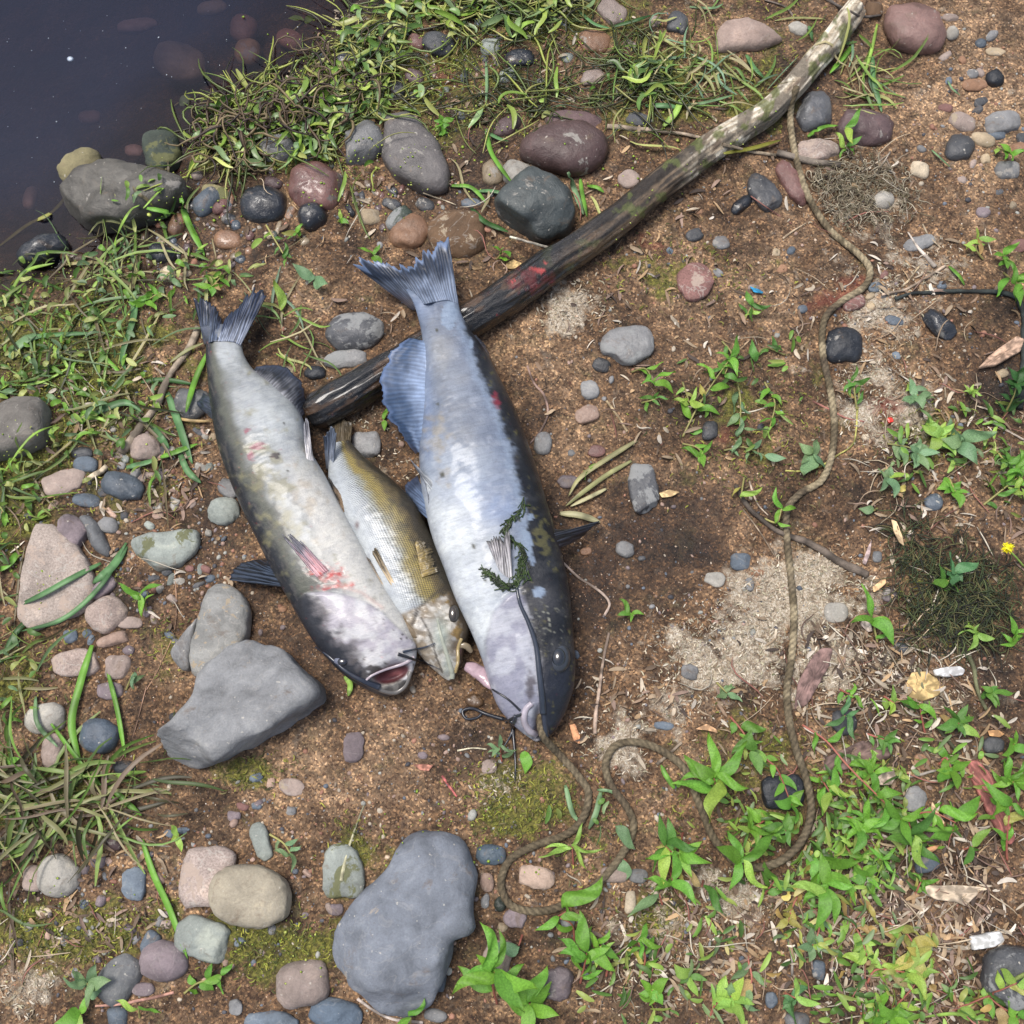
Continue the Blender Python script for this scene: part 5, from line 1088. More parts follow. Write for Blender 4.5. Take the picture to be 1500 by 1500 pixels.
TW = [
([(292,478),(280,505),(258,535),(243,560),(232,590),(215,615),(195,640),(176,665)], 8.5,10,(.27,.22,.165),'crooked grey brown branch reaching the left catfish tail','branch'),
([(158,682),(143,695),(130,702)], 8,7,(.42,.35,.25),'short pale stub of wood below the grey brown branch','stub'),
([(1035,205),(1000,196),(960,192),(925,188),(890,185)], 4,7,(.27,.215,.16),'thin grey brown root left of the driftwood middle','root'),
([(1138,222),(1165,230),(1200,238),(1230,242)], 9,9,(.15,.125,.10),'thick broken stick under the rope below the driftwood','stick'),
([(1060,212),(1100,222),(1138,228)], 4,5,(.25,.20,.14),'thin stick leading from the driftwood to the broken stick','stick'),
([(748,52),(775,40),(800,27),(822,20),(846,-4)], 3,5,(.60,.52,.38),'pale forked dry twig at the top centre','twig'),
([(570,3),(610,-1),(640,-6)], 4,4,(.50,.42,.32),'pale twig at the top edge beside the water','twig'),
([(748,347),(770,353),(803,363)], 2.8,3.5,(.62,.56,.46),'short whitish twig below the dark angular rock','twig'),
([(772,536),(782,560),(798,580),(802,605),(792,630),(776,650)], 3,2.5,(.25,.17,.14),'wiry reddish twig right of the big catfish back','twig'),
([(888,588),(903,607),(918,632)], 3,3,(.58,.44,.26),'straight tan straw below the pink chip','straw'),
([(826,825),(848,846),(878,866),(893,884),(886,902)], 3,3.2,(.36,.28,.23),'wiry twig beside the right catfish head','twig'),
([(892,926),(885,960),(880,1000),(874,1040),(872,1075)], 3.5,4.5,(.36,.27,.21),'upright grey brown twig right of the fish eye','twig'),
([(1078,710),(1092,738),(1118,762),(1150,784),(1190,798),(1235,826),(1272,842)], 5,10,(.12,.095,.075),'dark curved driftwood stick crossing under the rope','stick'),
([(1098,705),(1108,735),(1125,755)], 2.5,1.5,(.42,.34,.26),'thin pale twig above the dark curved stick','twig'),
([(1085,742),(1110,775),(1135,815)], 1.6,1.2,(.36,.28,.2),'hair thin straw below the dark curved stick','straw'),
([(1310,437),(1340,430),(1375,427),(1420,427),(1460,428),(1488,436),(1497,452),(1500,490),(1499,540),(1493,600)], 4,9,(.022,.028,.026),'black curved root entering from the right edge','root'),
([(1292,432),(1330,422),(1360,405),(1385,390)], 3.5,4,(.40,.31,.23),'tan twig above the black curved root','twig'),
([(1330,340),(1345,362),(1370,392)], 1.8,6,(.52,.45,.38),'pale tapering dry stalk above the tan twig','stalk'),
([(1322,420),(1335,405),(1347,390)], 2.5,2.5,(.45,.35,.22),'short tan straw crossing the tan twig','straw'),
([(1352,328),(1362,348),(1378,363)], 2.6,2,(.36,.29,.2),'small bent stem above the pale stalk','stem'),
([(1298,233),(1310,255),(1325,290),(1330,325)], 1.8,1.6,(.36,.30,.24),'hair thin grey twig beside the round grey pebble','twig'),
([(1304,222),(1290,245),(1270,275)], 1.8,2.8,(.34,.29,.24),'forked grey twig over the dry moss','twig'),
([(1262,252),(1285,238),(1304,224)], 1.6,1.6,(.55,.47,.36),'thin pale straw over the dry moss','straw'),
([(1290,22),(1262,24),(1235,12),(1205,-4)], 3.5,4.5,(.09,.075,.065),'dark twig laid across the top of the driftwood','twig'),
([(1147,350),(1162,338),(1180,327)], 2.6,2.2,(.55,.42,.28),'short tan straw left of the rope','straw'),
([(1100,287),(1125,305),(1160,328)], 1.6,1.3,(.24,.11,.09),'thin red stem over the dark grey flat stone','stem'),
([(1190,588),(1215,600),(1240,612),(1266,618)], 2.4,2,(.32,.14,.11),'dark red stem passing under the rope','stem'),
([(1150,690),(1175,690),(1200,684),(1225,668),(1250,648),(1256,600),(1260,560)], 2,2.4,(.36,.34,.10),'long yellow green stem curving right of the rope','stem'),
([(1004,610),(1030,570),(1060,535),(1098,498)], 2.6,2,(.34,.24,.15),'tan creeping stem through the green leaves','stem'),
([(1140,812),(1143,870)], 1.4,1.4,(.5,.42,.32),'hair thin straw in the pale dried algae','straw'),
([(1222,990),(1235,960),(1243,930)], 2,2.4,(.5,.43,.36),'pale grey twig above the purple grey bark flake','twig'),
([(1183,985),(1182,1010),(1182,1065)], 1.8,2.4,(.35,.29,.22),'thin grey stalk right of the rope in the litter','stalk'),
([(1388,925),(1410,945),(1425,975),(1432,1010),(1445,1040)], 5,4.5,(.13,.135,.07),'olive green stalk below the dark moss tuft','stalk'),
([(1346,978),(1352,1015),(1362,1045),(1385,1080),(1405,1105)], 4,4.5,(.12,.12,.07),'dark olive stalk left of the yellow dead leaf','stalk'),
([(1310,1137),(1340,1136),(1372,1128)], 3.4,3,(.26,.23,.2),'grey twig behind the round dead leaf','twig'),
([(1310,938),(1340,934),(1362,932)], 3,2.5,(.12,.1,.09),'dark twig beside the dark blue pebble','twig'),
([(1252,1262),(1290,1292),(1330,1325)], 3.2,3.6,(.28,.19,.14),'straight reddish brown stalk among the yellowing weeds','stalk'),
([(1330,1325),(1355,1342),(1395,1352)], 2,1.6,(.2,.13,.1),'thin dark stem near the curled dead leaf','stem'),
([(1320,1385),(1355,1388),(1400,1395)], 3.4,3.6,(.14,.11,.09),'dark twig left of the white chip','twig'),
([(1380,1420),(1400,1452),(1425,1490)], 2.4,2.4,(.45,.38,.31),'pale straight straw below the white chip','straw'),
([(1400,1488),(1440,1458),(1475,1440),(1505,1425)], 4,4.5,(.34,.42,.12),'thick yellow green stem across the lower right corner','stem'),
([(1230,1352),(1250,1370),(1272,1385)], 3,2.6,(.36,.27,.22),'short brown stick in the yellow leaves','stick'),
([(1152,1370),(1160,1400),(1160,1430)], 2.4,2.8,(.2,.18,.16),'dark stalk in the bottom litter','stalk'),
([(1186,1390),(1190,1420)], 2.2,2.2,(.18,.14,.12),'short dark stem among drying leaves','stem'),
([(648,1136),(657,1150),(669,1167)], 3.4,2.2,(.45,.13,.12),'short red pink stem on the soil above the slab','stem'),
([(670,1100),(690,1096),(713,1098)], 2,1.5,(.55,.50,.36),'thin pale curved straw near the barbels','straw'),
([(140,1473),(180,1470),(215,1463),(255,1454)], 2.4,3.4,(.48,.26,.2),'pink red stem at the lower left bottom','stem'),
([(523,1462),(545,1478),(575,1492),(620,1497)], 3.4,3.2,(.42,.36,.32),'curved pale grey twig under the slab','twig'),
([(535,1175),(520,1215),(508,1250),(500,1290)], 1.8,4,(.42,.40,.26),'pale tapering straw on the pale green flat stone','straw'),
([(-5,1250),(25,1256),(55,1258)], 4,4,(.10,.08,.06),'dark twig at the left edge over the light round stone','twig'),
([(256,835),(258,880),(255,925),(232,980),(215,1010)], 1.3,1,(.36,.22,.14),'hair thin brown stem left of the pale sandy stone','stem'),
([(130,1165),(150,1150),(190,1090),(215,1005)], 1.5,1.1,(.36,.22,.15),'thin brown stem crossing the smooth blue stone','stem'),
([(1120,0),(1150,10),(1165,28)], 2.6,3,(.15,.12,.1),'small dark twig at the top right of centre','twig'),
([(1408,845),(1380,860),(1360,885)], 1.8,1.5,(.12,.10,.08),'hooked dark stem in the moss tuft','stem'),
([(990,150),(1020,160),(1050,140)], 2,2,(.30,.26,.12),'bent olive stem by the top of the driftwood','stem'),
([(962,1120),(990,1095),(998,1088)], 4,3,(.24,.19,.14),'short brown stub beside the rope curve','stub'),
([(1440,615),(1465,625),(1500,645)], 2.4,2.4,(.36,.30,.25),'thin grey twig near the right edge leaves','twig'),
([(1385,583),(1383,560),(1372,548)], 2.6,2,(.42,.33,.22),'small tan stalk left of the dark leafy stem','stalk'),
([(620,268),(650,268),(668,262)], 1.8,1.4,(.48,.42,.26),'thin pale straw on the muddy grey rock','straw'),
([(620,283),(650,293),(668,300)], 2,1.6,(.50,.42,.3),'thin straw below the large muddy rock','straw'),
([(550,150),(590,170),(625,182)], 2,1.6,(.15,.11,.08),'dark thin twig above the large muddy rock','twig'),
([(800,38),(835,50),(865,80)], 1.4,1.2,(.33,.14,.1),'fine red stem beside the orange pink stone','stem'),
([(810,108),(850,97),(865,88)], 1.6,1.2,(.5,.42,.3),'fine pale straw above the brownish pink stone','straw'),
([(1128,1085),(1160,1130),(1200,1085)], 1.0,1.0,(.3,.12,.1),'hair thin red stem under the rope','stem'),
]
for p, a, b_, c, l, ct in TW: twig(p, a*px2m/1.7, b_*px2m/1.7, c, l, ct, name='plant_stalk' if ct in ('stem', 'stalk') else ct)

# wood chips, bark flakes, dead leaves and scraps
def chip(poly, th, col, label, cat, name, mk='twig', lift=.002, wav=.0015, fib=None, tilt=0.0, kind=None):
    KK = 64; O = outline(poly, KK, len(label)); c0 = onground(*O.mean(0)); z = max(c0[2], surf(c0[0], c0[1]))+lift
    W = at(O[:, 0], O[:, 1], z+th); ce = W.mean(0); l = W-ce; vs, cs = [], []
    sd = sum(map(ord, label)); col = np.array(col)
    for q, zz in ((0., -th), (.97, -th), (1., 0), (.96, th*.8), (.88, th), (.76, th*1.05), (.62, th*1.1), (.47, th*1.1), (.3, th*1.15), (.15, th*1.15), (0, th*1.15)):
        r = l*q; r = r.copy(); r[:, 2] = zz+(.0012 if 'wood' in name or 'bark' in name else .0003)*fbm(r[:, 0]*(fib[0] if fib else 320)*1.0+r[:, 1]*(fib[1] if fib else 120), r[:, 1]*30, 0, sd+5, 2)*(zz > 0)+wav*fbm(r[:, 0]*70, r[:, 1]*70, 0, sd, 2)+tilt*r[:, 0]; vs.append(r)
        g = fbm(r[:, 0]*60+r[:, 1]*200, r[:, 1]*60-r[:, 0]*200 if fib is None else r[:, 0]*fib[0]+r[:, 1]*fib[1], 0, sd+1, 3)
        cs.append(mix(col*.6, np.minimum(col*1.35, .85), sstep(-.4, .4, g)))
    o = ob(name, mesh(name, np.concatenate(vs), gridf(11, KK, True), M[mk], np.concatenate(cs)), None, ce); return tag(o, label, cat, None, kind)
chip([(1418,1113),(1432,1112),(1455,1140),(1470,1175),(1487,1230),(1480,1240),(1462,1222),(1445,1190),(1430,1155),(1418,1130)], .004, (.33,.12,.10), 'weathered red wood chip among weeds at the lower right', 'wood chip', 'wood_chip', fib=(300, 20), wav=.003)
chip([(1432,540),(1450,520),(1470,505),(1490,492),(1500,497),(1495,515),(1478,525),(1460,535),(1445,538)], .004, (.46,.31,.22), 'splintered tan wood chip by the right edge', 'wood chip', 'wood_chip', wav=.003)
chip([(1421,1372),(1452,1365),(1465,1364),(1471,1377),(1455,1387),(1424,1392)], .005, (.75,.75,.72), 'white rectangular chip above the dark corner rock', 'chip', 'white_chip', mk='litter')
chip([(1367,981),(1385,977),(1405,976),(1413,981),(1410,989),(1390,992),(1370,990)], .004, (.75,.74,.72), 'white oblong chip right of the dead yellow leaf', 'chip', 'white_chip', mk='litter')
chip([(1335,985),(1358,983),(1375,995),(1385,1005),(1372,1020),(1350,1028),(1332,1022),(1328,1000)], .0012, (.50,.36,.16), 'yellow brown dead leaf between the two olive stalks', 'leaf', 'dead_leaf', mk='litter', wav=.004)
chip([(1353,1296),(1375,1297),(1400,1296),(1425,1298),(1448,1301),(1430,1312),(1415,1328),(1395,1320),(1370,1318),(1358,1310)], .0014, (.52,.42,.31), 'curled pale dead leaf below the dark hollow', 'leaf', 'dead_leaf', mk='litter', wav=.007, lift=.006)
chip([(1190,960),(1205,948),(1220,950),(1215,975),(1195,1010),(1180,1035),(1163,1040),(1168,1000)], .002, (.20,.125,.11), 'long purple brown bark flake right of the rope', 'bark', 'bark_flake', wav=.003)
chip([(1230,1100),(1260,1085),(1290,1085),(1315,1092),(1300,1112),(1262,1120),(1238,1128),(1205,1130),(1208,1110)], .002, (.16,.105,.09), 'large dark brown rotting leaf under the red stem', 'leaf', 'dead_leaf', mk='litter', wav=.005)
chip([(1282,1142),(1293,1128),(1308,1126),(1314,1138),(1305,1150),(1288,1150)], .0012, (.46,.36,.29), 'round pale dead leaf in the middle of the weeds', 'leaf', 'dead_leaf', mk='litter', wav=.003, lift=.01)
chip([(1018,1068),(1035,1060),(1050,1068),(1052,1074),(1035,1070)], .001, (.55,.33,.18), 'pinkish tan dead leaf above the big green shoot', 'leaf', 'dead_leaf', mk='litter', wav=.003, lift=.006)
chip([(1348,1250),(1362,1240),(1378,1237),(1370,1246),(1358,1252),(1340,1251)], .0012, (.52,.27,.13), 'orange dry leaf left of the dark hollow', 'leaf', 'dead_leaf', mk='litter', wav=.002, lift=.008)
chip([(1365,1174),(1376,1190),(1384,1206),(1380,1210),(1370,1198),(1364,1184)], .0012, (.62,.43,.26), 'narrow tan dry leaf standing among the weeds', 'leaf', 'dead_leaf', mk='litter', wav=.002, lift=.008)
chip([(1380,1192),(1400,1189),(1413,1193),(1412,1200),(1392,1200),(1382,1197)], .0012, (.44,.30,.2), 'brown dry leaf beside the narrow tan one', 'leaf', 'dead_leaf', mk='litter', wav=.002, lift=.006)
chip([(1447,1070),(1462,1069),(1473,1075),(1465,1080),(1450,1078)], .001, (.6,.33,.15), 'orange dry leaf right of the olive stalks', 'leaf', 'dead_leaf', mk='litter', wav=.002, lift=.006)
chip([(1306,760),(1313,763),(1322,785),(1325,800),(1318,795),(1309,778)], .0012, (.62,.45,.26), 'tan pointed dry leaf in the dark moss tuft', 'leaf', 'dead_leaf', mk='litter', wav=.002, lift=.012)
chip([(1278,860),(1290,850),(1297,846),(1298,854),(1288,864),(1280,868)], .001, (.66,.42,.22), 'tan orange dry leaf at the foot of the moss tuft', 'leaf', 'dead_leaf', mk='litter', lift=.004)
chip([(1417,632),(1428,629),(1438,630),(1432,637),(1420,640)], .001, (.66,.42,.2), 'small orange dead leaf above the right rosettes', 'leaf', 'dead_leaf', mk='litter', lift=.004)
chip([(965,722),(980,717),(996,721),(985,727),(970,729)], .001, (.70,.48,.24), 'small yellow tan dead leaf right of the mottled dark stone', 'leaf', 'dead_leaf', mk='litter', lift=.004)
chip([(834,1062),(842,1060),(850,1078),(849,1090),(840,1085)], .001, (.62,.30,.15), 'orange brown leaf right of the big fish mouth', 'leaf', 'dead_leaf', mk='litter', lift=.003)
chip([(605,1120),(620,1119),(635,1121),(628,1130),(615,1128)], .001, (.45,.2,.14), 'reddish curled leaf right of the flat sunk stone', 'leaf', 'dead_leaf', mk='litter', lift=.002)
chip([(742,385),(752,380),(764,386),(765,393),(750,394),(740,393)], .001, (.55,.38,.17), 'yellow brown leaf stuck on the wet driftwood', 'leaf', 'dead_leaf', mk='litter', lift=.004)
chip([(1265,903),(1275,915),(1278,925),(1270,926),(1260,915)], .001, (.62,.50,.42), 'pale dead leaf above the two stalk seedling', 'leaf', 'dead_leaf', mk='litter', lift=.004)
chip([(1098,420),(1108,423),(1119,428),(1117,430),(1104,428)], .0009, (.03,.30,.55), 'tiny bright blue fibre on the soil', 'fibre', 'blue_fibre', mk='litter', lift=.003)
chip([(1298,613),(1306,611),(1309,618),(1302,621)], .0018, (.55,.03,.015), 'tiny bright red fragment on the soil right of the rope', 'fragment', 'red_fragment', mk='flesh', lift=.001)
chip([(1280,835),(1290,820),(1283,790),(1270,800),(1265,820)][::-1] if False else [(1263,825),(1272,800),(1277,790),(1275,812),(1268,828)], .001, (.45,.34,.32), 'pinkish grey petal-like scrap left of the moss tuft', 'scrap', 'dead_petal', mk='litter', lift=.003)

# ---------------------------------------------------------------- leaves, blades, plants
def leaf_mesh(seed, wid, droop, wave, tone):
    rs = np.random.default_rng(seed); n, k = 11, 5; u = np.linspace(0, 1, n)[:, None]; s = np.linspace(-1, 1, k)[None]
    w = wid*np.sin(np.pi*np.clip(u, 0, 1)**tone)**.9+.012*(1-u); w = np.where(u > .995, .002, w)
    x = u*(1-.10*droop)+0*s; y = w*s+wave*.06*np.sin(u*5+seed); z = .16*np.abs(s)*w+droop*(.35*u-.55*u*u)+wave*.03*np.sin(u*9+s*2+seed)
    v = np.stack([x, y, z], -1).reshape(-1, 3)
    c = np.where(np.abs(s) < .1, 1.35, 1.0)*np.where(np.abs(s) > .8, .9, 1.0)+0*u; c = np.repeat(c.reshape(-1, 1), 3, 1)
    tip = sstep(.8, 1, u+0*s).reshape(-1, 1); c = c*(1-tip*np.array([[-.15, .2, .3]]))
    return mesh('leaf', v, gridf(n, k), M['leaf'], np.minimum(c, 1.0)*1.0)
LEAF = {'lance': [leaf_mesh(i, w, d, a, .8) for i, (w, d, a) in enumerate([(.14, .6, .8), (.115, 1.2, 1.6), (.16, .3, .6), (.125, -.5, 1.3), (.13, .9, -1.8), (.15, 1.5, 1)])],
        'oval': [leaf_mesh(10+i, w, d, a, .72) for i, (w, d, a) in enumerate([(.21, .5, .9), (.25, .9, 1.2), (.19, .2, .6), (.20, -.5, 1.4)])],
        'thin': [leaf_mesh(20+i, w, d, a, .75) for i, (w, d, a) in enumerate([(.07, .8, 1), (.06, 1.1, 1.5), (.08, .4, .8)])]}
GR = dict(br=(.17, .38, .05), lt=(.33, .52, .10), md=(.12, .27, .05), dk=(.045, .12, .03), gy=(.20, .33, .16), yl=(.40, .38, .10), tn=(.50, .36, .16), bl=(.12, .26, .10))
def put_leaf(root, loc, az, pitch, roll, Lm, kind, colr, rs, name='leaf'):
    me = LEAF[kind][rs.integers(len(LEAF[kind]))]; o = bpy.data.objects.new(name, me); COL.objects.link(o); o.parent = root
    o.matrix_local = Matrix.Translation(Vector(loc)) @ Matrix.Rotation(az, 4, 'Z') @ Matrix.Rotation(-pitch, 4, 'Y') @ Matrix.Rotation(roll, 4, 'X') @ Matrix.Diagonal((Lm, Lm*rs.uniform(.85, 1.2), Lm, 1))
    j = rs.uniform(.75, 1.25); h = rs.uniform(.9, 1.1); o.color = (min(1, colr[0]*j*h), min(1, colr[1]*j), min(1, colr[2]*j/h), 1); return o
def gz(px, py, extra=0.0):
    p = onground(px, py); z = max(float(p[2]), float(surf(p[0], p[1])))+extra; return at(px, py, z)
def plant(pts, leaves, Lp, label, col='br', kind='lance', height=.02, stem=(.30, .10, .07), az0=None, spread=2*math.pi, cat='weed', group=None, yel=0.12, sr=.0011, tip=5, up=.5, alt=True, cols=None):
    """pts: stem path in photo pixels; leaves alternate along it and tip leaves fan out at its end"""
    sd = sum(ord(c)*(i+1) for i, c in enumerate(label)) % 99991; rs = np.random.default_rng(sd)
    p0 = gz(*pts[0]); root = empty('weed', tuple(p0), label, cat, group)
    if len(pts) == 1: pts = [pts[0], (pts[0][0]+rs.uniform(-4, 4), pts[0][1]-rs.uniform(2, 8))]
    q = spline(np.array(pts, float), 24); hh = height*np.sin(np.linspace(0, 1, 24)*np.pi/2*.98)
    P = np.array([gz(x, y, .001+h) for (x, y), h in zip(q, hh)]); P[:, 2] = np.convolve(np.pad(P[:, 2], 2, 'edge'), np.ones(5)/5, 'valid'); P = P-p0
    ob('stem', tube_mesh('stem', P, np.linspace(sr*1.3, sr*.7, 24), M['stem'], np.array(stem)*rs.uniform(.7, 1.3), 8), root)
    Lm = Lp*px2m
    for i in range(leaves):
        t = (i+.8)/(leaves+.6); k = int(t*23); d = P[min(k+1, 23)]-P[max(k-1, 0)]; a0 = math.atan2(d[1], d[0])
        az = a0+(1 if i % 2 else -1)*rs.uniform(.6, 1.25)+rs.normal()*.2; c = GR[col] if rs.random() > yel else GR[['yl', 'tn', 'lt'][rs.integers(3)]]
        put_leaf(root, P[k], az, rs.uniform(-.1, .55)*up*2, rs.normal()*.5, Lm*rs.uniform(.55, 1.1), kind, c, rs)
    a0 = rs.uniform(0, 6.28) if az0 is None else math.radians(az0)
    for i in range(tip):
        az = a0+spread*(i/max(tip, 1))+rs.normal()*.38; c = GR[col] if rs.random() > yel*.5 else GR['lt']
        put_leaf(root, P[-1], az, rs.uniform(-.05, .85)*up*1.7, rs.normal()*.45, Lm*rs.uniform(.7, 1.2), kind, c, rs)
    return root
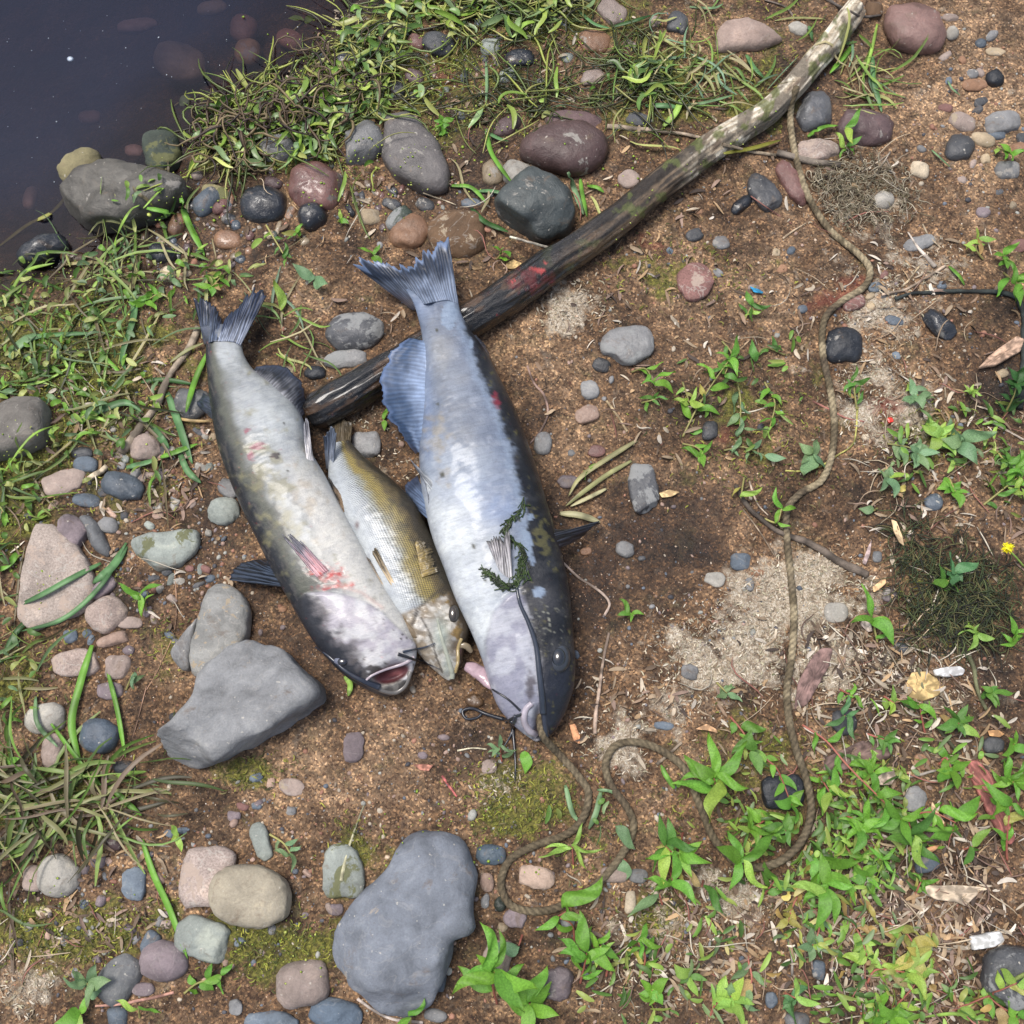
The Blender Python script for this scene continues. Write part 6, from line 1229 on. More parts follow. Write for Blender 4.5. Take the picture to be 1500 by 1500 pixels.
PL = [ # path, leaves, leaf px, tip leaves, colour, kind, height, label
([(1052,1170),(1046,1140)], 4,58,6,'br','lance',.035,'tall bright green shoot of broad leaves left of the rope end'),
([(1078,1275),(1086,1262)], 0,52,5,'br','lance',.035,'five-leaved bright green rosette over the rope end'),
([(1010,1235),(990,1250),(975,1240)], 3,50,4,'md','lance',.03,'dark green drooping plant left of the five-leaved rosette'),
([(1030,1290),(1028,1300)], 1,45,1,'md','lance',.02,'single hanging leaf pair below the dark drooping plant'),
([(1100,1090),(1120,1110),(1140,1130),(1160,1180)], 6,34,3,'br','oval',.012,'red stemmed creeper with small leaves left of the rope'),
([(1070,1050),(1090,1075),(1100,1100)], 4,32,2,'md','oval',.012,'soft green sprig with toothed leaves above the big shoot'),
([(1175,1062),(1210,1085),(1240,1120),(1280,1160),(1320,1200)], 7,44,4,'br','lance',.03,'long red stemmed weed arching right of the rope'),
([(1185,1245),(1205,1270),(1212,1300)], 5,58,5,'br','lance',.025,'large leaved bright clump right of the rope end'),
([(1225,1190),(1250,1200),(1262,1215)], 5,44,5,'br','lance',.025,'dense green clump in the middle of the weeds'),
([(1320,1180),(1330,1200),(1335,1225)], 4,48,5,'md','lance',.025,'drooping green shoot left of the tan dry leaf'),
([(1330,1195),(1365,1190),(1400,1205)], 2,50,2,'br','lance',.02,'long curved leaves pointing right above the dark hollow'),
([(1235,1050),(1238,1048)], 0,36,4,'bl','lance',.015,'three upright green shoots over the dark stone'),
([(1270,1075),(1300,1085)], 4,20,4,'md','oval',.01,'tiny leaved seedling right of the three shoots'),
([(1355,1075),(1350,1050),(1347,1030)], 4,30,2,'br','lance',.015,'narrow green sprig on the dark olive stalk'),
([(1375,1120),(1385,1110),(1395,1128)], 5,34,3,'br','oval',.012,'leafy clump at the foot of the olive stalks'),
([(1395,1055),(1405,1060)], 4,28,6,'md','oval',.02,'round bushy seedling between the olive stalks'),
([(1470,1150),(1485,1145)], 3,36,7,'br','lance',.025,'star-shaped leafy shoot at the right edge'),
([(1475,1260),(1475,1230),(1480,1180)], 4,48,3,'br','lance',.03,'upright bright leaf shoot right of the red wood chip'),
([(1492,1100),(1485,1090)], 1,30,3,'br','oval',.02,'small green sprig at the right edge above the star shoot'),
([(1235,1235),(1255,1262),(1270,1285)], 7,28,5,'br','oval',.012,'mat of small bright leaves above the yellowing weeds'),
([(1195,1330),(1200,1360),(1190,1385)], 5,26,4,'gy','oval',.01,'grey green creeping sprig above the bottom weeds'),
([(1170,1310),(1160,1330),(1155,1350)], 6,20,3,'yl','oval',.008,'yellowing curled seedling left of the mid clump'),
([(1240,1340),(1260,1370),(1270,1400)], 5,30,3,'lt','oval',.012,'yellow leaved weed with curled leaves in the lower right'),
([(1300,1350),(1330,1370),(1345,1400)], 5,32,3,'yl','oval',.012,'pale yellow weed left of the white chip'),
([(1270,1440),(1285,1420),(1330,1425)], 7,40,4,'lt','lance',.015,'pale green weed with long leaves at the bottom right'),
([(1305,1480),(1330,1455),(1350,1430)], 4,34,2,'lt','lance',.015,'light green trailing stem above the bottom edge'),
([(1260,1485),(1290,1480),(1310,1490)], 6,30,5,'br','oval',.01,'dense light green mat at the bottom edge'),
([(1150,1455),(1165,1462)], 3,34,4,'bl','lance',.012,'blue green seedling right of the small blue pebble'),
([(1095,1400),(1100,1440),(1070,1460)], 5,34,3,'gy','oval',.012,'grey green sprig near the bottom centre right'),
([(1040,1488),(1050,1470),(1075,1465)], 3,36,4,'lt','oval',.015,'pale round leaved plant at the bottom edge'),
([(1005,1420),(1010,1430)], 1,30,3,'md','oval',.01,'small dull green leaves near the bottom centre'),
([(1440,1450),(1460,1470),(1490,1490)], 4,30,3,'br','oval',.015,'green leaves over the dark corner rock'),
([(1395,1480),(1440,1462),(1490,1440)], 7,24,2,'lt','oval',.012,'yellow green leaves along the thick corner stem'),
([(728,1470),(722,1445),(725,1420)], 4,60,6,'br','lance',.045,'large bright leafy plant right of the slab at the bottom'),
([(790,1490),(775,1470)], 3,46,4,'br','oval',.03,'broad leaved plant at the bottom beside the slab plant'),
([(600,1510),(602,1490)], 0,40,2,'br','lance',.03,'single bright leaf standing at the bottom edge'),
([(842,1385),(838,1355),(820,1345)], 3,42,2,'br','lance',.02,'thin stemmed plant below the rope loop'),
([(850,1440),(856,1415),(860,1395)], 4,46,4,'br','lance',.03,'bright upright leaves above the bottom centre'),
([(888,1430),(892,1405),(880,1385)], 3,34,4,'br','lance',.02,'small bright shoot right of the upright leaves'),
([(940,1430),(945,1400),(935,1380)], 4,34,4,'br','lance',.02,'leafy shoot at bottom centre right with long stem'),
([(958,1470),(955,1450)], 4,30,4,'br','oval',.015,'low bright leaves at the bottom centre right'),
([(980,1270),(985,1290)], 1,52,3,'br','lance',.025,'broad leaf pair left of the creeping weeds'),
([(1000,1220),(995,1250)], 2,44,3,'br','lance',.03,'slim bright leaves above the broad leaf pair'),
([(905,1215),(900,1212)], 0,48,1,'gy','oval',.008,'single oval leaf inside the rope curve'),
([(918,1262),(914,1258)], 0,42,1,'gy','oval',.006,'grey green leaf crossing under the rope curve'),
([(970,1325),(966,1310)], 0,56,1,'gy','oval',.012,'large dull oval leaf right of the rope loop'),
([(765,1370),(760,1385)], 0,44,1,'gy','oval',.012,'dull green leaf below the rope loop'),
([(805,1350),(830,1335)], 0,64,1,'br','lance',.015,'long bright leaf lying by the rope loop bottom'),
([(840,1268),(838,1240)], 0,46,5,'lt','thin',.015,'small grass-like tuft on the right of the rope loop'),
([(735,1115),(732,1095)], 2,22,4,'gy','lance',.012,'tiny grey green seedling beside the hanging barbel'),
([(770,1102),(772,1100)], 0,34,1,'br','oval',.005,'single green leaf right of the hanging barbel'),
([(920,905),(925,898)], 0,24,4,'br','lance',.01,'small three-leaved seedling right of the catfish head'),
([(855,690),(862,690)], 0,20,2,'br','lance',.005,'small green sprig left of the dry blades'),
([(925,545),(945,540),(958,560)], 3,34,3,'br','lance',.015,'green seedling with a yellow leaf below the grey stone'),
([(1000,640),(1020,600),(1045,560),(1070,525)], 7,36,3,'br','lance',.012,'creeping green weed in the middle right soil'),
([(1090,470),(1100,450)], 3,30,3,'md','lance',.01,'dark green sprig left of the rope near the bend'),
([(1080,560),(1085,590),(1083,640)], 4,40,2,'gy','lance',.008,'muddy grey green trailing leaves'),
([(1000,650),(1020,655),(1030,665)], 3,36,3,'br','lance',.012,'bright seedling left of the dark hollow'),
([(1150,520),(1120,510),(1105,530)], 3,34,1,'md','lance',.006,'flat dark leaves right of the creeping green weed'),
([(1120,760),(1138,765),(1145,745)], 1,30,3,'br','lance',.02,'bright green shoot growing over the dark curved stick'),
([(1090,700),(1085,730)], 1,36,1,'lt','lance',.015,'yellow green upright leaf left of the dark stick'),
([(1180,660),(1190,665)], 1,40,4,'gy','oval',.008,'pale oval leaves left of the rope bend'),
([(1255,600),(1252,575),(1250,560)], 4,28,4,'md','lance',.02,'small dark shoot right of the rope'),
([(1300,650),(1330,655),(1345,665)], 5,32,5,'gy','oval',.012,'broad pale rosette right of the rope'),
([(1375,650),(1378,640)], 2,36,4,'lt','oval',.012,'pale green rosette left of the orange leaf'),
([(1410,655),(1408,648)], 1,44,3,'gy','oval',.012,'large leaved pale rosette under the orange leaf'),
([(1300,705),(1303,700)], 1,28,5,'gy','oval',.012,'small pale rosette below the broad rosette'),
([(1285,745),(1280,748)], 0,28,1,'gy','oval',.006,'single dull leaf left of the dark moss tuft'),
([(1425,580),(1424,575)], 1,20,6,'lt','lance',.012,'small pale star seedling near the right edge'),
([(1440,740),(1465,720),(1490,700)], 6,34,4,'md','lance',.015,'green runner climbing to the right edge'),
([(1490,720),(1495,690)], 3,30,4,'br','lance',.02,'leafy shoot at the right edge above the yellow flower'),
([(1470,610),(1485,580),(1490,560)], 8,30,6,'dk','oval',.04,'dark leafy bush stem at the right edge'),
([(1470,400),(1490,415)], 1,44,5,'br','lance',.03,'bright leafy shoot above the black root at the right edge'),
([(1440,380),(1430,365),(1432,350)], 3,26,3,'lt','lance',.012,'pale seedlings above the black root'),
([(1485,385),(1470,375)], 2,28,3,'br','oval',.012,'small leaves at the right edge above the bright shoot'),
([(1460,215),(1480,225)], 3,28,3,'br','oval',.012,'green leaves among pebbles at the upper right edge'),
([(1235,220),(1240,215)], 1,30,3,'br','lance',.01,'small bright seedling on the flat pink stone'),
([(1245,195),(1238,188)], 0,44,2,'br','lance',.012,'bright curved leaf between the two dark stones'),
([(1280,920),(1285,940),(1278,905)], 1,44,4,'br','lance',.015,'two stalk seedling with paired long leaves'),
([(1380,830),(1400,840)], 3,32,3,'bl','oval',.03,'green leaves growing through the dark moss tuft'),
([(1375,865),(1390,850)], 2,30,3,'md','oval',.02,'blue green leaves low in the dark moss tuft'),
([(1295,1020),(1310,1030)], 3,22,2,'lt','oval',.008,'small pale seedling left of the dead yellow leaf'),
([(1200,1135),(1215,1160)], 4,36,3,'br','lance',.02,'bright leaves just right of the rope'),
([(1130,1195),(1100,1215)], 5,38,4,'br','lance',.02,'leafy fill between the rope end and the big shoot'),
([(1160,1230),(1150,1215)], 4,30,3,'md','oval',.015,'small green leaves inside the rope bend'),
([(1280,1240),(1290,1260)], 5,28,4,'br','thin',.02,'fine leaved green sprig in the middle of the weeds'),
([(1270,1150),(1280,1130)], 4,34,4,'br','lance',.02,'green leaves above the dense clump'),
([(1120,1310),(1135,1290)], 3,30,2,'md','oval',.008,'dull green leaves under the five-leaved rosette'),
([(1440,1010),(1455,1015)], 4,26,3,'md','oval',.012,'small green leaves by the olive stalk'),
([(1480,950),(1490,930)], 4,30,3,'br','lance',.015,'green leaves at the right edge below the flower'),
([(1425,910),(1430,930)], 5,24,3,'lt','lance',.012,'light green sprig under the dark moss tuft'),
([(1340,1310),(1350,1290)], 3,28,3,'br','lance',.012,'small bright sprig left of the curled dead leaf'),
([(1410,1245),(1425,1240)], 1,30,2,'md','oval',.01,'pair of green leaves below the red wood chip'),
([(395,1222),(415,1235),(425,1250)], 2,28,3,'gy','lance',.012,'broken grey green sprig above the round tan pebble'),
([(130,1465),(128,1440)], 2,34,5,'gy','oval',.025,'grey green rosette at the lower left bottom'),
([(120,1490),(118,1485)], 0,36,3,'br','oval',.012,'bright leaves at the very bottom left'),
([(205,1490),(202,1475)], 0,36,2,'br','lance',.02,'bright pointed leaf at the bottom by the red stem'),
([(270,1455),(290,1440),(325,1430)], 5,22,2,'br','oval',.008,'small leafy runner under the purple grey stone'),
([(255,1215),(262,1225)], 1,24,2,'lt','oval',.01,'pale small leaves above the flat pink stone'),
([(215,895),(205,870)], 2,38,3,'br','lance',.015,'bright leaf sprig over the pink and grey stone'),
([(185,1010),(195,985)], 1,30,1,'gy','lance',.01,'grey green leaf above the lilac grey stone'),
([(430,45),(445,30)], 0,28,2,'lt','oval',.004,'pale drowned leaf pair in the water at the top'),
([(256,155),(262,150)], 0,34,1,'gy','oval',.003,'single pale leaf floating at the edge of the water'),
([(640,200),(648,180)], 4,22,5,'br','oval',.012,'bright small leaved plant on the muddy grey rock'),
([(455,395),(460,410)], 1,38,2,'gy','oval',.008,'pale green leaf lying between the two tails'),
([(440,350),(432,340)], 2,26,2,'br','oval',.012,'small leaf sprig right of the black rounded stone'),
([(555,380),(548,374)], 0,26,3,'br','oval',.005,'small green leaves left of the right tail tip'),
([(728,380),(735,370)], 2,22,2,'br','oval',.01,'tiny seedling right of the right tail tip'),
([(495,325),(498,320)], 0,18,3,'br','oval',.004,'tiny clover-like seedling above the tails'),
([(560,620),(562,615)], 0,20,2,'br','oval',.004,'single small leaf beside the walleye tail'),
([(408,440),(412,455)], 0,46,1,'lt','lance',.006,'yellow green leaf behind the left anal fin'),
]
PL += [
([(1058,500),(1072,520),(1062,548)], 5,30,2,'md','lance',.01,'dull green creeping sprig above the creeping green weed'),
([(1120,560),(1135,590),(1128,625)], 5,30,2,'br','lance',.01,'thin green sprig between the creeping weed and the rope'),
([(1060,660),(1090,655),(1120,668)], 5,28,2,'gy','lance',.008,'low trailing leaves above the dark curved stick'),
([(1000,560),(1010,590)], 3,26,3,'lt','lance',.01,'pale green seedling right of the grey speckled stone'),
([(940,590),(960,585)], 3,22,2,'md','lance',.008,'tiny green sprig right of the tan straw'),
([(1330,560),(1345,580)], 3,24,4,'gy','oval',.01,'small grey green seedling left of the pale star seedling'),
([(1390,700),(1400,720)], 4,26,4,'br','oval',.012,'bushy little seedling under the large leaved rosette'),
([(1460,660),(1475,680)], 4,28,4,'md','lance',.015,'green leaves at the right edge below the dark bush stem'),
([(1230,1010),(1250,1020)], 3,24,3,'br','lance',.012,'small sprig right of the purple brown bark flake'),
([(1050,1000),(1065,1015)], 2,22,3,'gy','oval',.006,'tiny seedling at the lower edge of the dried algae'),
([(330,400),(310,420)], 4,26,3,'br','oval',.012,'leafy sprig in the mud just above the left tail'),
([(250,440),(235,430),(215,440)], 5,28,3,'br','oval',.012,'bright leafy runner left of the left tail'),
([(390,330),(405,355),(420,380)], 4,24,2,'md','lance',.01,'thin sprig right of the wet black rounded stone'),
]
for p, nl, Lp, tp, c, kd, h, lab in PL:
    stc = (.30, .10, .07) if p[0][0] > 700 and p[0][1] > 1000 else (.28, .26, .09)
    plant(p, nl, Lp, lab, c, kd, h, stc, tip=tp)
# the yellow flower
p0 = gz(1490, 815); fl = empty('yellow_flower', tuple(p0), 'small yellow flower head on a green stem at the right edge', 'flower')
P = np.array([gz(x, y, h) for x, y, h in [(1500, 830, .004), (1488, 816, .02), (1474, 802, .032)]]); P = spline(P, 12)-p0
ob('stem', tube_mesh('stem', P, .0012, M['stem'], (.25, .4, .08), 8), fl)
ac = Acc(); rs = np.random.default_rng(3)
for i in range(60):
    d = rs.normal(size=3); d /= np.linalg.norm(d); d[2] = abs(d[2]); c = P[-1]+d*.0065*rs.uniform(.5, 1); a = rs.normal(size=3)*.0022; b_ = np.cross(d, a); b_ = b_/np.linalg.norm(b_)*.0016
    ac.add([c-a, c-b_, c+a+d*.001, c+b_], [[0, 1, 2, 3]], (.80, .72, .02))
o = ac.obj('flower_head', M['weed'], fl)

# ---- grass blades one can pick out
def blade(pts, w, col, label, lift=.006, fold=.3, group=None):
    n = 26; q = spline(np.array(pts, float), n); t = np.linspace(0, 1, n)
    h = lift*np.sin(t*np.pi*.75+.15); P = np.array([gz(x, y, .001) for x, y in q]); z = np.convolve(np.pad(P[:, 2], 4, 'edge'), np.ones(9)/9, 'valid'); z = np.maximum(z, P[:, 2])+h
    P = at(q[:, 0], q[:, 1], z); ce = P.mean(0); W = w*px2m*.5*np.minimum(1, 1.15*np.sin(np.pi*(t*.93+.07))**.55)
    W = W*.82; sd = sum(map(ord, label)); v, f = ribbon(P-ce, W, fold, twist=(sd % 5-2)*.22); c = np.array(GR[col] if isinstance(col, str) else col)*.85
    cc = mix(c*.8, np.minimum(c*1.25, 1), sstep(-.4, .4, fbm(t*6, sd, 0, 2, 2))); cc = np.repeat(cc, 3, 0); cc.reshape(n, 3, 3)[:, 1] *= 1.25
    o = ob('grass_blade', mesh('grass_blade', v, f, M['blade'], cc), None, ce); s = o.modifiers.new('t', 'SOLIDIFY'); s.thickness = .0003
    return tag(o, label, 'grass blade', group)
BL = [
([(135,945),(118,1000),(105,1060),(118,1120)],12,'br','wide bright blade standing over the smooth blue stone'),
([(118,1120),(135,1140),(150,1155)],10,'br','blade base below the smooth blue stone'),
([(158,985),(172,1040),(184,1110)],8,'br','slim bright blade right of the smooth blue stone'),
([(52,1020),(55,1060),(85,1095)],7,'gy','pale green blade over the light grey rounded stone'),
([(75,1060),(105,1100),(140,1145),(180,1180)],7,'br','blade slanting down across the left grass clump'),
([(208,1230),(225,1280),(250,1335),(275,1405)],10,'br','long bright grass blade reaching the purple grey stone'),
([(155,1145),(185,1175),(208,1195)],9,'br','green blade just above the long bright blade'),
([(8,1115),(30,1120),(45,1160)],15,'br','broad curled blade at the left edge'),
([(120,1120),(105,1150),(95,1162)],12,'bl','blue green blade below the blue stone'),
([(150,1150),(180,1135),(215,1130)],7,'lt','pale blade pointing right from the grass clump'),
([(5,1197),(60,1198),(100,1202)],7,'br','flat blade along the left edge of the clump'),
([(190,420),(197,460),(180,520),(185,545)],13,'bl','upright blue green blade left of the branch'),
([(98,622),(150,600),(185,590),(210,605)],13,'bl','folded blue green blade left of the branch fork'),
([(303,518),(285,560),(272,605)],10,'br','bright blade touching the left catfish tail'),
([(245,575),(262,620),(282,680)],14,'bl','dark blue green blade beside the branch middle'),
([(220,622),(235,640),(248,657)],13,'bl','short blue green blade right of the pinkish stone'),
([(235,670),(265,660),(290,650)],10,'br','bright bent blade below the branch middle'),
([(262,660),(275,690),(295,708)],11,'bl','blue green blade pointing down to the catfish side'),
([(185,685),(215,678),(232,672)],10,'bl','blade lying over the dark blue grey stone'),
([(20,520),(50,495),(95,490),(140,488)],9,'bl','long blade across the upper left grass'),
([(15,525),(30,505),(55,488)],18,'gy','broad pale blade at the upper left edge'),
([(60,495),(80,510),(95,530),(115,570)],6,'lt','curved pale blade in the left grass'),
([(0,582),(10,575),(25,570)],14,'gy','short broad blade above the brown grey boulder'),
([(145,515),(165,535),(180,552)],7,'br','thin green blade left of the branch top'),
([(205,560),(240,556),(285,563)],8,'dk','dark blade crossing behind the branch'),
([(245,610),(280,616),(312,617)],5,'tn','tan straw-like blade right of the branch fork'),
([(5,450),(35,400),(80,385)],6,'lt','pale blade near the shore at the left'),
([(148,825),(100,850),(60,872),(20,890)],10,'bl','long blue green blade across the trapezoid stone'),
([(185,795),(150,855),(95,905),(30,925)],8,'bl','second long blade crossing the trapezoid stone lower'),
([(185,800),(165,830),(135,855)],14,'bl','broad blade beside the pale green grey stone'),
([(25,810),(15,825),(-5,838)],14,'br','bright blade at the left edge above the trapezoid stone'),
([(50,900),(25,925),(5,960)],10,'dk','dark blade left of the trapezoid stone foot'),
([(0,700),(45,640),(90,620)],4,'lt','thin pale blade over the left moss'),
([(0,565),(60,560),(118,528)],4,'lt','thin yellow green blade in the left grass'),
([(110,620),(140,612),(165,622)],6,'lt','short pale blade left of the branch'),
([(265,290),(275,325),(300,375)],12,'br','bright blade right of the boulder at the shore'),
([(215,305),(240,310),(262,315)],9,'br','bright blade in front of the boulder'),
([(712,190),(720,225),(745,262),(755,270)],9,'br','bright blade left of the dark angular rock'),
([(660,272),(690,275),(715,300)],8,'br','curved blade left of the dark angular rock'),
([(700,280),(720,280),(740,284)],7,'bl','short blade touching the dark angular rock'),
([(690,305),(710,325),(745,340)],10,'dk','dark blade under the dark angular rock'),
([(715,195),(730,203),(745,207)],8,'bl','blue green blade below the dark purple stone'),
([(832,252),(842,280),(855,315)],10,'gy','pale blade right of the dark angular rock'),
([(850,262),(852,280),(860,318)],8,'br','bright blade right of the dark angular rock'),
([(860,272),(875,275),(885,282)],7,'br','short blade right of the tuft by the angular rock'),
([(712,90),(713,120),(712,155)],6,'gy','straight grey green blade below the pale square stone'),
([(847,15),(870,35),(895,42)],7,'bl','blue green blade at the top centre'),
([(895,40),(925,32),(955,22)],7,'dk','dark blade right of the top centre blade'),
([(945,155),(975,155),(995,158)],10,'bl','blue green blade near the driftwood left side'),
([(972,185),(990,165),(1000,140)],12,'lt','pale wide blade above the thin grey root'),
([(1285,35),(1275,80),(1262,120)],6,'lt','tall pale blade right of the driftwood top'),
([(1278,82),(1280,120),(1292,165)],10,'bl','blue green blade above the purple grey rock'),
([(1250,65),(1235,85),(1215,108)],10,'br','bright blade behind the driftwood top'),
([(1185,38),(1188,50),(1190,60)],8,'bl','short blade left of the driftwood top'),
([(1093,80),(1105,100),(1120,115)],9,'bl','blue green blade left of the driftwood'),
([(1060,225),(1100,218),(1145,205)],9,(.22,.22,.04),'olive ribbon leaf under the driftwood'),
([(1183,200),(1205,187),(1228,184)],9,'br','bright blade below the rough dark stone'),
([(1000,155),(1035,150),(1080,138)],7,'gy','grey green blade left of the driftwood bark end'),
([(1010,10),(1045,12),(1060,5)],6,'gy','small blade at the top edge left of driftwood'),
([(1365,220),(1378,232),(1392,245)],4,'gy','short grey green blade alone on the right soil'),
([(1388,118),(1395,130),(1407,140)],4,'gy','short grey green blade left of the orange stone'),
([(1390,390),(1405,405),(1413,418)],7,'br','short bright blade above the black root'),
([(933,645),(890,672),(850,700),(832,728)],9,(.42,.40,.20),'long dry olive blade right of the big catfish'),
([(925,675),(890,695),(855,720),(828,742)],8,(.40,.40,.18),'second dry olive blade below the first one'),
([(888,716),(860,730),(835,742)],7,(.45,.42,.24),'short dry blade at the root of the dry blades'),
([(820,752),(850,755),(880,765)],11,(.40,.38,.22),'thick dry blade end beside the dark pectoral fin'),
([(1008,1010),(980,1030),(962,1038)],5,'lt','thin pale blade right of the rope bend') if False else ([(988,1155),(975,1135),(968,1120)],8,'br','short bright blade by the rope curve'),
([(505,990),(513,1003),(510,1020)],9,'lt','short yellow green blade under the left catfish jaw'),
([(828,1150),(838,1190),(850,1205)],8,'gy','pale grey green blade inside the rope curve'),
([(880,1160),(873,1190),(862,1215)],9,'gy','pale grey green blade crossing the rope'),
([(875,1157),(890,1158),(905,1163)],5,'gy','tip of a pale blade right of the rope'),
([(1450,1495),(1400,1485),(1350,1490)],5,'lt','thin pale blade at the bottom right edge'),
([(1320,1190),(1345,1195),(1380,1175)],9,'br','bright curved blade left of the tan dry leaf'),
([(1335,1210),(1370,1215),(1405,1214)],9,'br','bright blade pointing right in the weeds'),
([(0,360),(40,330),(75,312),(95,290),(110,262)],7,(.36,.36,.10),'long yellow green stem floating from the boulder to the left edge'),
([(118,258),(128,240),(125,228)],8,'lt','yellow green leaf on the mossy yellow tan stone'),
([(165,385),(172,345),(190,310),(205,300)],6,'lt','pale curled stem in front of the boulder'),
([(195,282),(198,260),(212,252)],3,'tn','thin straw bent on the boulder'),
([(210,305),(240,275),(262,270),(280,275)],4,'lt','thin straw arching over the boulder tip'),
([(205,372),(195,415),(180,440)],8,(.42,.42,.16),'pale stalk above the upright blue green blade'),
([(88,388),(125,385),(170,385)],7,(.34,.30,.14),'pale brown stem along the water line'),
]
for p, w, c, lab in BL: blade(p, w, c, lab)
# ---------------------------------------------------------------- what nobody could count
def scatter(n, blobs, rs):
    W = np.array([b[2]*b[3]*(b[4] if len(b) > 4 else 1) for b in blobs], float); W /= W.sum()
    k = rs.choice(len(blobs), n, p=W); B = np.array([b[:4] for b in blobs], float)[k]
    a = rs.uniform(0, 2*np.pi, n); r = np.sqrt(rs.uniform(0, 1, n))*(1+.25*rs.normal(size=n))
    return B[:, 0]+B[:, 2]*r*np.cos(a), B[:, 1]+B[:, 3]*r*np.sin(a)
def blocked(P):
    i = np.clip(((P[:, 0]-RX0)/RST).round().astype(int), 0, RNX-1); j = np.clip(((P[:, 1]-RY0)/RST).round().astype(int), 0, RNY-1); return BLOCK[i, j]
# icosphere template
def ico(sub):
    import bmesh
    b = bmesh.new(); bmesh.ops.create_icosphere(b, subdivisions=sub, radius=1); v = np.array([x.co[:] for x in b.verts]); f = np.array([[y.index for y in x.verts] for x in b.faces]); b.free(); return v, f
def rotm(rs, n):
    q = rs.normal(size=(n, 4)); q /= np.linalg.norm(q, axis=1, keepdims=True); w, x, y, z = q.T
    return np.stack([1-2*(y*y+z*z), 2*(x*y-z*w), 2*(x*z+y*w), 2*(x*y+z*w), 1-2*(x*x+z*z), 2*(y*z-x*w), 2*(x*z-y*w), 2*(y*z+x*w), 1-2*(x*x+y*y)], -1).reshape(n, 3, 3)
def pebbles(name, px, py, R, cols, sub, sink, rs, label, flat=(.45, .9), jit=.18, mat='grain', cut=True):
    P = onground(px, py)
    if cut: k = ~blocked(P); P, R, cols = P[k], R[k], cols[k]
    n = len(P); P[:, 2] = ground_h(P[:, 0], P[:, 1]); tv, tf = ico(sub)
    V = tv[None]*(1+jit*rs.normal(size=(n, len(tv), 1))); S = np.stack([rs.uniform(.75, 1.25, n), rs.uniform(.6, 1.0, n), rs.uniform(*flat, n)], -1)
    a = rs.uniform(0, 6.283, n); V = V*S[:, None]; c, s = np.cos(a)[:, None], np.sin(a)[:, None]
    V = np.stack([V[..., 0]*c-V[..., 1]*s, V[..., 0]*s+V[..., 1]*c, V[..., 2]], -1)*R[:, None, None]+P[:, None]; V[..., 2] += (R*sink)[:, None]
    F = (tf[None]+(np.arange(n)*len(tv))[:, None, None]).reshape(-1, 3); C_ = np.repeat(cols, len(tv), 0)
    return tag(ob(name, mesh(name, V.reshape(-1, 3), F, M[mat], C_)), label, None, None, 'stuff')
rs = np.random.default_rng(11)
PAL = np.array([(.34, .23, .15), (.25, .15, .09), (.48, .37, .27), (.16, .15, .16), (.34, .17, .11), (.55, .46, .36), (.20, .13, .09), (.13, .15, .18), (.42, .27, .2), (.62, .57, .5)])
PW = np.array([.22, .2, .12, .09, .08, .06, .14, .04, .04, .01]); PW /= PW.sum()
n = 34000; px, py = rs.uniform(-120, 1620, n), rs.uniform(-120, 1620, n); Pq = onground(px, py); kk = (shore_d(Pq[:, 0], Pq[:, 1])*SGN > .005) & (rs.random(n) > .55*np.clip(bl(px, py, MOSS), 0, 1)); px, py = px[kk], py[kk]
R = .00062*np.exp(rs.normal(size=len(px))*.5); cols = PAL[rs.choice(len(PAL), len(px), p=PW)]*rs.uniform(.5, 1.5, (len(px), 1))
pebbles('sand_grains', px, py, R, cols, 1, .0, rs, 'coarse brown sand grains over the bank')
PP = np.array([(.20, .20, .20), (.12, .14, .17), (.36, .25, .2), (.30, .15, .1), (.42, .36, .28), (.07, .07, .08), (.2, .16, .16), (.3, .3, .27)])
GV = [(750, 750, 900, 900, .35), (330, 330, 180, 60, 3), (600, 300, 120, 60, 2), (230, 750, 150, 150, 2), (250, 1300, 230, 150, 1.5), (680, 1150, 150, 200, 1), (900, 1350, 150, 120, 1.5), (1420, 180, 90, 150, 2), (280, 830, 120, 60, 3), (480, 1180, 100, 60, 1), (590, 120, 160, 90, 2), (1300, 480, 150, 90, 1), (1050, 900, 120, 60, 1)]
px, py = scatter(4200, GV, rs); Pq = onground(px, py); kk = shore_d(Pq[:, 0], Pq[:, 1])*SGN > .0; px, py = px[kk], py[kk]
R = .0016*np.exp(rs.normal(size=len(px))*.5); cols = PP[rs.integers(0, len(PP), len(px))]*rs.uniform(.7, 1.3, (len(px), 1))
pebbles('gravel', px, py, R, cols, 2, .02, rs, 'small mixed gravel pressed into the soil', jit=.07)

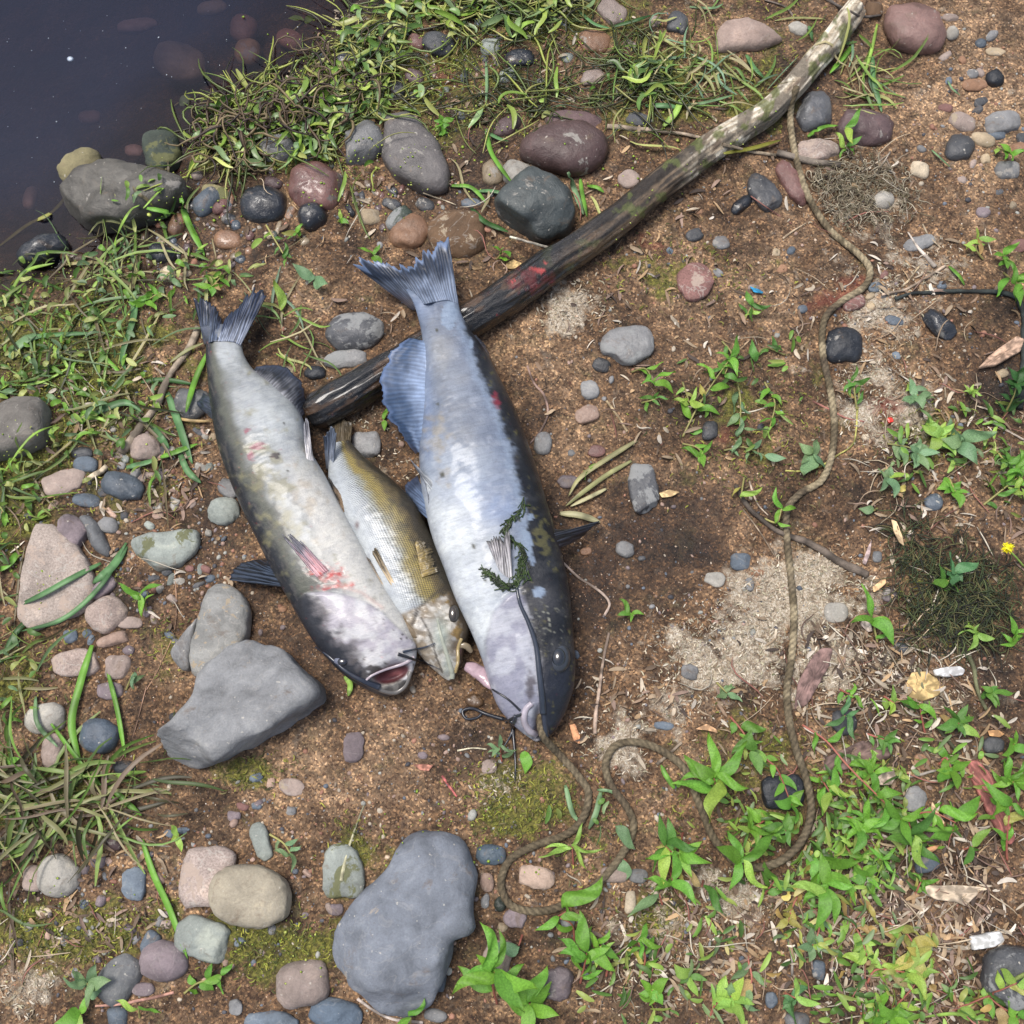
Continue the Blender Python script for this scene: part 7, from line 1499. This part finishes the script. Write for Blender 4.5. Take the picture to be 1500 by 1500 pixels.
def strands(name, n, blobs, rs, Lr, wr, cols, mat, label, lift=.008, flat=True, curl=1.2, dirs=None, onstone=True, arc=.006, water=False, seg=8):
    px, py = scatter(n, blobs, rs); P0 = onground(px, py)
    if not water:
        d = shore_d(P0[:, 0], P0[:, 1])*SGN; k = d > -.018; P0 = P0[k]
    k = ~blocked(P0) | (rs.random(len(P0)) < (.12 if onstone else 0)); P0 = P0[k]; n = len(P0)
    Ls = rs.uniform(*Lr, n)*px2m; a = rs.uniform(0, 6.283, n) if dirs is None else rs.choice(dirs[0], n)+rs.normal(size=n)*dirs[1]
    t = np.linspace(0, 1, seg); cur = rs.normal(size=n)*curl; wob = rs.normal(size=n)*curl*.8
    ang = a[:, None]+cur[:, None]*t+wob[:, None]*np.sin(t*4+a[:, None]); st = (Ls/(seg-1))[:, None]
    X = P0[:, :1]+np.cumsum(np.cos(ang)*st, 1); Y = P0[:, 1:2]+np.cumsum(np.sin(ang)*st, 1)
    bk_ = samp(BLOCK.astype(float), X, Y).mean(1); kp = (bk_ < .18) | (rs.random(n) < .10*onstone); P0, X, Y, a = P0[kp], X[kp], Y[kp], a[kp]; n = len(P0)
    Z = np.maximum(surf(X, Y), ZW-.001); z0 = Z.mean(1, keepdims=True); Z = Z*.55+np.maximum(z0, Z-.01)*.45
    Z = np.maximum(Z, ground_h(X, Y, False)); Z = Z+(rs.random(n)*lift)[:, None]+.0006+(rs.random(n)*arc)[:, None]*np.sin(t*np.pi)
    P = np.stack([X, Y, Z], -1); T = np.gradient(P, axis=1); T /= np.linalg.norm(T, axis=-1, keepdims=True); S = np.cross(T, [0, 0, 1.]); S /= np.maximum(np.linalg.norm(S, axis=-1, keepdims=True), 1e-9); Nn = np.cross(S, T)
    rl = rs.normal(size=n)[:, None, None]*(.6 if flat else .3); S2 = S*np.cos(rl)+Nn*np.sin(rl); N2 = Nn*np.cos(rl)-S*np.sin(rl)
    W = (rs.uniform(*wr, n)*px2m*.5)[:, None]*np.sin(np.pi*(t*.9+.06))[None]**.6; W = W[..., None]
    if flat: V = np.stack([P-S2*W+N2*W*.35, P, P+S2*W+N2*W*.35], 2); k_ = 3; F0 = gridf(seg, 3)
    else: V = np.stack([P+S*W, P+Nn*W, P-S*W, P-Nn*W], 2); k_ = 4; F0 = gridf(seg, 4, True)
    c = np.array(cols); c = c[rs.integers(0, len(c), n)]*rs.uniform(.65, 1.3, (n, 1)); C_ = np.repeat(c, seg*k_, 0)
    F = (F0[None]+(np.arange(n)*seg*k_)[:, None, None]).reshape(-1, 4)
    return tag(ob(name, mesh(name, V.reshape(-1, 3), F, M[mat], C_)), label, None, None, 'stuff')
OLV = [(.20, .24, .05), (.30, .34, .07), (.10, .14, .03), (.38, .38, .12), (.05, .05, .025), (.14, .20, .05)]
SHB = [(430, 180, 100, 50, 2), (350, 200, 60, 40, 1.8), (525, 110, 55, 70, 1.6), (480, 245, 70, 25, .6), (570, 150, 60, 50, .6), (640, 40, 60, 35, .6), (730, 15, 160, 28, .9), (575, 50, 35, 35, .8), (330, 175, 45, 30, 1), (790, 155, 110, 18, .5), (940, 115, 50, 35, .7)]
LFT = [(80, 450, 130, 60, 1.4), (60, 560, 110, 90, 1.3), (220, 400, 130, 40, 1.2), (330, 400, 60, 30, .8), (40, 760, 60, 120, 1), (180, 560, 80, 80, .8), (200, 680, 70, 50, .6), (100, 640, 80, 60, .6), (20, 950, 50, 90, 1), (230, 330, 60, 40, 1)]
BLF = [(80, 1180, 110, 50, 2), (40, 1120, 60, 60, 1.2), (150, 1150, 80, 40, 1), (30, 1310, 40, 40, .6)]
strands('water_weed', 950, SHB, rs, (35, 130), (2.0, 4.5), OLV, 'weed', 'tangled olive stems of stranded water weed', flat=False, lift=.012, curl=.8, arc=.008)
strands('water_weed_leaves', 520, SHB+[(430, 190, 80, 40, 2)], rs, (20, 62), (5, 11), [(.20, .32, .05), (.32, .42, .08), (.10, .19, .04), (.42, .46, .13), (.2, .3, .12)], 'weed', 'flat wet leaves in the stranded water weed', lift=.018, curl=.9)
strands('dark_roots', 260, [(410, 185, 80, 45, 1), (350, 205, 50, 40, 1), (500, 130, 50, 50, .6)], rs, (40, 100), (2.5, 5), [(.04, .025, .02), (.09, .06, .035), (.16, .12, .06)], 'stem', 'dark rotting stems within the water weed', flat=False, lift=.02, curl=1.8, arc=.02)
strands('grass', 380, LFT, rs, (30, 120), (1.6, 5.5), [(.15, .26, .05), (.24, .34, .09), (.34, .35, .15), (.09, .17, .04), (.15, .24, .10), (.38, .34, .18), (.07, .08, .035), (.16, .13, .07)], 'blade', 'loose grass covering the left bank', lift=.009, curl=.28, arc=.005)
strands('grass_clump', 240, BLF, rs, (40, 120), (2.5, 7), [(.15, .27, .05), (.24, .34, .09), (.28, .28, .12), (.09, .15, .04), (.34, .29, .17), (.07, .065, .03), (.18, .13, .09)], 'blade', 'thick grass clump at the lower left edge', lift=.018, curl=.38, arc=.012)
strands('leafy_bits', 800, SHB+LFT+[(1000, 1000, 10, 10, .01)], rs, (9, 24), (4, 9), [(.18, .36, .05), (.30, .46, .09), (.10, .20, .04), (.38, .42, .14), (.16, .26, .12)], 'blade', 'small green leaves among the bank grass', lift=.018, curl=.4, seg=5)
UGR = [(1230, 120, 60, 60, 1.4), (1240, 150, 50, 30, 1), (1100, 80, 90, 50, .7), (1010, 120, 70, 60, .8), (1150, 190, 50, 30, .5), (870, 200, 60, 60, .4), (1030, 70, 60, 50, .5), (720, 290, 60, 30, .4), (860, 290, 30, 40, .6), (420, 490, 50, 30, 1.2), (960, 60, 90, 50, .4), (1060, 150, 60, 30, .8)]
strands('upper_grass', 300, UGR, rs, (35, 100), (2, 5.5), [(.24, .38, .08), (.40, .42, .15), (.50, .44, .24), (.16, .28, .07), (.18, .3, .18)], 'blade', 'long limp grass around the top of the driftwood', lift=.008, curl=.45, arc=.006)
# moss fuzz
strands('moss', 14000, [b for b in MOSS if b[0] > 0], rs, (3, 12), (1.0, 2.2), [(.10, .12, .02), (.20, .21, .035), (.30, .30, .05), (.06, .07, .02), (.14, .12, .05)], 'litter', 'short olive moss on the soil', lift=.003, curl=1.5, onstone=False, seg=4, arc=.003)
strands('moss_tuft', 1500, [(1328, 778, 24, 26, .8), (1345, 825, 28, 30, 1), (1400, 855, 55, 26, 1.4), (1445, 885, 42, 22, 1.2), (1380, 900, 55, 26, 1.5), (1420, 932, 46, 18, 1), (1345, 930, 22, 14, .6), (1468, 840, 26, 16, .6), (1316, 850, 12, 28, .6), (1405, 795, 30, 14, .5), (1470, 930, 22, 10, .5)], rs, (10, 42), (.8, 1.9), [(.025, .035, .018), (.045, .065, .025), (.08, .10, .035), (.12, .11, .045), (.02, .02, .015)], 'litter', 'dark feathery tuft of moss beside the yellow flower', flat=False, lift=.009, curl=.6, arc=.006, seg=6)
strands('dry_moss', 800, [(1250, 285, 65, 45, 1.3), (1220, 260, 40, 30, .8), (1300, 290, 50, 40, .6)], rs, (8, 30), (.8, 1.8), [(.30, .26, .18), (.22, .18, .12), (.42, .37, .27), (.14, .12, .07)], 'litter', 'dry grey fibrous moss clump below the driftwood', flat=False, lift=.008, curl=1.6, arc=.006)
strands('algae_strands', 420, [(640, 250, 40, 40, .001), (770, 150, 120, 22, 1), (790, 30, 120, 30, 1), (930, 110, 50, 40, 1), (840, 160, 60, 20, 1)], rs, (50, 120), (1.5, 3), [(.03, .045, .015), (.06, .08, .02), (.10, .12, .03)], 'weed', 'fine dark algae hanging between the upper stones', flat=False, lift=.006, curl=1.0)
strands('dried_algae', 7000, PALE, rs, (2, 9), (.8, 2.4), [(.46, .40, .30), (.38, .31, .22), (.58, .52, .42), (.26, .20, .14), (.40, .36, .25)], 'litter', 'pale dried algae crust and fibres', lift=.0012, curl=.5, onstone=False, seg=4, arc=.0015)
LIT = [(1300, 1120, 220, 160, 1), (1350, 1360, 180, 150, 1.6), (1150, 1400, 150, 110, 1), (1380, 700, 130, 160, .7), (1250, 960, 120, 70, 1), (950, 1380, 120, 110, .8), (1300, 450, 150, 100, .5), (1250, 250, 100, 90, .5), (950, 1030, 110, 60, .5), (700, 250, 400, 250, .25), (180, 700, 180, 200, .5), (1000, 500, 200, 200, .15), (150, 1320, 150, 100, .5)]
strands('leaf_litter', 3700, LIT, rs, (5, 27), (1.6, 6.5), [(.32, .24, .16), (.22, .15, .10), (.44, .37, .28), (.13, .09, .06), (.40, .27, .15), (.56, .5, .42), (.07, .05, .04), (.26, .18, .14)], 'litter', 'small scraps of dead leaf and stalk on the soil', lift=.003, curl=.35, onstone=False, seg=5, arc=.003)
strands('dry_stalks', 520, LIT, rs, (25, 80), (1, 2.4), [(.45, .36, .25), (.3, .22, .15), (.56, .5, .4), (.2, .13, .1), (.3, .13, .1)], 'litter', 'thin dry stalks scattered over the soil', flat=False, lift=.006, curl=.5, seg=7)
UND = [(1130, 1190, 110, 80, 1.6), (1250, 1190, 110, 80, 2.0), (1220, 1270, 100, 50, 1.8), (1380, 1110, 60, 60, .7), (1470, 1150, 40, 90, .6), (1260, 1400, 120, 90, .9), (1300, 1480, 130, 40, 1), (1060, 1400, 60, 90, .4), (1400, 640, 100, 60, .6), (1330, 680, 60, 40, .5), (1480, 680, 30, 80, .7), (900, 1430, 100, 60, .6), (1080, 570, 90, 90, .35), (850, 1200, 60, 60, .2), (950, 1460, 80, 50, .5), (1440, 1440, 60, 50, .6)]
strands('ground_cover', 1000, UND, rs, (9, 28), (3.5, 8), [(.20, .38, .06), (.30, .46, .09), (.13, .26, .05), (.34, .42, .10), (.22, .32, .14), (.09, .18, .04)], 'blade', 'low mat of small green leaves under the weeds', lift=.016, curl=.3, onstone=False, seg=5, arc=.004)
strands('yellow_leaves', 50, [(1220, 1370, 120, 80, 1.4), (1330, 1390, 90, 60, 1), (1180, 1300, 60, 50, .8), (1400, 640, 90, 60, .3), (1440, 1460, 60, 30, .6)], rs, (10, 26), (5, 10), [(.60, .50, .14), (.66, .58, .24), (.5, .34, .12), (.42, .46, .12)], 'blade', 'small yellowing leaves in the lower right weeds', lift=.016, curl=.8, onstone=False, seg=5, arc=.006)
# duckweed flecks
def flecks(name, n, blobs, rs, r, cols, label, zoff=.001, k=6, water=False, mat='weed'):
    px, py = scatter(n, blobs, rs); P = onground(px, py); z = np.maximum(surf(P[:, 0], P[:, 1]), ZW)+zoff*(1+rs.random(n)); P = at(px, py, z)
    if water: P = at(px, py, ZW+.0006+0*px); ok = shore_d(P[:, 0], P[:, 1])*SGN < .0; P = P[ok]
    n = len(P); R = r*np.exp(rs.normal(size=n)*.35); th = np.linspace(0, 2*np.pi, k, endpoint=False); el = rs.uniform(.6, 1, n); a = rs.uniform(0, 6.28, n)
    x = np.cos(th)[None]*R[:, None]; y = np.sin(th)[None]*(R*el)[:, None]; X = x*np.cos(a)[:, None]-y*np.sin(a)[:, None]; Y = x*np.sin(a)[:, None]+y*np.cos(a)[:, None]
    Z = rs.normal(size=(n, k))*.0003*(0 if water else 1)+rs.normal(size=n)[:, None]*(.4 if not water else 0)*X
    rim = np.stack([X, Y, Z], -1)+P[:, None]; top = P+np.array([0, 0, .0006]); bot = P-np.array([0, 0, .0005])
    V = np.concatenate([rim, top[:, None], bot[:, None]], 1); j = np.arange(k); F0 = np.concatenate([np.stack([j, (j+1) % k, np.full(k, k)], 1), np.stack([(j+1) % k, j, np.full(k, k+1)], 1)])
    F = (F0[None]+(np.arange(n)*(k+2))[:, None, None]).reshape(-1, 3); c = np.array(cols)[rs.integers(0, len(cols), n)]*rs.uniform(.8, 1.2, (n, 1))
    return tag(ob(name, mesh(name, V.reshape(-1, 3), F, M[mat], np.repeat(c, k+2, 0))), label, None, None, 'stuff')
flecks('duckweed', 2600, [(620, 110, 190, 110, 1.6), (420, 200, 110, 60, 1.2), (150, 420, 150, 60, 1), (80, 560, 110, 110, .9), (800, 60, 200, 70, .6), (540, 250, 160, 70, .6), (100, 1350, 130, 60, .6), (420, 1390, 80, 50, .6), (700, 1230, 120, 60, .5), (950, 280, 80, 60, .3), (280, 280, 80, 60, .7), (1000, 180, 120, 60, .4), (40, 760, 50, 150, .6)], rs, .0013, [(.40, .52, .08), (.52, .58, .14), (.30, .44, .06)], 'tiny yellow green duckweed flecks on bank and stones')
flecks('water_flecks', 110, [(150, 150, 260, 230, 1)], rs, .0007, [(.7, .75, .8), (.5, .55, .6)], 'tiny pale specks floating on the water', water=True, mat='litter')
flecks('head_flecks', 46, [(800, 895, 20, 22, 1), (812, 925, 16, 16, .6), (780, 880, 8, 8, .4)], rs, .0009, [(.6, .6, .2), (.65, .6, .42), (.35, .5, .1)], 'bits of duckweed and seed stuck to the charcoal fish head', zoff=-.004)
# white shell-like pellet on the water, algae wrapped round the big catfish fin
fo = flecks('foam_dot', 1, [(103, 86, .5, .5, 1)], rs, .0062, [(.6, .68, .8)], 'small round pale foam ball floating on the dark water', water=True, mat='litter', k=10); fo['kind'] = 'thing'; fo['category'] = 'foam'; fo['label'] = 'small round pale foam ball floating on the dark water'
ac = Acc(); rs2 = np.random.default_rng(5)
path = np.array([(768, 728), (765, 745), (748, 762), (742, 780), (760, 800), (764, 820), (765, 838), (755, 852), (742, 858), (728, 850), (718, 843)], float); pq = spline(path, 60)
for i in range(240):
    k = int(60*rs2.random()**.7); wd_ = 1.0+6*np.exp(-((k-40)/8)**2); a = pq[k]+rs2.normal(size=2)*wd_*.7; d = pq[min(k+1, 59)]-pq[max(k-1, 0)]; d = d/np.linalg.norm(d); ln = rs2.uniform(6, 18)
    pts = [a, a+d*ln*.5+rs2.normal(size=2)*2.5, a+d*ln+rs2.normal(size=2)*4]; P = np.array([hit(x, y, .0006+.0025*rs2.random(), 'C') for x, y in pts]); P = spline(P, 5)
    v, f = tube_vf(P, .0006*rs2.uniform(.7, 1.5), 4, False); ac.add(v, f, np.array([(.03, .055, .015), (.05, .09, .02), (.015, .025, .01)][rs2.integers(3)]))
tag(ac.obj('green_algae', M['weed']), 'dark green algae strand wrapped round the right catfish pectoral fin', 'algae')
